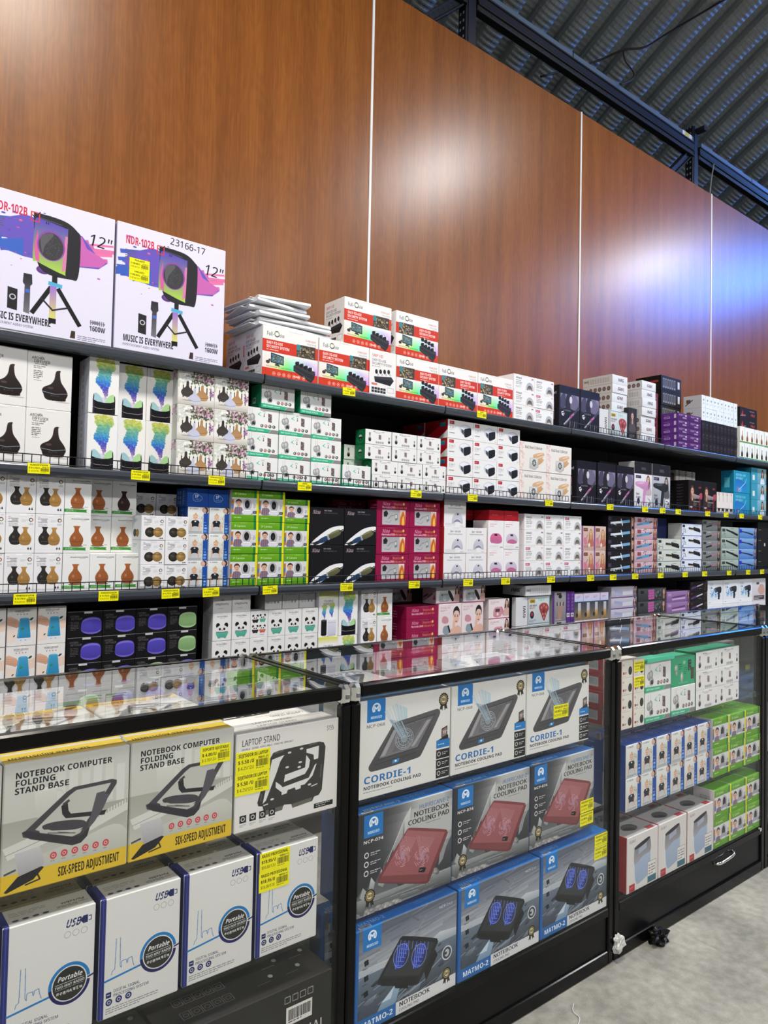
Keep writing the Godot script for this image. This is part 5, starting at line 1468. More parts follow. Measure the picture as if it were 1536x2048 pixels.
# a box with chamfered edges; uv: rectangles of a texture for front, side and top
func cbox(st: SurfaceTool, lo: Vector3, hi: Vector3, b: float, uv = null) -> void:
	var c := (lo + hi) * 0.5
	var h := (hi - lo) * 0.5
	b = minf(b, minf(h.x, minf(h.y, h.z)) * 0.6)
	var vert := func(ax: int, s: Vector3) -> Vector3:
		var v := h - Vector3(b, b, b)
		v[ax] = h[ax]
		return c + v * s
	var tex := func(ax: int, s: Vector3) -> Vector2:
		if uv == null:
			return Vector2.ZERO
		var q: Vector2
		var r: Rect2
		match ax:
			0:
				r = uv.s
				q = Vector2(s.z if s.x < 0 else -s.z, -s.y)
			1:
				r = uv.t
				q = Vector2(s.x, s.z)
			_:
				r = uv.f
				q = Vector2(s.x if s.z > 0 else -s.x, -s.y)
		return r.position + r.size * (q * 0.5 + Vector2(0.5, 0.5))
	var emit := func(ps: Array, ts: Array) -> void:
		var n: Vector3 = (ps[1] - ps[0]).cross(ps[2] - ps[0]).normalized()
		var mid: Vector3 = (ps[0] + ps[1] + ps[2]) / 3.0
		var out: bool = n.dot(mid - c) > 0
		if not out:
			n = -n
		var order := [0, 2, 1] if out else [0, 1, 2]
		if ps.size() == 4:
			order += ([0, 3, 2] if out else [0, 2, 3])
		for i in order:
			st.set_normal(n)
			st.set_uv(ts[i])
			st.add_vertex(ps[i])
	for ax in 3:
		var u := (ax + 1) % 3
		var w := (ax + 2) % 3
		for sg in [-1.0, 1.0]:
			var ps := []
			var ts := []
			for k in [[-1, -1], [1, -1], [1, 1], [-1, 1]]:
				var s := Vector3.ZERO
				s[ax] = sg
				s[u] = k[0]
				s[w] = k[1]
				ps.append(vert.call(ax, s))
				ts.append(tex.call(ax, s))
			emit.call(ps, ts)
			for sw in [-1.0, 1.0]:      # edge between the faces ax and u, running along w
				var p2 := []
				var t2 := []
				for k in [[ax, -1], [ax, 1], [u, 1], [u, -1]]:
					var s := Vector3.ZERO
					s[ax] = sg
					s[u] = sw
					s[w] = k[1]
					p2.append(vert.call(k[0], s))
					t2.append(tex.call(2 if ax == 2 or u == 2 else ax, s))
				emit.call(p2, t2)
	for i in 8:
		var s := Vector3(-1 if i & 1 else 1, -1 if i & 2 else 1, -1 if i & 4 else 1)
		var t: Vector2 = tex.call(2, s)
		emit.call([vert.call(0, s), vert.call(1, s), vert.call(2, s)], [t, t, t])

func begin() -> SurfaceTool:
	var st := SurfaceTool.new()
	st.begin(Mesh.PRIMITIVE_TRIANGLES)
	return st

func block(a: Vector3, b: Vector3, bev := 0.002) -> ArrayMesh:
	var st := begin()
	cbox(st, a, b, bev)
	st.index()
	return st.commit()

# a profile in (z, y), drawn out along x
func drawn(st: SurfaceTool, prof: PackedVector2Array, x0: float, x1: float) -> void:
	var n := prof.size()
	var area := 0.0
	for i in n:
		area += prof[i].cross(prof[(i + 1) % n])
	for i in n:
		var a := prof[i]
		var b := prof[(i + 1) % n]
		var d := (b - a).normalized()
		var nm := Vector3(0, -d.x, d.y) * signf(area)
		var q := [Vector3(x0, a.y, a.x), Vector3(x1, a.y, a.x), Vector3(x1, b.y, b.x), Vector3(x0, b.y, b.x)]
		var flip: bool = (q[1] - q[0]).cross(q[2] - q[0]).dot(nm) > 0
		for k in ([0, 2, 1, 0, 3, 2] if flip else [0, 1, 2, 0, 2, 3]):
			st.set_normal(nm)
			st.add_vertex(q[k])
	var tr := Geometry2D.triangulate_polygon(prof)
	for s in [0, 1]:
		var nm := Vector3(1 if s else -1, 0, 0)
		for i in range(0, tr.size(), 3):
			var q := []
			for k in 3:
				var p := prof[tr[i + k]]
				q.append(Vector3(x1 if s else x0, p.y, p.x))
			var flip: bool = (q[1] - q[0]).cross(q[2] - q[0]).dot(nm) > 0
			for k in ([0, 2, 1] if flip else [0, 1, 2]):
				st.set_normal(nm)
				st.add_vertex(q[k])

# a round tube through the points
func tube(pts: Array, r: float, sides := 8) -> ArrayMesh:
	var cv := Curve3D.new()
	for i in pts.size():
		var t: Vector3 = (pts[mini(i + 1, pts.size() - 1)] - pts[maxi(i - 1, 0)]) * 0.18
		cv.add_point(pts[i], -t, t)
	cv.bake_interval = 0.02
	var path := cv.tessellate(4, 3)
	var st := begin()
	var rings := []
	for i in path.size():
		var d := (path[mini(i + 1, path.size() - 1)] - path[maxi(i - 1, 0)]).normalized()
		var a := d.cross(Vector3.UP if absf(d.y) < 0.9 else Vector3.RIGHT).normalized()
		var b := a.cross(d)
		var ring := []
		for k in sides:
			var t := TAU * k / sides
			ring.append([path[i] + (a * cos(t) + b * sin(t)) * r, a * cos(t) + b * sin(t)])
		rings.append(ring)
	for i in rings.size() - 1:
		for k in sides:
			var q := [rings[i][k], rings[i][(k + 1) % sides], rings[i + 1][(k + 1) % sides], rings[i + 1][k]]
			var flip: bool = (q[1][0] - q[0][0]).cross(q[2][0] - q[0][0]).dot(q[0][1]) > 0
			for j in ([0, 2, 1, 0, 3, 2] if flip else [0, 1, 2, 0, 2, 3]):
				st.set_normal(q[j][1])
				st.add_vertex(q[j][0])
	for e in [0, rings.size() - 1]:
		for k in range(1, sides - 1):
			var nm: Vector3 = (path[1] - path[0]).normalized() * (-1.0 if e == 0 else 1.0)
			var q := [rings[e][0][0], rings[e][k][0], rings[e][k + 1][0]]
			var flip: bool = (q[1] - q[0]).cross(q[2] - q[0]).dot(nm) > 0
			for j in ([0, 2, 1] if flip else [0, 1, 2]):
				st.set_normal(nm)
				st.add_vertex(q[j])
	st.index()
	return st.commit()

func mat(id: String, c: Color, rough := 0.5, metal := 0.0, spec := 0.5) -> StandardMaterial3D:
	var m := StandardMaterial3D.new()
	m.resource_name = id
	m.albedo_color = c
	m.roughness = rough
	m.metallic = metal
	m.metallic_specular = spec
	mats[id] = m
	return m

func make_materials() -> void:
	mat("lip", Color("545962"), 0.24, 0.45)
	mat("deck", Color("2a2b2e"), 0.5, 0.2)
	mat("black", Color("101012"), 0.5)
	mat("wire", Color("1a1b1d"), 0.4, 0.3)
	mat("frame", Color("0b0b0c"), 0.16, 0.0, 0.28)
	mat("panel", Color("0f0f0f"), 0.3, 0.0, 0.25)
	mat("chrome", Color("f2f2f0"), 0.12, 1.0)
	mat("steel", Color("8d9296"), 0.4, 0.8)
	mat("navy", Color("0d1222"), 0.45, 0.1)
	mat("channel", Color("75889a"), 0.4, 0.4)
	mat("white", Color("e4e6e8"), 0.5)
	mat("cable", Color("2a2226"), 0.6)
	mat("palecable", Color("8a8a88"), 0.6)
	mat("plaster", Color("77787a"), 0.9)
	mat("roofsteel", Color("8f979b"), 0.58, 0.35)
	mat("wrap", Color("c9c9c6"), 0.35)
	var g := mat("glass", Color(0.8, 0.95, 0.9, 0.006), 0.0)
	g.transparency = BaseMaterial3D.TRANSPARENCY_ALPHA
	var g2 := mat("clearglass", Color(0.8, 0.95, 0.9, 0.003), 0.0, 0.0, 0.27)
	g2.transparency = BaseMaterial3D.TRANSPARENCY_ALPHA
	var e := mat("lampglow", Color(1, 1, 1), 0.5)
	e.emission_enabled = true
	e.emission = Color(1.0, 0.97, 0.93)
	e.emission_energy_multiplier = 6.0
	# cherry veneer: long vertical grain
	var n1 := FastNoiseLite.new()
	n1.seed = 5
	n1.frequency = 1.0
	n1.fractal_octaves = 2
	var n2 := FastNoiseLite.new()
	n2.seed = 9
	n2.frequency = 1.0
	n2.fractal_octaves = 3
	var W := 1024
	var H := 1024
	var wi := Image.create_empty(W, H, false, Image.FORMAT_RGB8)
	for y in H:
		for x in W:
			var band := n1.get_noise_2d(x * 0.012, y * 0.0008)
			var fine := n2.get_noise_2d(x * 0.16, y * 0.006 + 40.0)
			var fleck := n2.get_noise_2d(x * 0.5 + 300.0, y * 0.03)
			var warp := n1.get_noise_2d(x * 0.01 + 90.0, y * 0.004)
			var ringv := sin((x * 0.05 + warp * 9.0) * 2.2)
			var t := 0.5 + 0.34 * band + 0.30 * fine + 0.15 * fleck + 0.06 * ringv
			var col := Color("6e3e18").lerp(Color("965c28"), clampf(t, 0, 1))
			wi.set_pixel(x, y, col)
	var wood := mat("wood", Color.WHITE, 0.31, 0.0, 0.38)
	wood.albedo_texture = ImageTexture.create_from_image(wi)
	# concrete
	var ci := Image.create_empty(1024, 1024, false, Image.FORMAT_RGB8)
	for y in 1024:
		for x in 1024:
			var a := n2.get_noise_2d(x * 0.006, y * 0.006)
			var b := n2.get_noise_2d(x * 0.05 + 70.0, y * 0.05)
			var d := n2.get_noise_2d(x * 0.6, y * 0.6 + 33.0)
			var v := 0.545 + 0.10 * a + 0.07 * b + 0.06 * d
			ci.set_pixel(x, y, Color(v, v * 0.985, v * 0.92))
	var con := mat("concrete", Color.WHITE, 0.6)
	con.albedo_texture = ImageTexture.create_from_image(ci)
	con.uv1_triplanar = true
	con.uv1_world_triplanar = true
	con.uv1_scale = Vector3(0.4, 0.4, 0.4)

func lamps() -> void:
	var words := ["over the near end of the showcases", "above the middle of the shelving", "towards the far end of the shelving", "at the far end of the hall"]
	for row in 2:
		for i in 4:
			var at := Vector3([-3.3, 1.1, 5.545, 9.88][i], 5.57, [-0.55, 3.95][row])
			var t := thing("hanging_lamp", "square white high bay lamp hanging %s, %s row" % [words[(i + 3) % 4] if i == 0 else words[i - 1], ["shelf side", "aisle side"][row]], "lamp", at, "high bay lamps under the roof")
			part("housing", block(Vector3(-0.3, 0.03, -0.3), Vector3(0.3, 0.09, 0.3), 0.01), mats.steel, t)
			part("diffuser", block(Vector3(-0.27, 0.008, -0.27), Vector3(0.27, 0.03, 0.27), 0.004), mats.lampglow, t)
			part("cord", tube([Vector3(0, 0.09, 0), Vector3(0, 1.3 if row == 0 else 1.9, 0)], 0.006, 6), mats.cable, t)
			var l := AreaLight3D.new()
			l.name = "lamp_light"
			l.area_size = Vector2(0.54, 0.54)
			l.light_energy = LAMP
			l.light_color = Color(1.0, 0.965, 0.91) if i == 1 else Color(0.98, 0.99, 1.0)
			l.area_range = 40.0
			l.area_attenuation = 2.0
			l.shadow_enabled = true
			l.rotation = Vector3(-PI / 2, 0, 0)
			t.add_child(l, true)

# ---------------------------------------------------------------- the hall
const ARC_Z := 4.425
const ARC_Y := -7.593
const ARC_R := 15.37
func roof_y(z: float) -> float:
	return ARC_Y + sqrt(ARC_R * ARC_R - (z - ARC_Z) * (z - ARC_Z))

func floor_and_walls() -> void:
	var f := setting("floor")
	part("slab", block(Vector3(-5.2, -0.2, -5.9), Vector3(14.5, 0, 8.8), 0.0), mats.concrete, f)
	var b := setting("wall_behind")
	part("surface", block(Vector3(-5.2, 0, -5.9), Vector3(14.5, 3.9, -5.7), 0.0), mats.plaster, b)
	var g := setting("wall_front")
	part("surface", block(Vector3(-5.2, 0, 8.6), Vector3(14.5, 7.15, 8.8), 0.0), mats.plaster, g)
	for side in [0, 1]:
		var o := setting(["wall_left", "wall_right"][side])
		var st := begin()
		var x0: float = [-5.2, 14.3][side]
		var spans := [[-5.7, 8.6, 0.0, -1.0]] if side == 0 else [[-5.7, WIN_A, 0.0, -1.0], [WIN_B, 8.6, 0.0, -1.0], [WIN_A, WIN_B, 0.0, WIN_LO], [WIN_A, WIN_B, WIN_HI, -1.0]]
		for s in spans:
			var p := PackedVector2Array([Vector2(s[1], s[2]), Vector2(s[0], s[2])])
			if s[3] > 0:
				p.append(Vector2(s[0], s[3]))
				p.append(Vector2(s[1], s[3]))
			else:
				for k in 17:
					var z := lerpf(s[0], s[1], k / 16.0)
					p.append(Vector2(z, roof_y(z) - 0.02))
			drawn(st, p, x0, x0 + 0.2)
		part("surface", st.commit(), mats.plaster, o)
	var w := setting("window_1")
	var n := 4
	for i in n + 1:
		var z := lerpf(WIN_A, WIN_B, float(i) / n)
		part("mullion", block(Vector3(14.36, WIN_LO, z - 0.02), Vector3(14.42, WIN_HI, z + 0.02)), mats.steel, w)
	for y in [WIN_LO, WIN_HI]:
		part("window_rail", block(Vector3(14.36, y - 0.02, WIN_A), Vector3(14.42, y + 0.02, WIN_B)), mats.steel, w)
	for i in n:
		part("pane", block(Vector3(14.387, WIN_LO + 0.02, lerpf(WIN_A, WIN_B, float(i) / n) + 0.02), Vector3(14.393, WIN_HI - 0.02, lerpf(WIN_A, WIN_B, float(i + 1) / n) - 0.02), 0.0), mats.glass, w)

const WIN_A := -0.82
const WIN_B := 2.09
const WIN_LO := 6.14
const WIN_HI := 6.945

func roof() -> void:
	var o := setting("ceiling")
	var pitch := 0.335
	# one arched sheet: a flat pan beside a half round rib, both crimped across
	var prof := [Vector2(0.0, 0.0), Vector2(0.118, 0.0), Vector2(0.121, -0.03)]
	for i in 9:
		var t := PI * i / 8.0
		prof.append(Vector2(0.213 - 0.089 * cos(t), -0.03 - 0.062 * sin(t)))
	prof.append(Vector2(0.305, 0.0))
	for i in prof.size():
		prof[i] *= pitch / 0.305
	var st := begin()
	var phi := []
	var a := asin((-5.0 - ARC_Z) / ARC_R)
	var a1 := asin((-2.2 - ARC_Z) / ARC_R)
	var step := 0.0395 / ARC_R / 4.0
	var k := 0
	while a < a1:
		phi.append([a, [0.0, 1.0, 1.0, 0.0][k % 4]])
		a += step
		k += 1
	var a2 := asin((8.7 - ARC_Z) / ARC_R)
	for i in 21:
		phi.append([lerpf(a1, a2, i / 20.0), 0.0])
	phi.push_front([asin((-5.8 - ARC_Z) / ARC_R), 0.0])
	var at := func(i: int, j: int) -> Vector3:
		var r: float = ARC_R + prof[j].y
		var amp := 0.004 if j >= 2 and j <= 11 else 0.0025
		r += phi[i][1] * amp
		return Vector3(prof[j].x, ARC_Y + r * cos(phi[i][0]), ARC_Z + r * sin(phi[i][0]))
	for i in phi.size() - 1:
		for j in prof.size() - 1:
			var q := [at.call(i, j), at.call(i, j + 1), at.call(i + 1, j + 1), at.call(i + 1, j)]
			var n: Vector3 = (q[1] - q[0]).cross(q[2] - q[0]).normalized()
			var flip: bool = n.y < 0      # the underside faces the hall
			for m in ([0, 2, 1, 0, 3, 2] if flip else [0, 1, 2, 0, 2, 3]):
				st.set_normal(n if flip else -n)
				st.add_vertex(q[m])
	st.index()
	var mesh := st.commit()
	for i in 60:
		part("roof_sheet", mesh, mats.roofsteel, o, Vector3(-5.2 + i * pitch, 0, 0))
	# the outer skin keeps the daylight out
	var sk := begin()
	var p := PackedVector2Array()
	for i in 25:
		var z := lerpf(-6.0, 8.9, i / 24.0)
		p.append(Vector2(z, roof_y(z) + 0.03))
	for i in 25:
		var z := lerpf(8.9, -6.0, i / 24.0)
		p.append(Vector2(z, roof_y(z) + 0.1))
	drawn(sk, p, -5.25, 14.55)
	part("outer_skin", sk.commit(), mats.steel, o)

func back_wall() -> void:
	var o := setting("wall_back")
	var pitch := 2.0148
	for i in 9:
		var x0 := 0.516 - 2 * pitch + i * pitch
		var x1 := minf(x0 + pitch, 14.2)
		var st := begin()
		cbox(st, Vector3(x0 + 0.0077, 0, -3.352), Vector3(x1 - 0.0077, 4.65, -3.327), 0.001, {"f": Rect2(fposmod(i * 0.37, 1.0), 0, 0.9, 1.55), "s": Rect2(0, 0, 0.01, 1.5), "t": Rect2(0, 0, 0.5, 0.01)})
		part("wood_panel", st.commit(), mats.wood, o)
		if i > 0:
			part("joint_strip", block(Vector3(x0 - 0.008, 0, -3.347), Vector3(x0 + 0.008, 4.655, -3.3225), 0.001), mats.white, o)
	part("backing_rail", block(Vector3(-3.4, 4.48, -3.39), Vector3(14.2, 4.57, -3.353)), mats.navy, o)

func perforated(n: String, parent: Node, a: Vector3, b: Vector3, w: float, m: Material) -> void:
	# a folded steel member from a to b with a row of slots along its middle
	var len := a.distance_to(b)
	var o := MeshInstance3D.new()
	var st := begin()
	cbox(st, Vector3(0, -w * 0.5, -0.02), Vector3(len, w * 0.5, 0.02), 0.003)
	for s in [-1, 1]:
		cbox(st, Vector3(0, s * w * 0.5 - 0.006, -0.02), Vector3(len, s * w * 0.5 + 0.006, 0.032), 0.002)
	o.mesh = st.commit()
	o.material_override = m
	o.name = n
	var d := (b - a).normalized()
	var side := d.cross(Vector3(0, 0, 1)).normalized() * -1.0
	o.transform = Transform3D(Basis(d, side, d.cross(side)), a)
	parent.add_child(o, true)
	var hole := block(Vector3(-0.006, -0.009, 0), Vector3(0.006, 0.009, 0.0012), 0.0005)
	var k := 0.03
	while k < len - 0.02:
		for s in [-1, 1]:
			part("slot", hole, mats.palecable if m == mats.navy and w > 0.07 else mats.black, o, Vector3(k, s * w * 0.24, 0.0203))
		k += 0.05

# places measured with bays of one metre, set out again for the true size
func spot(x: float, y: float, z: float) -> Vector3:
	return Vector3(x * SIZE, 1.4 + (y - 1.4) * SIZE, z * SIZE)

func racking() -> void:
	var xs := [0.45, 3.12, 5.845, 8.6]
	for i in 4:
		var x: float = xs[i]
		var t := thing("rack_post", "navy blue perforated rack post above the wood wall, %s" % ["out past the speaker cartons", "over the first wide panel", "over the third panel", "at the far end"][i], "rack post", spot(x, 4.0, -3.14), "navy rack posts above the wall")
		t.scale = Vector3.ONE * SIZE
		part("upright", block(Vector3(-0.045, 0, -0.035), Vector3(0.045, 0.93, 0.035), 0.004), mats.navy, t)
		part("web", block(Vector3(-0.03, 0, 0.035), Vector3(0.012, 0.93, 0.04), 0.001), mats.navy, t)
		for k in 16:
			for s in [-0.015, 0.012]:
				part("slot", block(Vector3(-0.0465, 0.37 + k * 0.05 - 0.008, s - 0.005), Vector3(-0.0445, 0.37 + k * 0.05 + 0.008, s + 0.005), 0.0005), mats.palecable, t)
		part("stub_arm", block(Vector3(-0.02, 0.868, 0.035), Vector3(0.03, 0.905, 0.12), 0.003), mats.black, t)
		perforated("brace", t, Vector3(-0.46, 0.33, 0.0), Vector3(-0.05, 0.70, 0.0), 0.05, mats.navy)
	for i in 3:
		var x0: float = xs[i] + 0.05
		var x1: float = xs[i + 1] - 0.05
		var t := thing("rack_beam", "long dark blue rack beam with a pale steel channel, %s" % ["before the first post in view", "between the two posts in view", "beyond the second post in view"][i], "rack beam", spot(x0, 4.66, -3.12), "rack beams above the wall")
		t.scale = Vector3.ONE * SIZE
		perforated("perforated_rail", t, Vector3(0, 0.022, 0), Vector3(x1 - x0, 0.022, 0), 0.045, mats.black)
		part("box_beam", block(Vector3(0, 0.05, -0.02), Vector3(x1 - x0, 0.1, 0.03), 0.004), mats.navy, t)
		part("flange", block(Vector3(0, 0.1, -0.02), Vector3(x1 - x0, 0.112, 0.036), 0.002), mats.black, t)
		var cut := (x1 - x0) * 0.36
		part("steel_channel", block(Vector3(0.02, 0.112, -0.01), Vector3(cut, 0.15, 0.03), 0.002), mats.channel, t)
		part("steel_channel", block(Vector3(cut + 0.008, 0.112, -0.01), Vector3(x1 - x0 - 0.02, 0.15, 0.032), 0.002), mats.channel, t)
		if i == 1:
			var lb := part("warning_label", block(Vector3(x1 - x0 - 0.2, 0.113, 0.033), Vector3(x1 - x0 - 0.05, 0.149, 0.0338), 0.0002), mats.white, t)
			part("yellow_print", block(Vector3(x1 - x0 - 0.16, 0.116, 0.0338), Vector3(x1 - x0 - 0.1, 0.147, 0.0343), 0.0001), mat("yellow", Color("d8cc2a"), 0.5), lb)
	# cables under the roof
	var c := thing("roof_cable", "dark cable strung under the ribbed roof with a hanging loop", "cable")
	part("cable", tube([spot(4.1, 4.76, -3.36), spot(4.53, 4.98, -3.22), spot(4.67, 5.05, -3.05), spot(4.8, 5.08, -2.95), spot(4.97, 5.22, -2.85), spot(5.13, 5.35, -2.7), spot(5.28, 5.47, -2.55)], 0.009), mats.cable, c)
	part("loop", tube([spot(4.67, 5.05, -3.05), spot(4.70, 4.98, -3.05), spot(4.81, 4.94, -3.05), spot(4.78, 4.87, -3.05), spot(4.64, 4.78, -3.05)], 0.007), mats.cable, c)
	var d := thing("thin_wire", "thin grey wire dropping from the beam to the farthest white joint strip", "wire")
	part("strand", tube([spot(6.13, 4.7, -3.09), spot(6.06, 4.55, -3.075), spot(6.0, 4.37, -3.06)], 0.006), mats.palecable, d)

# ---------------------------------------------------------------- shelving
const DECKS := [2.033, 1.605, 1.182, 0.757]
const SHELF := ["top shelf", "upper middle shelf", "lower middle shelf", "bottom shelf"]
const BAY := ["nearest", "second", "third", "fourth", "fifth", "sixth", "seventh"]

func shelving() -> void:
	var lip := PackedVector2Array([Vector2(-2.6, 0.0), Vector2(-2.566, 0.0), Vector2(-2.562, -0.002), Vector2(-2.56, -0.006), Vector2(-2.56, -0.02), Vector2(-2.564, -0.03), Vector2(-2.572, -0.035), Vector2(-2.6, -0.036)])
	var st := begin()
	drawn(st, lip, 0.0035, 0.9985)
	var lipm := st.commit()
	var deckm := block(Vector3(0.001, -0.024, -2.985), Vector3(1.001, -0.0002, -2.6), 0.001)
	var cap := block(Vector3(-0.0015, -0.036, -2.596), Vector3(0.0035, 0.001, -2.5595), 0.001)
	var arm := block(Vector3(0.004, -0.0262, -2.98), Vector3(0.008, -0.0242, -2.64), 0.001)
	var top := tube([Vector3(0.012, 0.033, -2.566), Vector3(0.985, 0.033, -2.566)], 0.002, 6)
	var low := tube([Vector3(0.012, 0.004, -2.566), Vector3(0.985, 0.004, -2.566)], 0.002, 6)
	var picket := tube([Vector3(0, 0.003, -2.566), Vector3(0, 0.034, -2.566)], 0.0016, 5)
	for i in 7:
		var x := 0.436 + i * 1.0035
		var g := thing("gondola_bay", "black steel shelving bay with a solid back panel, %s from the camera" % BAY[i], "shelving", Vector3(x * SIZE, 0, 0), "black shelving bays along the wall")
		part("back_panel", block(Vector3(0.041, 0.1, -3.294), Vector3(1.099, 2.125, -3.281), 0.001), mats.black, g)
		part("upright", block(Vector3(0.001, 0, -3.316), Vector3(0.04, 2.125, -3.28), 0.002), mats.black, g)
		part("kick_plate", block(Vector3(0, 0, -2.86), Vector3(1.099, 0.1, -2.84), 0.001), mats.black, g)
		part("base_deck", block(Vector3(0, 0.1, -3.279), Vector3(1.099, 0.115, -2.82), 0.001), mats.deck, g)
		for r in 4:
			var s := thing("gondola_shelf", "charcoal steel %s with a rounded front edge, %s bay" % [SHELF[r], BAY[i]], "shelf", spot(x, DECKS[r], 0), "steel shelves of the shelving")
			s.scale = Vector3.ONE * SIZE
			part("deck", deckm, mats.deck, s)
			part("front_edge", lipm, mats.lip, s)
			part("end_cap", cap, mats.black, s)
			part("bracket", arm, mats.black, s)
			if r == 1 or r == 2 or (r == 0 and i == 3):
				var f := thing("wire_fence", "low black wire guard along the %s, %s bay" % [SHELF[r], BAY[i]], "guard rail", spot(x, DECKS[r], 0), "black wire guards on the shelf edges")
				f.scale = Vector3.ONE * SIZE
				part("top_rail", top, mats.wire, f)
				part("bottom_rail", low, mats.wire, f)
				for k in 36:
					part("picket", picket, mats.wire, f, Vector3(0.012 + k * 0.0278, 0, 0))

# ---------------------------------------------------------------- showcases
func showcases() -> void:
	var spans := [[-0.052, 1.0475], [1.0505, 2.1465], [2.153, 3.262], [3.268, 4.38]]
	var words := ["nearest the camera holding laptop stands and radios", "holding the notebook cooling pads", "holding cameras and nail lamps", "at the far end, mostly out of view"]
	var zf := -1.405
	var zb := -1.94
	for i in 4:
		var a: float = spans[i][0]
		var b: float = spans[i][1]
		var t := thing("glass_showcase", "black framed glass showcase %s" % words[i], "showcase", Vector3(a, 0, 0), "glass showcases in a row")
		var w := b - a
		var p := 0.027
		for q in [[0.0, zf - p], [w - p, zf - p], [0.0, zb], [w - p, zb]]:
			part("corner_post", block(Vector3(q[0], 0.0, q[1]), Vector3(q[0] + p, 0.99, q[1] + p), 0.004), mats.frame, t)
		part("top_rail", block(Vector3(p, 1.003, zf - p), Vector3(w - p, 1.034, zf), 0.004), mats.frame, t)
		part("top_rail", block(Vector3(p, 1.003, zb), Vector3(w - p, 1.034, zb + p), 0.004), mats.frame, t)
		for x in [0.0, w - 0.022]:
			part("end_rail", block(Vector3(x, 1.003, zb + p), Vector3(x + 0.022, 1.034, zf - p), 0.004), mats.frame, t)
		for q in [[0.0, zf - p - 0.004], [w - p - 0.002, zf - p - 0.004], [0.0, zb], [w - p - 0.002, zb]]:
			var c := part("chrome_corner", block(Vector3(q[0] - 0.001, 0.988, q[1]), Vector3(q[0] + p + 0.003, 1.038, q[1] + p + 0.006), 0.0105), mats.chrome, t)
			part("screw", block(Vector3(q[0] + 0.009, 1.005, q[1] + p + 0.006), Vector3(q[0] + 0.02, 1.016, q[1] + p + 0.0085), 0.002), mats.steel, c)
		part("glass_top", block(Vector3(0.02, 1.0275, zb + p - 0.008), Vector3(w - 0.02, 1.0325, zf - p + 0.008), 0.0), mats.glass, t)
		part("front_pane", block(Vector3(p, 0.184, zf - 0.0062), Vector3(w - p, 1.003, zf - 0.0025), 0.0), mats.clearglass, t)
		for x in [0.008, w - 0.013]:
			part("end_pane", block(Vector3(x, 0.2, zb + p), Vector3(x + 0.005, 1.003, zf - p), 0.0), mats.clearglass, t)
		for k in 2:
			part("sliding_door", block(Vector3(p + k * (w * 0.5 - p - 0.02), 0.2, zb + 0.005 + k * 0.01), Vector3(w * 0.5 + 0.02 + k * (w * 0.5 - p - 0.02), 1.003, zb + 0.01 + k * 0.01), 0.0), mats.clearglass, t)
		for y in [0.7495, 0.4665]:
			part("glass_shelf", block(Vector3(0.018, y - 0.006, zb + 0.05), Vector3(w - 0.018, y, zf - 0.008), 0.0), mats.clearglass, t)
			for x in [0.014, w - 0.02]:
				part("shelf_clip", block(Vector3(x, y - 0.028, zf - 0.06), Vector3(x + 0.006, y - 0.006, zf - 0.045), 0.001), mats.steel, t)
		part("base_deck", block(Vector3(0.018, 0.17, zb + 0.03), Vector3(w - 0.018, 0.186, zf - 0.03), 0.001), mats.panel, t)
		part("sill_rail", block(Vector3(p, 0.155, zf - p), Vector3(w - p, 0.184, zf), 0.003), mats.frame, t)
		part("base_rail", block(Vector3(p, 0.0, zf - p), Vector3(w - p, 0.045, zf), 0.003), mats.frame, t)
		part("front_panel", block(Vector3(p, 0.045, zf - 0.016), Vector3(w - p, 0.155, zf - 0.008), 0.001), mats.panel, t)
		part("back_rail", block(Vector3(p, 0.0, zb), Vector3(w - p, 0.2, zb + 0.02), 0.003), mats.panel, t)
		for x in [0.0, w - 0.02]:
			part("end_panel", block(Vector3(x + 0.004, 0.0, zb + p), Vector3(x + 0.016, 0.2, zf - p), 0.001), mats.panel, t)
		if i == 2:
			part("pull_handle", tube([Vector3(w * 0.62, 0.135, zf - 0.008), Vector3(w * 0.63, 0.14, zf + 0.012), Vector3(w * 0.68, 0.142, zf + 0.014), Vector3(w * 0.73, 0.148, zf + 0.012), Vector3(w * 0.74, 0.153, zf - 0.008)], 0.006), mats.chrome, t)
			part("door_lock", tube([Vector3(w * 0.955, 0.183, zf), Vector3(w * 0.955, 0.183, zf + 0.008)], 0.008, 10), mats.chrome, t)

# ---------------------------------------------------------------- cartons
var meshes := {}
func carton_mesh(id: String, w: float, h: float, d: float) -> ArrayMesh:
	var key := "%s %.4f %.4f %.4f" % [id, w, h, d]
	if not meshes.has(key):
		var st := begin()
		cbox(st, Vector3(-w * 0.5, 0, -d * 0.5), Vector3(w * 0.5, h, d * 0.5), clampf(minf(w, h) * 0.012, 0.0008, 0.0022), dsn[id].uv)
		st.index()
		meshes[key] = st.commit()
	return meshes[key]

var tabs := {}
func carton(id: String, x: float, y: float, z: float, label: String, group := "", h := -1.0, turn := 0.0) -> Node3D:
	var D = dsn[id]
	var w: float = D.w - 0.0012
	var hh: float = (D.h if h < 0 else h) - 0.0008
	var wide: float = D.w if turn == 0.0 else D.d
	var deep: float = D.d if turn == 0.0 else D.w
	var t := thing(D.kind, label, "box", Vector3(x + wide * 0.5, y, z - deep * 0.5), group)
	t.rotation.y = turn
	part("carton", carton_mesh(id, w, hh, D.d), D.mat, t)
	if D.tab != "":
		if not tabs.has(D.tab):
			tabs[D.tab] = mat("tab " + D.tab, Color(D.tab), 0.5)
		var tw: float = w * 0.24
		var key := "tab %.4f %.4f" % [tw, D.d]
		if not meshes.has(key):
			meshes[key] = block(Vector3(-tw * 0.5, -0.009, 0), Vector3(tw * 0.5, -0.0015, 0.0006), 0.0002)
		part("tuck_tab", meshes[key], tabs[D.tab], t, Vector3(w * rt.randf_range(-0.08, 0.12), hh, D.d * 0.5))
	return t

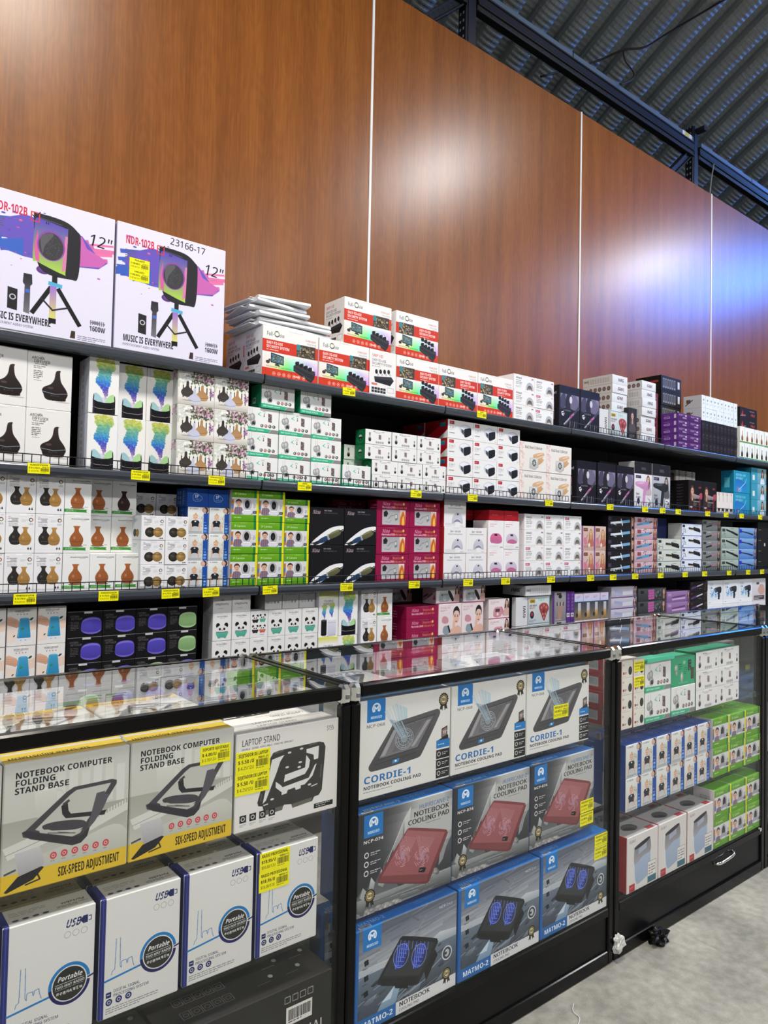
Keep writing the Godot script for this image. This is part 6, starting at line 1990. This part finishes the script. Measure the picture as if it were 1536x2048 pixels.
func sticker(t: Node3D, text: int, x: float, y: float, w: float, tilt := 0.0) -> void:
	var h := w * 0.55
	var s := part("price_sticker", carton_mesh("sticker%d" % text, w, h, 0.0006), dsn["sticker%d" % text].mat, t, Vector3(x, y, 0.0))
	s.rotation.z = tilt
	s.set_meta("label", "yellow price sticker")

const SHORT := {
	"ndr": "lilac speaker carton with tripod speaker print", "dvr4": "red and white four camera kit carton", "dvr8": "red and white eight camera kit carton",
	"neo0": "white dome nail lamp carton, grey label", "neo1": "white dome nail lamp carton, pink label", "styler": "black hair styler carton with portrait", "gw": "flat white hair tool carton", "gwb": "flat white carton with round side pictures",
	"bottle": "white carton with wooden bottle diffuser", "bottledark": "white carton with dark bottle diffuser", "blackkit": "wide black accessory carton", "redblack": "long black clipper carton", "purple": "shiny flat purple carton",
	"blackvase": "white carton with black flask diffuser", "smoke": "white carton with coloured smoke plume", "colorful": "white carton with two smoking tubes", "flower": "fence and flower printed diffuser carton",
	"wifi": "white dome camera carton, green band", "wifibig": "white dome camera carton, green band", "bulb": "white bulb camera carton", "bulbbig": "white bulb camera carton", "red2in1": "white nail lamp carton, red label",
	"naildust": "cream nail dust collector carton", "teal": "teal wand carton", "tealb": "teal carton with portrait", "whitetall": "tall cream clipper carton", "whiteshort": "small cream brush carton", "bdryer": "black hair dryer carton with portrait",
	"imgdark": "tall dark carton with violet emblem", "reddryer": "dark carton with red dryer",
	"twovase": "white carton with two vase humidifiers", "orange": "white carton with orange wooden vase", "brownvase": "white carton with dark brown vase", "ballhum": "white carton with two round humidifiers",
	"ipbaby": "blue edged carton with crawling baby", "ipbabybig": "blue edged carton with crawling baby", "ipblue": "blue carton with white emblem", "ipgreen": "green camera carton with small boy", "ipgreenbig": "green camera carton with small boy",
	"drill": "black nail drill carton", "manicure": "dark pink manicure set carton", "manicureflat": "flat dark pink manicure carton", "sunlamp": "white carton with arched nail lamp", "pinklamp": "white carton with bright pink lamp", "palelamp": "white carton with pale violet lamp",
	"redlid": "flat red carton", "pinkbeauty": "narrow carton with blonde woman", "curlblack": "long black curling iron carton", "curlpink": "long rosy hair wand carton", "straightwhite": "long pale straightener carton", "straightblue": "long white straightener carton, blue edge",
	"greybox": "long grey curling wand carton", "greenbox": "long grey green straightener carton", "bluewand": "long bright blue wand carton", "navy": "plain navy carton",
	"bluediff": "white carton with blue cone diffuser", "violetdiff": "black carton with violet tub diffuser", "greendiff": "black carton with green tub diffuser", "panda": "white carton with panda humidifier", "pandatop": "white carton with four icons", "pandaturned": "white carton lettered upside down", "pandafour": "white carton with four animal humidifiers",
	"retro": "rosy carton with grey dial gadget", "facewoman": "pale pink carton with bare shouldered woman", "gadgetpink": "pale carton with pink dial gadget", "purpletall": "slim violet carton with round icons", "slimbeauty": "narrow carton with brass nozzle",
	"silkbrush": "long lavender grey dryer carton", "rollers": "long dark hair roller carton", "mauve": "long mauve straightener carton", "blackcurl": "long black spiral wand carton", "facialgun": "white massager carton, blue splash", "peachbox": "white carton with peach gadget",
	"stand": "grey notebook stand carton, yellow band", "lapstand": "white laptop stand carton", "radio": "white two-way radio carton", "mic": "large black microphone carton", "cordie": "white cooling pad carton", "hurr": "grey mountain cooling pad carton", "matmo": "stormy grey cooling pad carton",
	"a9": "small cream round camera carton", "sunbig": "cream nail lamp carton", "greysmall": "small grey carton with dark window", "whiteslim": "slim upright white carton", "blackslim": "slim upright black carton", "maroon": "small maroon carton with orange dot",
}
const ORD := ["first", "second", "third", "fourth", "fifth", "sixth", "seventh", "eighth", "ninth", "tenth", "eleventh", "twelfth"]
var rt := RandomNumberGenerator.new()

# a stack of like cartons, columns from x to the right and rows from y upwards
func stk(id: String, x: float, y: float, z: float, cols: int, rows: int, where: String, o := {}) -> void:
	var D = dsn[id]
	rt.seed = hash(id + where)
	var k := 1.0 if case_goods else SIZE
	var pw: float = o.get("px", (D.w if not o.has("turn") else D.d) / k)
	var ph: float = o.get("h", D.h / k)
	for r in rows:
		for c in cols:
			var key := "%d,%d" % [c, r]
			if o.has("skip") and key in o.skip:
				continue
			var d: String = id
			if o.has("alt") and o.alt.has(key):
				d = o.alt[key]
			var lab: String = SHORT.get(d, dsn[d].words)
			var t := rows - 1 - r
			if rows > 1:
				lab += ", %s row" % ("bottom" if r == 0 else "top" if t == 0 else "middle" if rows == 3 else ORD[t])
			if cols == 2:
				lab += ", %s" % ["left", "right"][c]
			elif cols > 2:
				lab += ", %s" % ("leftmost" if c == 0 else "rightmost" if c == cols - 1 else ORD[c] + " from left")
			lab += ", " + where
			var at := Vector3(x + c * pw, y + r * ph, z - rt.randf_range(0.0, o.get("jit", 0.003)))
			if not case_goods:
				at = spot(at.x, at.y, at.z)
			var n := carton(d, at.x, at.y, at.z, lab, "%s, %s" % [SHORT.get(id, D.words), where], o.get("h", -1.0) * k, o.get("turn", 0.0))
			if o.has("stick") and o.stick.has(key):
				for s in o.stick[key]:
					sticker(n, s[0], s[1] * k, s[2] * k, s[3] * k)
					n.get_child(n.get_child_count() - 1).position.z = dsn[d].d * 0.5 + 0.0004

# like cartons lying on their backs in a pile, their top edge towards the aisle
func lie(id: String, x: float, y: float, zback: float, n: int, label: String, group: String) -> void:
	for i in n:
		var c := carton(id, x, y, 0, label % ["lowest", "second", "third", "fourth", "fifth", "sixth", "seventh", "eighth"][i] if i < n - 1 else label % "topmost", group)
		c.position = Vector3(x + dsn[id].w * 0.5, y + dsn[id].d * (i + 0.5), zback)
		c.basis = Basis(Vector3.UP, PI) * Basis(Vector3.RIGHT, -PI / 2)

# ---------------------------------------------------------------- what stands where
func goods_top() -> void:
	case_goods = false
	var y := 2.033
	stk("ndr", 0.413, y + 0.0008, -2.563, 2, 1, "top shelf", {"px": 0.424, "stick": {"1,0": [[6, -0.126, 0.293, 0.073], [6, -0.126, 0.2525, 0.073]]}})
	var hand := TextMesh.new()
	hand.text = "23166-17"
	hand.font = fonts[0]
	hand.font_size = 32
	hand.pixel_size = 0.00115
	hand.depth = 0.0006
	var ink := part("handwritten_number", hand, mats.black, get_node("speaker_box_001"), Vector3(0.06, 0.469, 0.198))
	ink.rotation.z = -0.05
	stk("dvr4", 1.436, y, -2.58, 2, 1, "front of top shelf", {"px": 0.2735})
	stk("dvr4", 1.437, y, -2.744, 1, 1, "behind others on top shelf")
	stk("dvr4", 1.983, y, -2.58, 1, 1, "turned end on, top shelf", {"turn": PI / 2})
	stk("dvr8", 2.143, y, -2.58, 3, 1, "front of top shelf", {"px": 0.272})
	stk("dvr4", 1.838, y + 0.207, -2.58, 1, 1, "upper tier on top shelf")
	stk("dvr8", 2.134, y + 0.207, -2.58, 1, 1, "upper tier on top shelf")
	stk("neo0", 2.963, y, -2.58, 2, 3, "top shelf", {"alt": {"0,1": "neo0", "1,0": "neo1", "1,1": "neo1"}})
	stk("styler", 3.352, y, -2.58, 2, 1, "top shelf")
	stk("gwb", 3.935, y, -2.62, 1, 7, "first white stack, top shelf", {"h": 0.0572, "alt": {"0,6": "gw", "0,0": "gw"}, "jit": 0.008})
	stk("gwup", 3.746, y, -2.585, 1, 1, "top shelf")
	stk("mask", 3.846, y, -2.578, 1, 1, "top shelf")
	stk("woman", 4.048, y, -2.58, 1, 1, "top shelf")
	stk("gw", 4.222, y, -2.59, 1, 7, "second white stack, top shelf", {"h": 0.0572, "alt": {"0,1": "gwb", "0,2": "gwb", "0,6": "gwb"}, "jit": 0.01})
	stk("blackkit", 4.69, y, -2.73, 1, 5, "back of top shelf")
	stk("purple", 4.651, y, -2.58, 2, 5, "top shelf", {"px": 0.1555})
	stk("maroon", 4.5, y, -2.72, 2, 7, "wedged before black cartons, top shelf", {"px": 0.0665})
	stk("blackslim", 4.97, y, -2.58, 10, 3, "top shelf", {"px": 0.0536})
	stk("whiteslim", 4.97, y + 0.2252, -2.58, 10, 2, "above black ones, top shelf", {"px": 0.0536})
	stk("bottledark", 5.525, y, -2.57, 6, 1, "top shelf", {})
	stk("bottle", 5.525, y + 0.121, -2.57, 6, 1, "on dark ones, top shelf", {})
	stk("redblack", 5.78, y, -2.69, 1, 5, "back of top shelf")
	# flattened white cartons thrown on the camera kits
	var ys := [2.2425, 2.2645, 2.2865, 2.3085, 2.3335, 2.3585]
	var rr := RandomNumberGenerator.new()
	rr.seed = 11
	for i in 6:
		var w: float = [0.36, 0.34, 0.36, 0.27, 0.25, 0.23][i]
		var t := thing("flat_carton", "flattened white carton, %s of the loose pile on the top shelf" % ["lowest", "second from bottom", "third from bottom", "third from top", "second from top", "topmost"][i], "carton", spot([1.60, 1.615, 1.60, 1.545, 1.525, 1.575][i], ys[i], -2.735), "flattened white cartons on the camera kits")
		t.scale = Vector3.ONE * SIZE
		t.rotation = Vector3(0.004 * rr.randf_range(-1, 1), [0.03, -0.06, 0.04, -0.14, 0.1, -0.2][i], 0.004 if i < 3 else -0.012)
		var st := begin()
		var pr := PackedVector2Array([Vector2(0.12, 0.0), Vector2(0.136, 0.003), Vector2(0.132, 0.014), Vector2(0.116, 0.017), Vector2(-0.12, 0.017), Vector2(-0.12, 0.0)])
		drawn(st, pr, -w * 0.5, w * 0.5)
		part("folded_sheet", st.commit(), mats.white, t)
		part("end_flap", block(Vector3(-w * 0.5 - 0.028, 0.004, -0.11), Vector3(-w * 0.5 - 0.001, 0.008, 0.105), 0.001), mats.white, t)
		part("inner_sheet", block(Vector3(-w * 0.5 + 0.01, 0.0171, -0.1), Vector3(w * 0.5 - 0.02, 0.0185, 0.1), 0.0006), mats.plaster, t)

func goods_upper_middle() -> void:
	var y := 1.605
	var s := "upper middle shelf"
	stk("blackvase", 0.4295, y, -2.6, 2, 2, s)
	stk("smoke", 0.769, y, -2.6, 1, 2, s + ", foremost column")
	stk("smoke", 0.882, y, -2.632, 2, 2, s, {"px": 0.1048})
	stk("flower", 1.086, y, -2.585, 2, 3, s)
	stk("wifi", 1.379, y, -2.61, 3, 3, s, {"px": 0.16})
	stk("wifi", 1.8605, y, -2.6, 1, 1, s + ", beside bulb cameras")
	stk("wifi", 1.448, y + 0.3005, -2.6, 2, 1, s + ", upper tier", {"px": 0.187})
	stk("bulb", 2.024, y, -2.6, 3, 2, s, {})
	stk("bulb", 1.982, y + 0.1357, -2.6, 3, 2, s + ", upper tier", {"px": 0.1575, "alt": {}})
	stk("bulb", 1.93, y + 0.0678, -2.69, 1, 2, s + ", set back, green end showing", {})
	stk("red2in1", 2.497, y, -2.6, 3, 4, s)
	stk("red2in1", 2.497, y, -2.775, 1, 4, s + ", behind the front column")
	stk("naildust", 3.043, y, -2.6, 2, 2, s)
	stk("styler", 3.553, y, -2.6, 3, 1, s, {"h": 0.256, "px": 0.203})
	stk("imgdark", 3.95, y, -2.72, 1, 1, s + ", behind stylers")
	stk("dryerpink", 4.161, y, -2.6, 1, 1, s, {"px": 0.205})
	stk("dryerblack", 4.369, y, -2.6, 1, 1, s)
	stk("bdryer", 4.834, y, -2.6, 2, 1, s, {})
	stk("reddryer", 4.62, y, -2.81, 2, 1, s + ", at the back")
	stk("whitecase", 4.66, y + 0.29, -2.82, 1, 1, s + " back")
	stk("whitetall", 5.04, y, -2.81, 3, 1, s + ", at the back", {})
	stk("whiteshort", 5.243, y, -2.6, 4, 1, s, {"px": 0.0615})
	stk("teal", 5.501, y, -2.6, 1, 2, s)
	stk("tealb", 5.79, y, -2.6, 1, 3, s)

func goods_lower_middle() -> void:
	var y := 1.182
	var s := "lower middle shelf"
	stk("twovase", 0.4335, y, -2.6, 3, 3, s, {})
	stk("orange", 0.7025, y, -2.6, 3, 1, s + ", lowest", {})
	stk("orange", 0.7025, y + 0.131, -2.6, 1, 2, s + ", foremost")
	stk("orange", 0.795, y + 0.131, -2.668, 2, 2, s + ", set back", {"alt": {"1,1": "brownvase"}})
	stk("ballhum", 0.961, y, -2.578, 2, 3, s)
	stk("ballhum", 0.985, y + 0.2685, -2.735, 2, 1, s + ", set back on top", {})
	stk("ipbaby", 1.153, y, -2.615, 2, 3, s, {"px": 0.0872})
	stk("ipblue", 1.148, y + 0.3081, -2.615, 2, 1, s, {"px": 0.0875})
	stk("ipgreen", 1.328, y, -2.6, 3, 2, s, {"px": 0.1222})
	stk("ipgreen", 1.328, y + 0.256, -2.6, 2, 1, s + ", upper tier", {"px": 0.1222})
	stk("ipgreen", 1.5725, y + 0.256, -2.6, 1, 1, s + ", short one on top", {"h": 0.1})
	stk("drill", 1.6965, y, -2.6, 2, 2, s)
	stk("manicure", 2.058, y, -2.6, 2, 3, s, {})
	stk("manicure", 1.95, y, -2.8, 1, 3, s + ", behind drill cartons", {})
	stk("sunlamp", 2.485, y, -2.6, 2, 3, s, {"px": 0.1545, "skip": ["1,2"]})
	stk("sunlamp", 2.59, y + 0.26, -2.74, 1, 1, s + ", set back in shade")
	stk("pinklamp", 2.801, y, -2.6, 2, 2, s, {"px": 0.1235, "alt": {"0,0": "palelamp", "1,0": "palelamp", "1,1": "palelamp"}})
	stk("redlid", 2.808, y + 0.302, -2.6, 2, 1, s + ", on pale lamp cartons", {"px": 0.1165})
	stk("redlid", 2.75, y + 0.302, -2.72, 1, 1, s + ", pushed to the back")
	stk("neo0", 3.089, y, -2.6, 3, 4, s, {"px": 0.1722, "h": 0.0866, "alt": {"0,0": "neo1", "1,0": "neo1", "2,0": "neo1", "0,1": "neo1", "1,3": "neo1", "2,3": "neo1"}})
	stk("pinkbeauty", 3.612, y, -2.6, 2, 2, s, {"px": 0.1205})
	stk("curlblack", 3.877, y, -2.6, 1, 5, s, {})
	stk("curlpink", 4.165, y, -2.6, 1, 5, s, {})
	stk("straightwhite", 4.436, y, -2.6, 1, 3, s, {})
	stk("navy", 4.436, y + 0.228, -2.7, 1, 1, s + ", on pale cartons")
	stk("straightblue", 4.741, y, -2.6, 1, 4, s, {})
	stk("greybox", 5.032, y, -2.6, 1, 5, s, {})
	stk("greenbox", 5.312, y, -2.6, 1, 4, s, {})
	stk("bluewand", 5.596, y, -2.6, 1, 4, s, {})
	stk("blackcase", 5.9, y, -2.6, 1, 1, s)

func goods_bottom() -> void:
	var y := 0.757
	var s := "bottom shelf"
	stk("bluediff", 0.446, y, -2.6, 3, 3, s, {"px": 0.0925})
	stk("violetdiff", 0.7255, y, -2.6, 4, 4, s, {"alt": {"3,3": "greendiff", "3,2": "greendiff", "2,1": "greendiff", "0,0": "greendiff"}})
	stk("panda", 1.26, y, -2.6, 6, 3, s, {"px": 0.0815, "alt": {"2,2": "pandafour"}})
	stk("pandaturned", 1.26, y + 0.3225, -2.6, 2, 1, s, {"px": 0.0815, "alt": {}})
	stk("pandatop", 1.502, y + 0.3225, -2.625, 3, 1, s, {"px": 0.0825})
	stk("colorful", 1.752, y, -2.6, 1, 2, s, {})
	stk("smoke", 1.857, y, -2.6, 1, 2, s, {"h": 0.194})
	stk("twovase", 1.98, y, -2.6, 1, 3, s, {"h": 0.1303})
	stk("orange", 2.074, y, -2.6, 1, 3, s, {"h": 0.1303})
	stk("manicureflat", 2.249, y, -2.6, 1, 5, s, {})
	stk("retro", 2.262, y + 0.304, -2.76, 1, 1, s + ", set back")
	stk("facewoman", 2.4585, y, -2.6, 2, 2, s, {"px": 0.1595})
	stk("retro", 2.44, y + 0.3045, -2.6, 2, 1, s + ", on the woman cartons", {"px": 0.185})
	stk("gadgetpink", 2.815, y, -2.6, 1, 3, s, {})
	stk("gwup", 3.03, y, -2.6, 1, 1, s + ", lower", {})
	stk("gwup", 3.03, y + 0.158, -2.6, 1, 1, s + ", upper", {})
	stk("mask", 3.128, y, -2.6, 1, 2, s, {})
	stk("gw", 3.095, y + 0.3205, -2.59, 1, 1, s + ", lying sideways on top", {"turn": PI / 2})
	stk("brush", 3.343, y, -2.6, 1, 2, s, {})
	stk("purpletall", 3.4685, y, -2.6, 2, 2, s, {})
	stk("slimbeauty", 3.547, y, -2.6, 4, 2, s, {})
	stk("silkbrush", 3.915, y, -2.6, 1, 5, s, {})
	stk("rollers", 4.212, y, -2.6, 1, 4, s, {})
	stk("mauve", 4.557, y, -2.6, 1, 4, s, {})
	stk("blackcurl", 4.861, y, -2.6, 1, 5, s, {})
	stk("facialgun", 5.112, y, -2.6, 3, 2, s, {"px": 0.2335})
	stk("peachbox", 5.815, y, -2.6, 1, 2, s, {})

func goods_showcase() -> void:
	case_goods = true
	var z := -1.4125
	var y := 0.7505
	var a := "nearest showcase"
	stk("stand", 0.0711, y, z, 3, 1, a + ", front", {"px": 0.2245, "stick": {"2,0": [[2, 0.068, 0.161, 0.069]]}})
	stk("stand", 0.0765, y, z - 0.06, 3, 1, a + ", second file", {"px": 0.2245})
	stk("lapstand", 0.7470, y, z, 1, 1, a + ", front of file", {"stick": {"0,0": [[3, -0.0925, 0.126, 0.084], [3, -0.0935, 0.0795, 0.084]]}})
	stk("lapstand", 0.7470, y, z - 0.0255, 1, 1, a + ", second in file")
	stk("lapstand", 0.7470, y, z - 0.051, 1, 1, a + ", third in file")
	for k in 3:
		lie("stand", 0.079 + k * 0.2285, y, -1.775, 4, "%s grey notebook stand carton lying flat, " + ["left", "middle", "right"][k] + " pile behind the upright ones", "notebook stand cartons lying in piles")
	lie("lapstand", 0.764, y, -1.77, 8, "%s white laptop stand carton of the flat pile behind the upright ones", "laptop stand cartons lying in a pile")
	y = 0.4675
	stk("radio", 0.1354, y, z, 5, 1, a + ", front", {"px": 0.1679, "stick": {"4,0": [[4, -0.036, 0.183, 0.077], [4, -0.037, 0.1405, 0.077]]}})
	stk("radio", 0.1315, y, z - 0.072, 5, 1, a + ", second file", {"px": 0.1679})
	y = 0.187
	stk("mic", 0.1864, y, z, 2, 1, a + ", front", {"px": 0.4155})
	stk("mic", 0.1766, y, z - 0.153, 2, 1, a + ", second file", {"px": 0.4155})
	a = "cooling pad showcase"
	y = 0.7505
	stk("cordie", 1.0781, y, z, 3, 1, a + ", front", {"px": 0.3124, "stick": {"2,0": [[5, 0.009, 0.09, 0.074]]}})
	for k in 2:
		stk("cordie", 1.082 + k * 0.003, y, z - 0.057 * (k + 1), 3, 1, a + ", " + ["second", "third", "fourth"][k] + " file", {"px": 0.3124})
	lie("cordie", 1.085, y, -1.845, 4, "%s white cooling pad carton lying flat, pile at the left of the cooling pad showcase", "cooling pad cartons lying in piles")
	lie("hurr", 1.405, y, -1.86, 4, "%s grey mountain cooling pad carton lying flat behind the white ones", "cooling pad cartons lying in piles")
	lie("cordie", 1.735, y, -1.845, 4, "%s white cooling pad carton lying flat, pile at the right of the cooling pad showcase", "cooling pad cartons lying in piles")
	y = 0.4675
	stk("hurr", 1.0801, y, z, 3, 1, a + ", front", {"px": 0.3227, "stick": {"2,0": [[5, 0.122, 0.0535, 0.07], [5, 0.121, 0.012, 0.07]]}})
	stk("hurr", 1.0732, y, z - 0.053, 3, 1, a + ", second file", {"px": 0.3227})
	stk("hurr", 1.0791, y, z - 0.106, 3, 1, a + ", third file", {"px": 0.3227})
	y = 0.187
	stk("matmo", 1.0811, y, z, 3, 1, a + ", front", {"px": 0.3478, "stick": {"2,0": [[5, 0.135, 0.207, 0.07], [5, 0.134, 0.167, 0.07]]}})
	stk("matmo", 1.0595, y, z - 0.116, 3, 1, a + ", back file", {"px": 0.3453})
	a = "camera showcase"
	y = 0.7505
	stk("a9", 2.1960, y, z, 2, 4, a, {"px": 0.0701, "h": 0.0581, "stick": {"1,3": [[0, 0.0, 0.015, 0.064]], "1,2": [[0, 0.0, 0.02, 0.064]]}})
	stk("a9", 2.1960, y, z - 0.074, 2, 4, a + ", behind", {"px": 0.0701, "h": 0.0581})
	stk("wifibig", 2.3392, y, z, 2, 2, a, {"px": 0.1754, "alt": {"1,1": "wifigreen"}})
	var lid := thing("loose_lid", "pale green carton lid folded open above the dome camera cartons", "lid", Vector3(2.339, y + 0.2136, z))
	part("lid_panel", block(Vector3(0, 0.001, -0.085), Vector3(0.18, 0.0022, 0.008), 0.0004), mat("mint", Color("4fc09a"), 0.45), lid)
	part("lid_edge", block(Vector3(0, 0.0022, 0.0065), Vector3(0.18, 0.016, 0.008), 0.0004), mats["mint"], lid)
	stk("bulbbig", 2.6924, y, z, 2, 3, a, {"px": 0.1776})
	stk("greysmall", 3.0529, y + 0.1155, z - 0.07, 1, 3, a + ", right end")
	stk("greylarge", 3.0529, y, z - 0.07, 1, 1, a)
	y = 0.4675
	stk("ipbabybig", 2.2239, y, z, 6, 2, a + ", middle shelf", {"px": 0.0973})
	stk("ipbabybig", 2.2239, y, z - 0.088, 6, 2, a + ", middle shelf, behind", {"px": 0.0973})
	stk("ipgreenbig", 2.8302, y, z, 3, 2, a + ", middle shelf", {"px": 0.1381})
	stk("ipgreenbig", 2.8302, y, z - 0.093, 3, 2, a + ", middle shelf, behind", {"px": 0.1381})
	y = 0.187
	stk("sunbig", 2.2386, y, z, 3, 1, a, {"px": 0.1996})
	stk("sunbig", 2.2328, y, z - 0.103, 3, 1, a + ", behind", {"px": 0.1996})
	stk("ipgreenbig", 2.8439, y, z, 3, 2, a + ", lowest shelf", {"px": 0.1380})

func price_tags() -> void:
	var list := [
		[0, 1.856, 1, "below the end on camera kit carton"], [0, 2.694, 1, "below the last eight camera kit carton"],
		[1, 0.608, 0, "below the black flask diffusers"], [1, 0.945, 0, "below the smoke plume cartons"], [1, 1.24, 0, "below the fence and flower cartons"], [1, 1.638, 1, "below the dome camera cartons"], [1, 2.258, 1, "below the bulb camera cartons"], [1, 2.638, 0, "below the first red labelled lamp column"], [1, 3.246, 0, "below the nail dust cartons"],
		[1, 3.83, 0, "below the black styler cartons"], [1, 4.215, 0, "below the pink dryer carton"], [1, 4.424, 0, "below the black dryer carton"], [1, 4.62, 0, "left of the portrait dryer cartons"], [1, 5.021, 0, "below the portrait dryer cartons"], [1, 5.294, 0, "below the small cream brush cartons"], [1, 5.537, 0, "below the teal wand cartons"], [1, 5.846, 0, "below the teal portrait cartons"],
		[2, 0.579, 0, "below the two vase cartons"], [2, 0.846, 0, "below the orange vase cartons"], [2, 1.07, 0, "below the round humidifier cartons"], [2, 1.23, 1, "below the crawling baby cartons"], [2, 1.486, 1, "below the green boy cartons"], [2, 1.866, 0, "below the black drill cartons"], [2, 2.257, 0, "below the manicure cartons"], [2, 2.616, 0, "below the arched lamp cartons"], [2, 2.895, 0, "below the pale violet lamp cartons"],
		[2, 3.272, 0, "below the dome lamp cartons"], [2, 3.64, 0, "below the blonde woman cartons"], [2, 3.869, 0, "between blonde woman and curling iron cartons"], [2, 4.108, 0, "below the black curling iron cartons"], [2, 4.407, 0, "below the rosy wand cartons"], [2, 4.718, 0, "below the pale straightener cartons"], [2, 4.984, 0, "below the blue edged straighteners"], [2, 5.345, 0, "below the grey green straighteners"], [2, 5.648, 0, "below the bright blue wands"], [2, 5.885, 0, "below the tall black carton"],
	]
	var rr := RandomNumberGenerator.new()
	rr.seed = 4
	for q in list:
		var t := thing("price_tag", "yellow price tag on the %s edge %s" % [SHELF[q[0]], q[3]], "price tag", spot(q[1], DECKS[q[0]] - 0.037 + (0.004 if q[0] == 2 else 0.007), -2.559), "yellow price tags on the shelf edges")
		t.scale = Vector3.ONE * SIZE
		var s := part("card", carton_mesh("sticker%d" % q[2], 0.068, 0.034, 0.001), dsn["sticker%d" % q[2]].mat, t)
		s.rotation.z = rr.randf_range(-0.03, 0.03)
		part("tag_holder", block(Vector3(-0.032, 0.006, -0.0022), Vector3(0.032, 0.028, -0.0006), 0.0005), mats.white, t)

func crumple(n: String, label: String, cat: String, at: Vector3, size: Vector3, m: Material, sd: int, named: String) -> void:
	var o := thing(n, label, cat, at)
	var sp := SphereMesh.new()
	sp.radius = 0.5
	sp.height = 1.0
	sp.radial_segments = 22
	sp.rings = 12
	var arr := sp.get_mesh_arrays()
	var nz := FastNoiseLite.new()
	nz.seed = sd
	nz.frequency = 2.2
	nz.fractal_octaves = 3
	var vs: PackedVector3Array = arr[Mesh.ARRAY_VERTEX]
	var st := begin()
	var idx: PackedInt32Array = arr[Mesh.ARRAY_INDEX]
	for i in idx:
		var v := vs[i]
		var r := 1.0 + 0.75 * nz.get_noise_3d(v.x, v.y, v.z)
		st.set_smooth_group(-1)
		st.add_vertex(Vector3(v.x * r * size.x, maxf(v.y * r + 0.45, 0.0) * size.y, v.z * r * size.z))
	st.generate_normals()
	part(named, st.commit(), m, o)

func litter() -> void:
	crumple("crumpled_bag", "crumpled black plastic scrap on the floor before the camera showcase", "litter", Vector3(2.38, 0.0, -1.375), Vector3(0.085, 0.045, 0.05), mats.panel, 3, "scrap")
	crumple("plastic_wrap", "torn clear plastic wrap caught on the showcase foot", "litter", Vector3(2.163, 0.03, -1.395), Vector3(0.05, 0.06, 0.025), mats.wrap, 8, "sheet")
	var s := thing("thread", "short pale thread lying on the concrete floor", "thread", Vector3(1.83, 0.003, -1.3))
	part("strand", tube([Vector3(-0.05, 0, 0.02), Vector3(-0.01, 0, 0.0), Vector3(0.0, 0.0, -0.03), Vector3(0.03, 0, -0.05)], 0.0015, 5), mats.wrap, s)
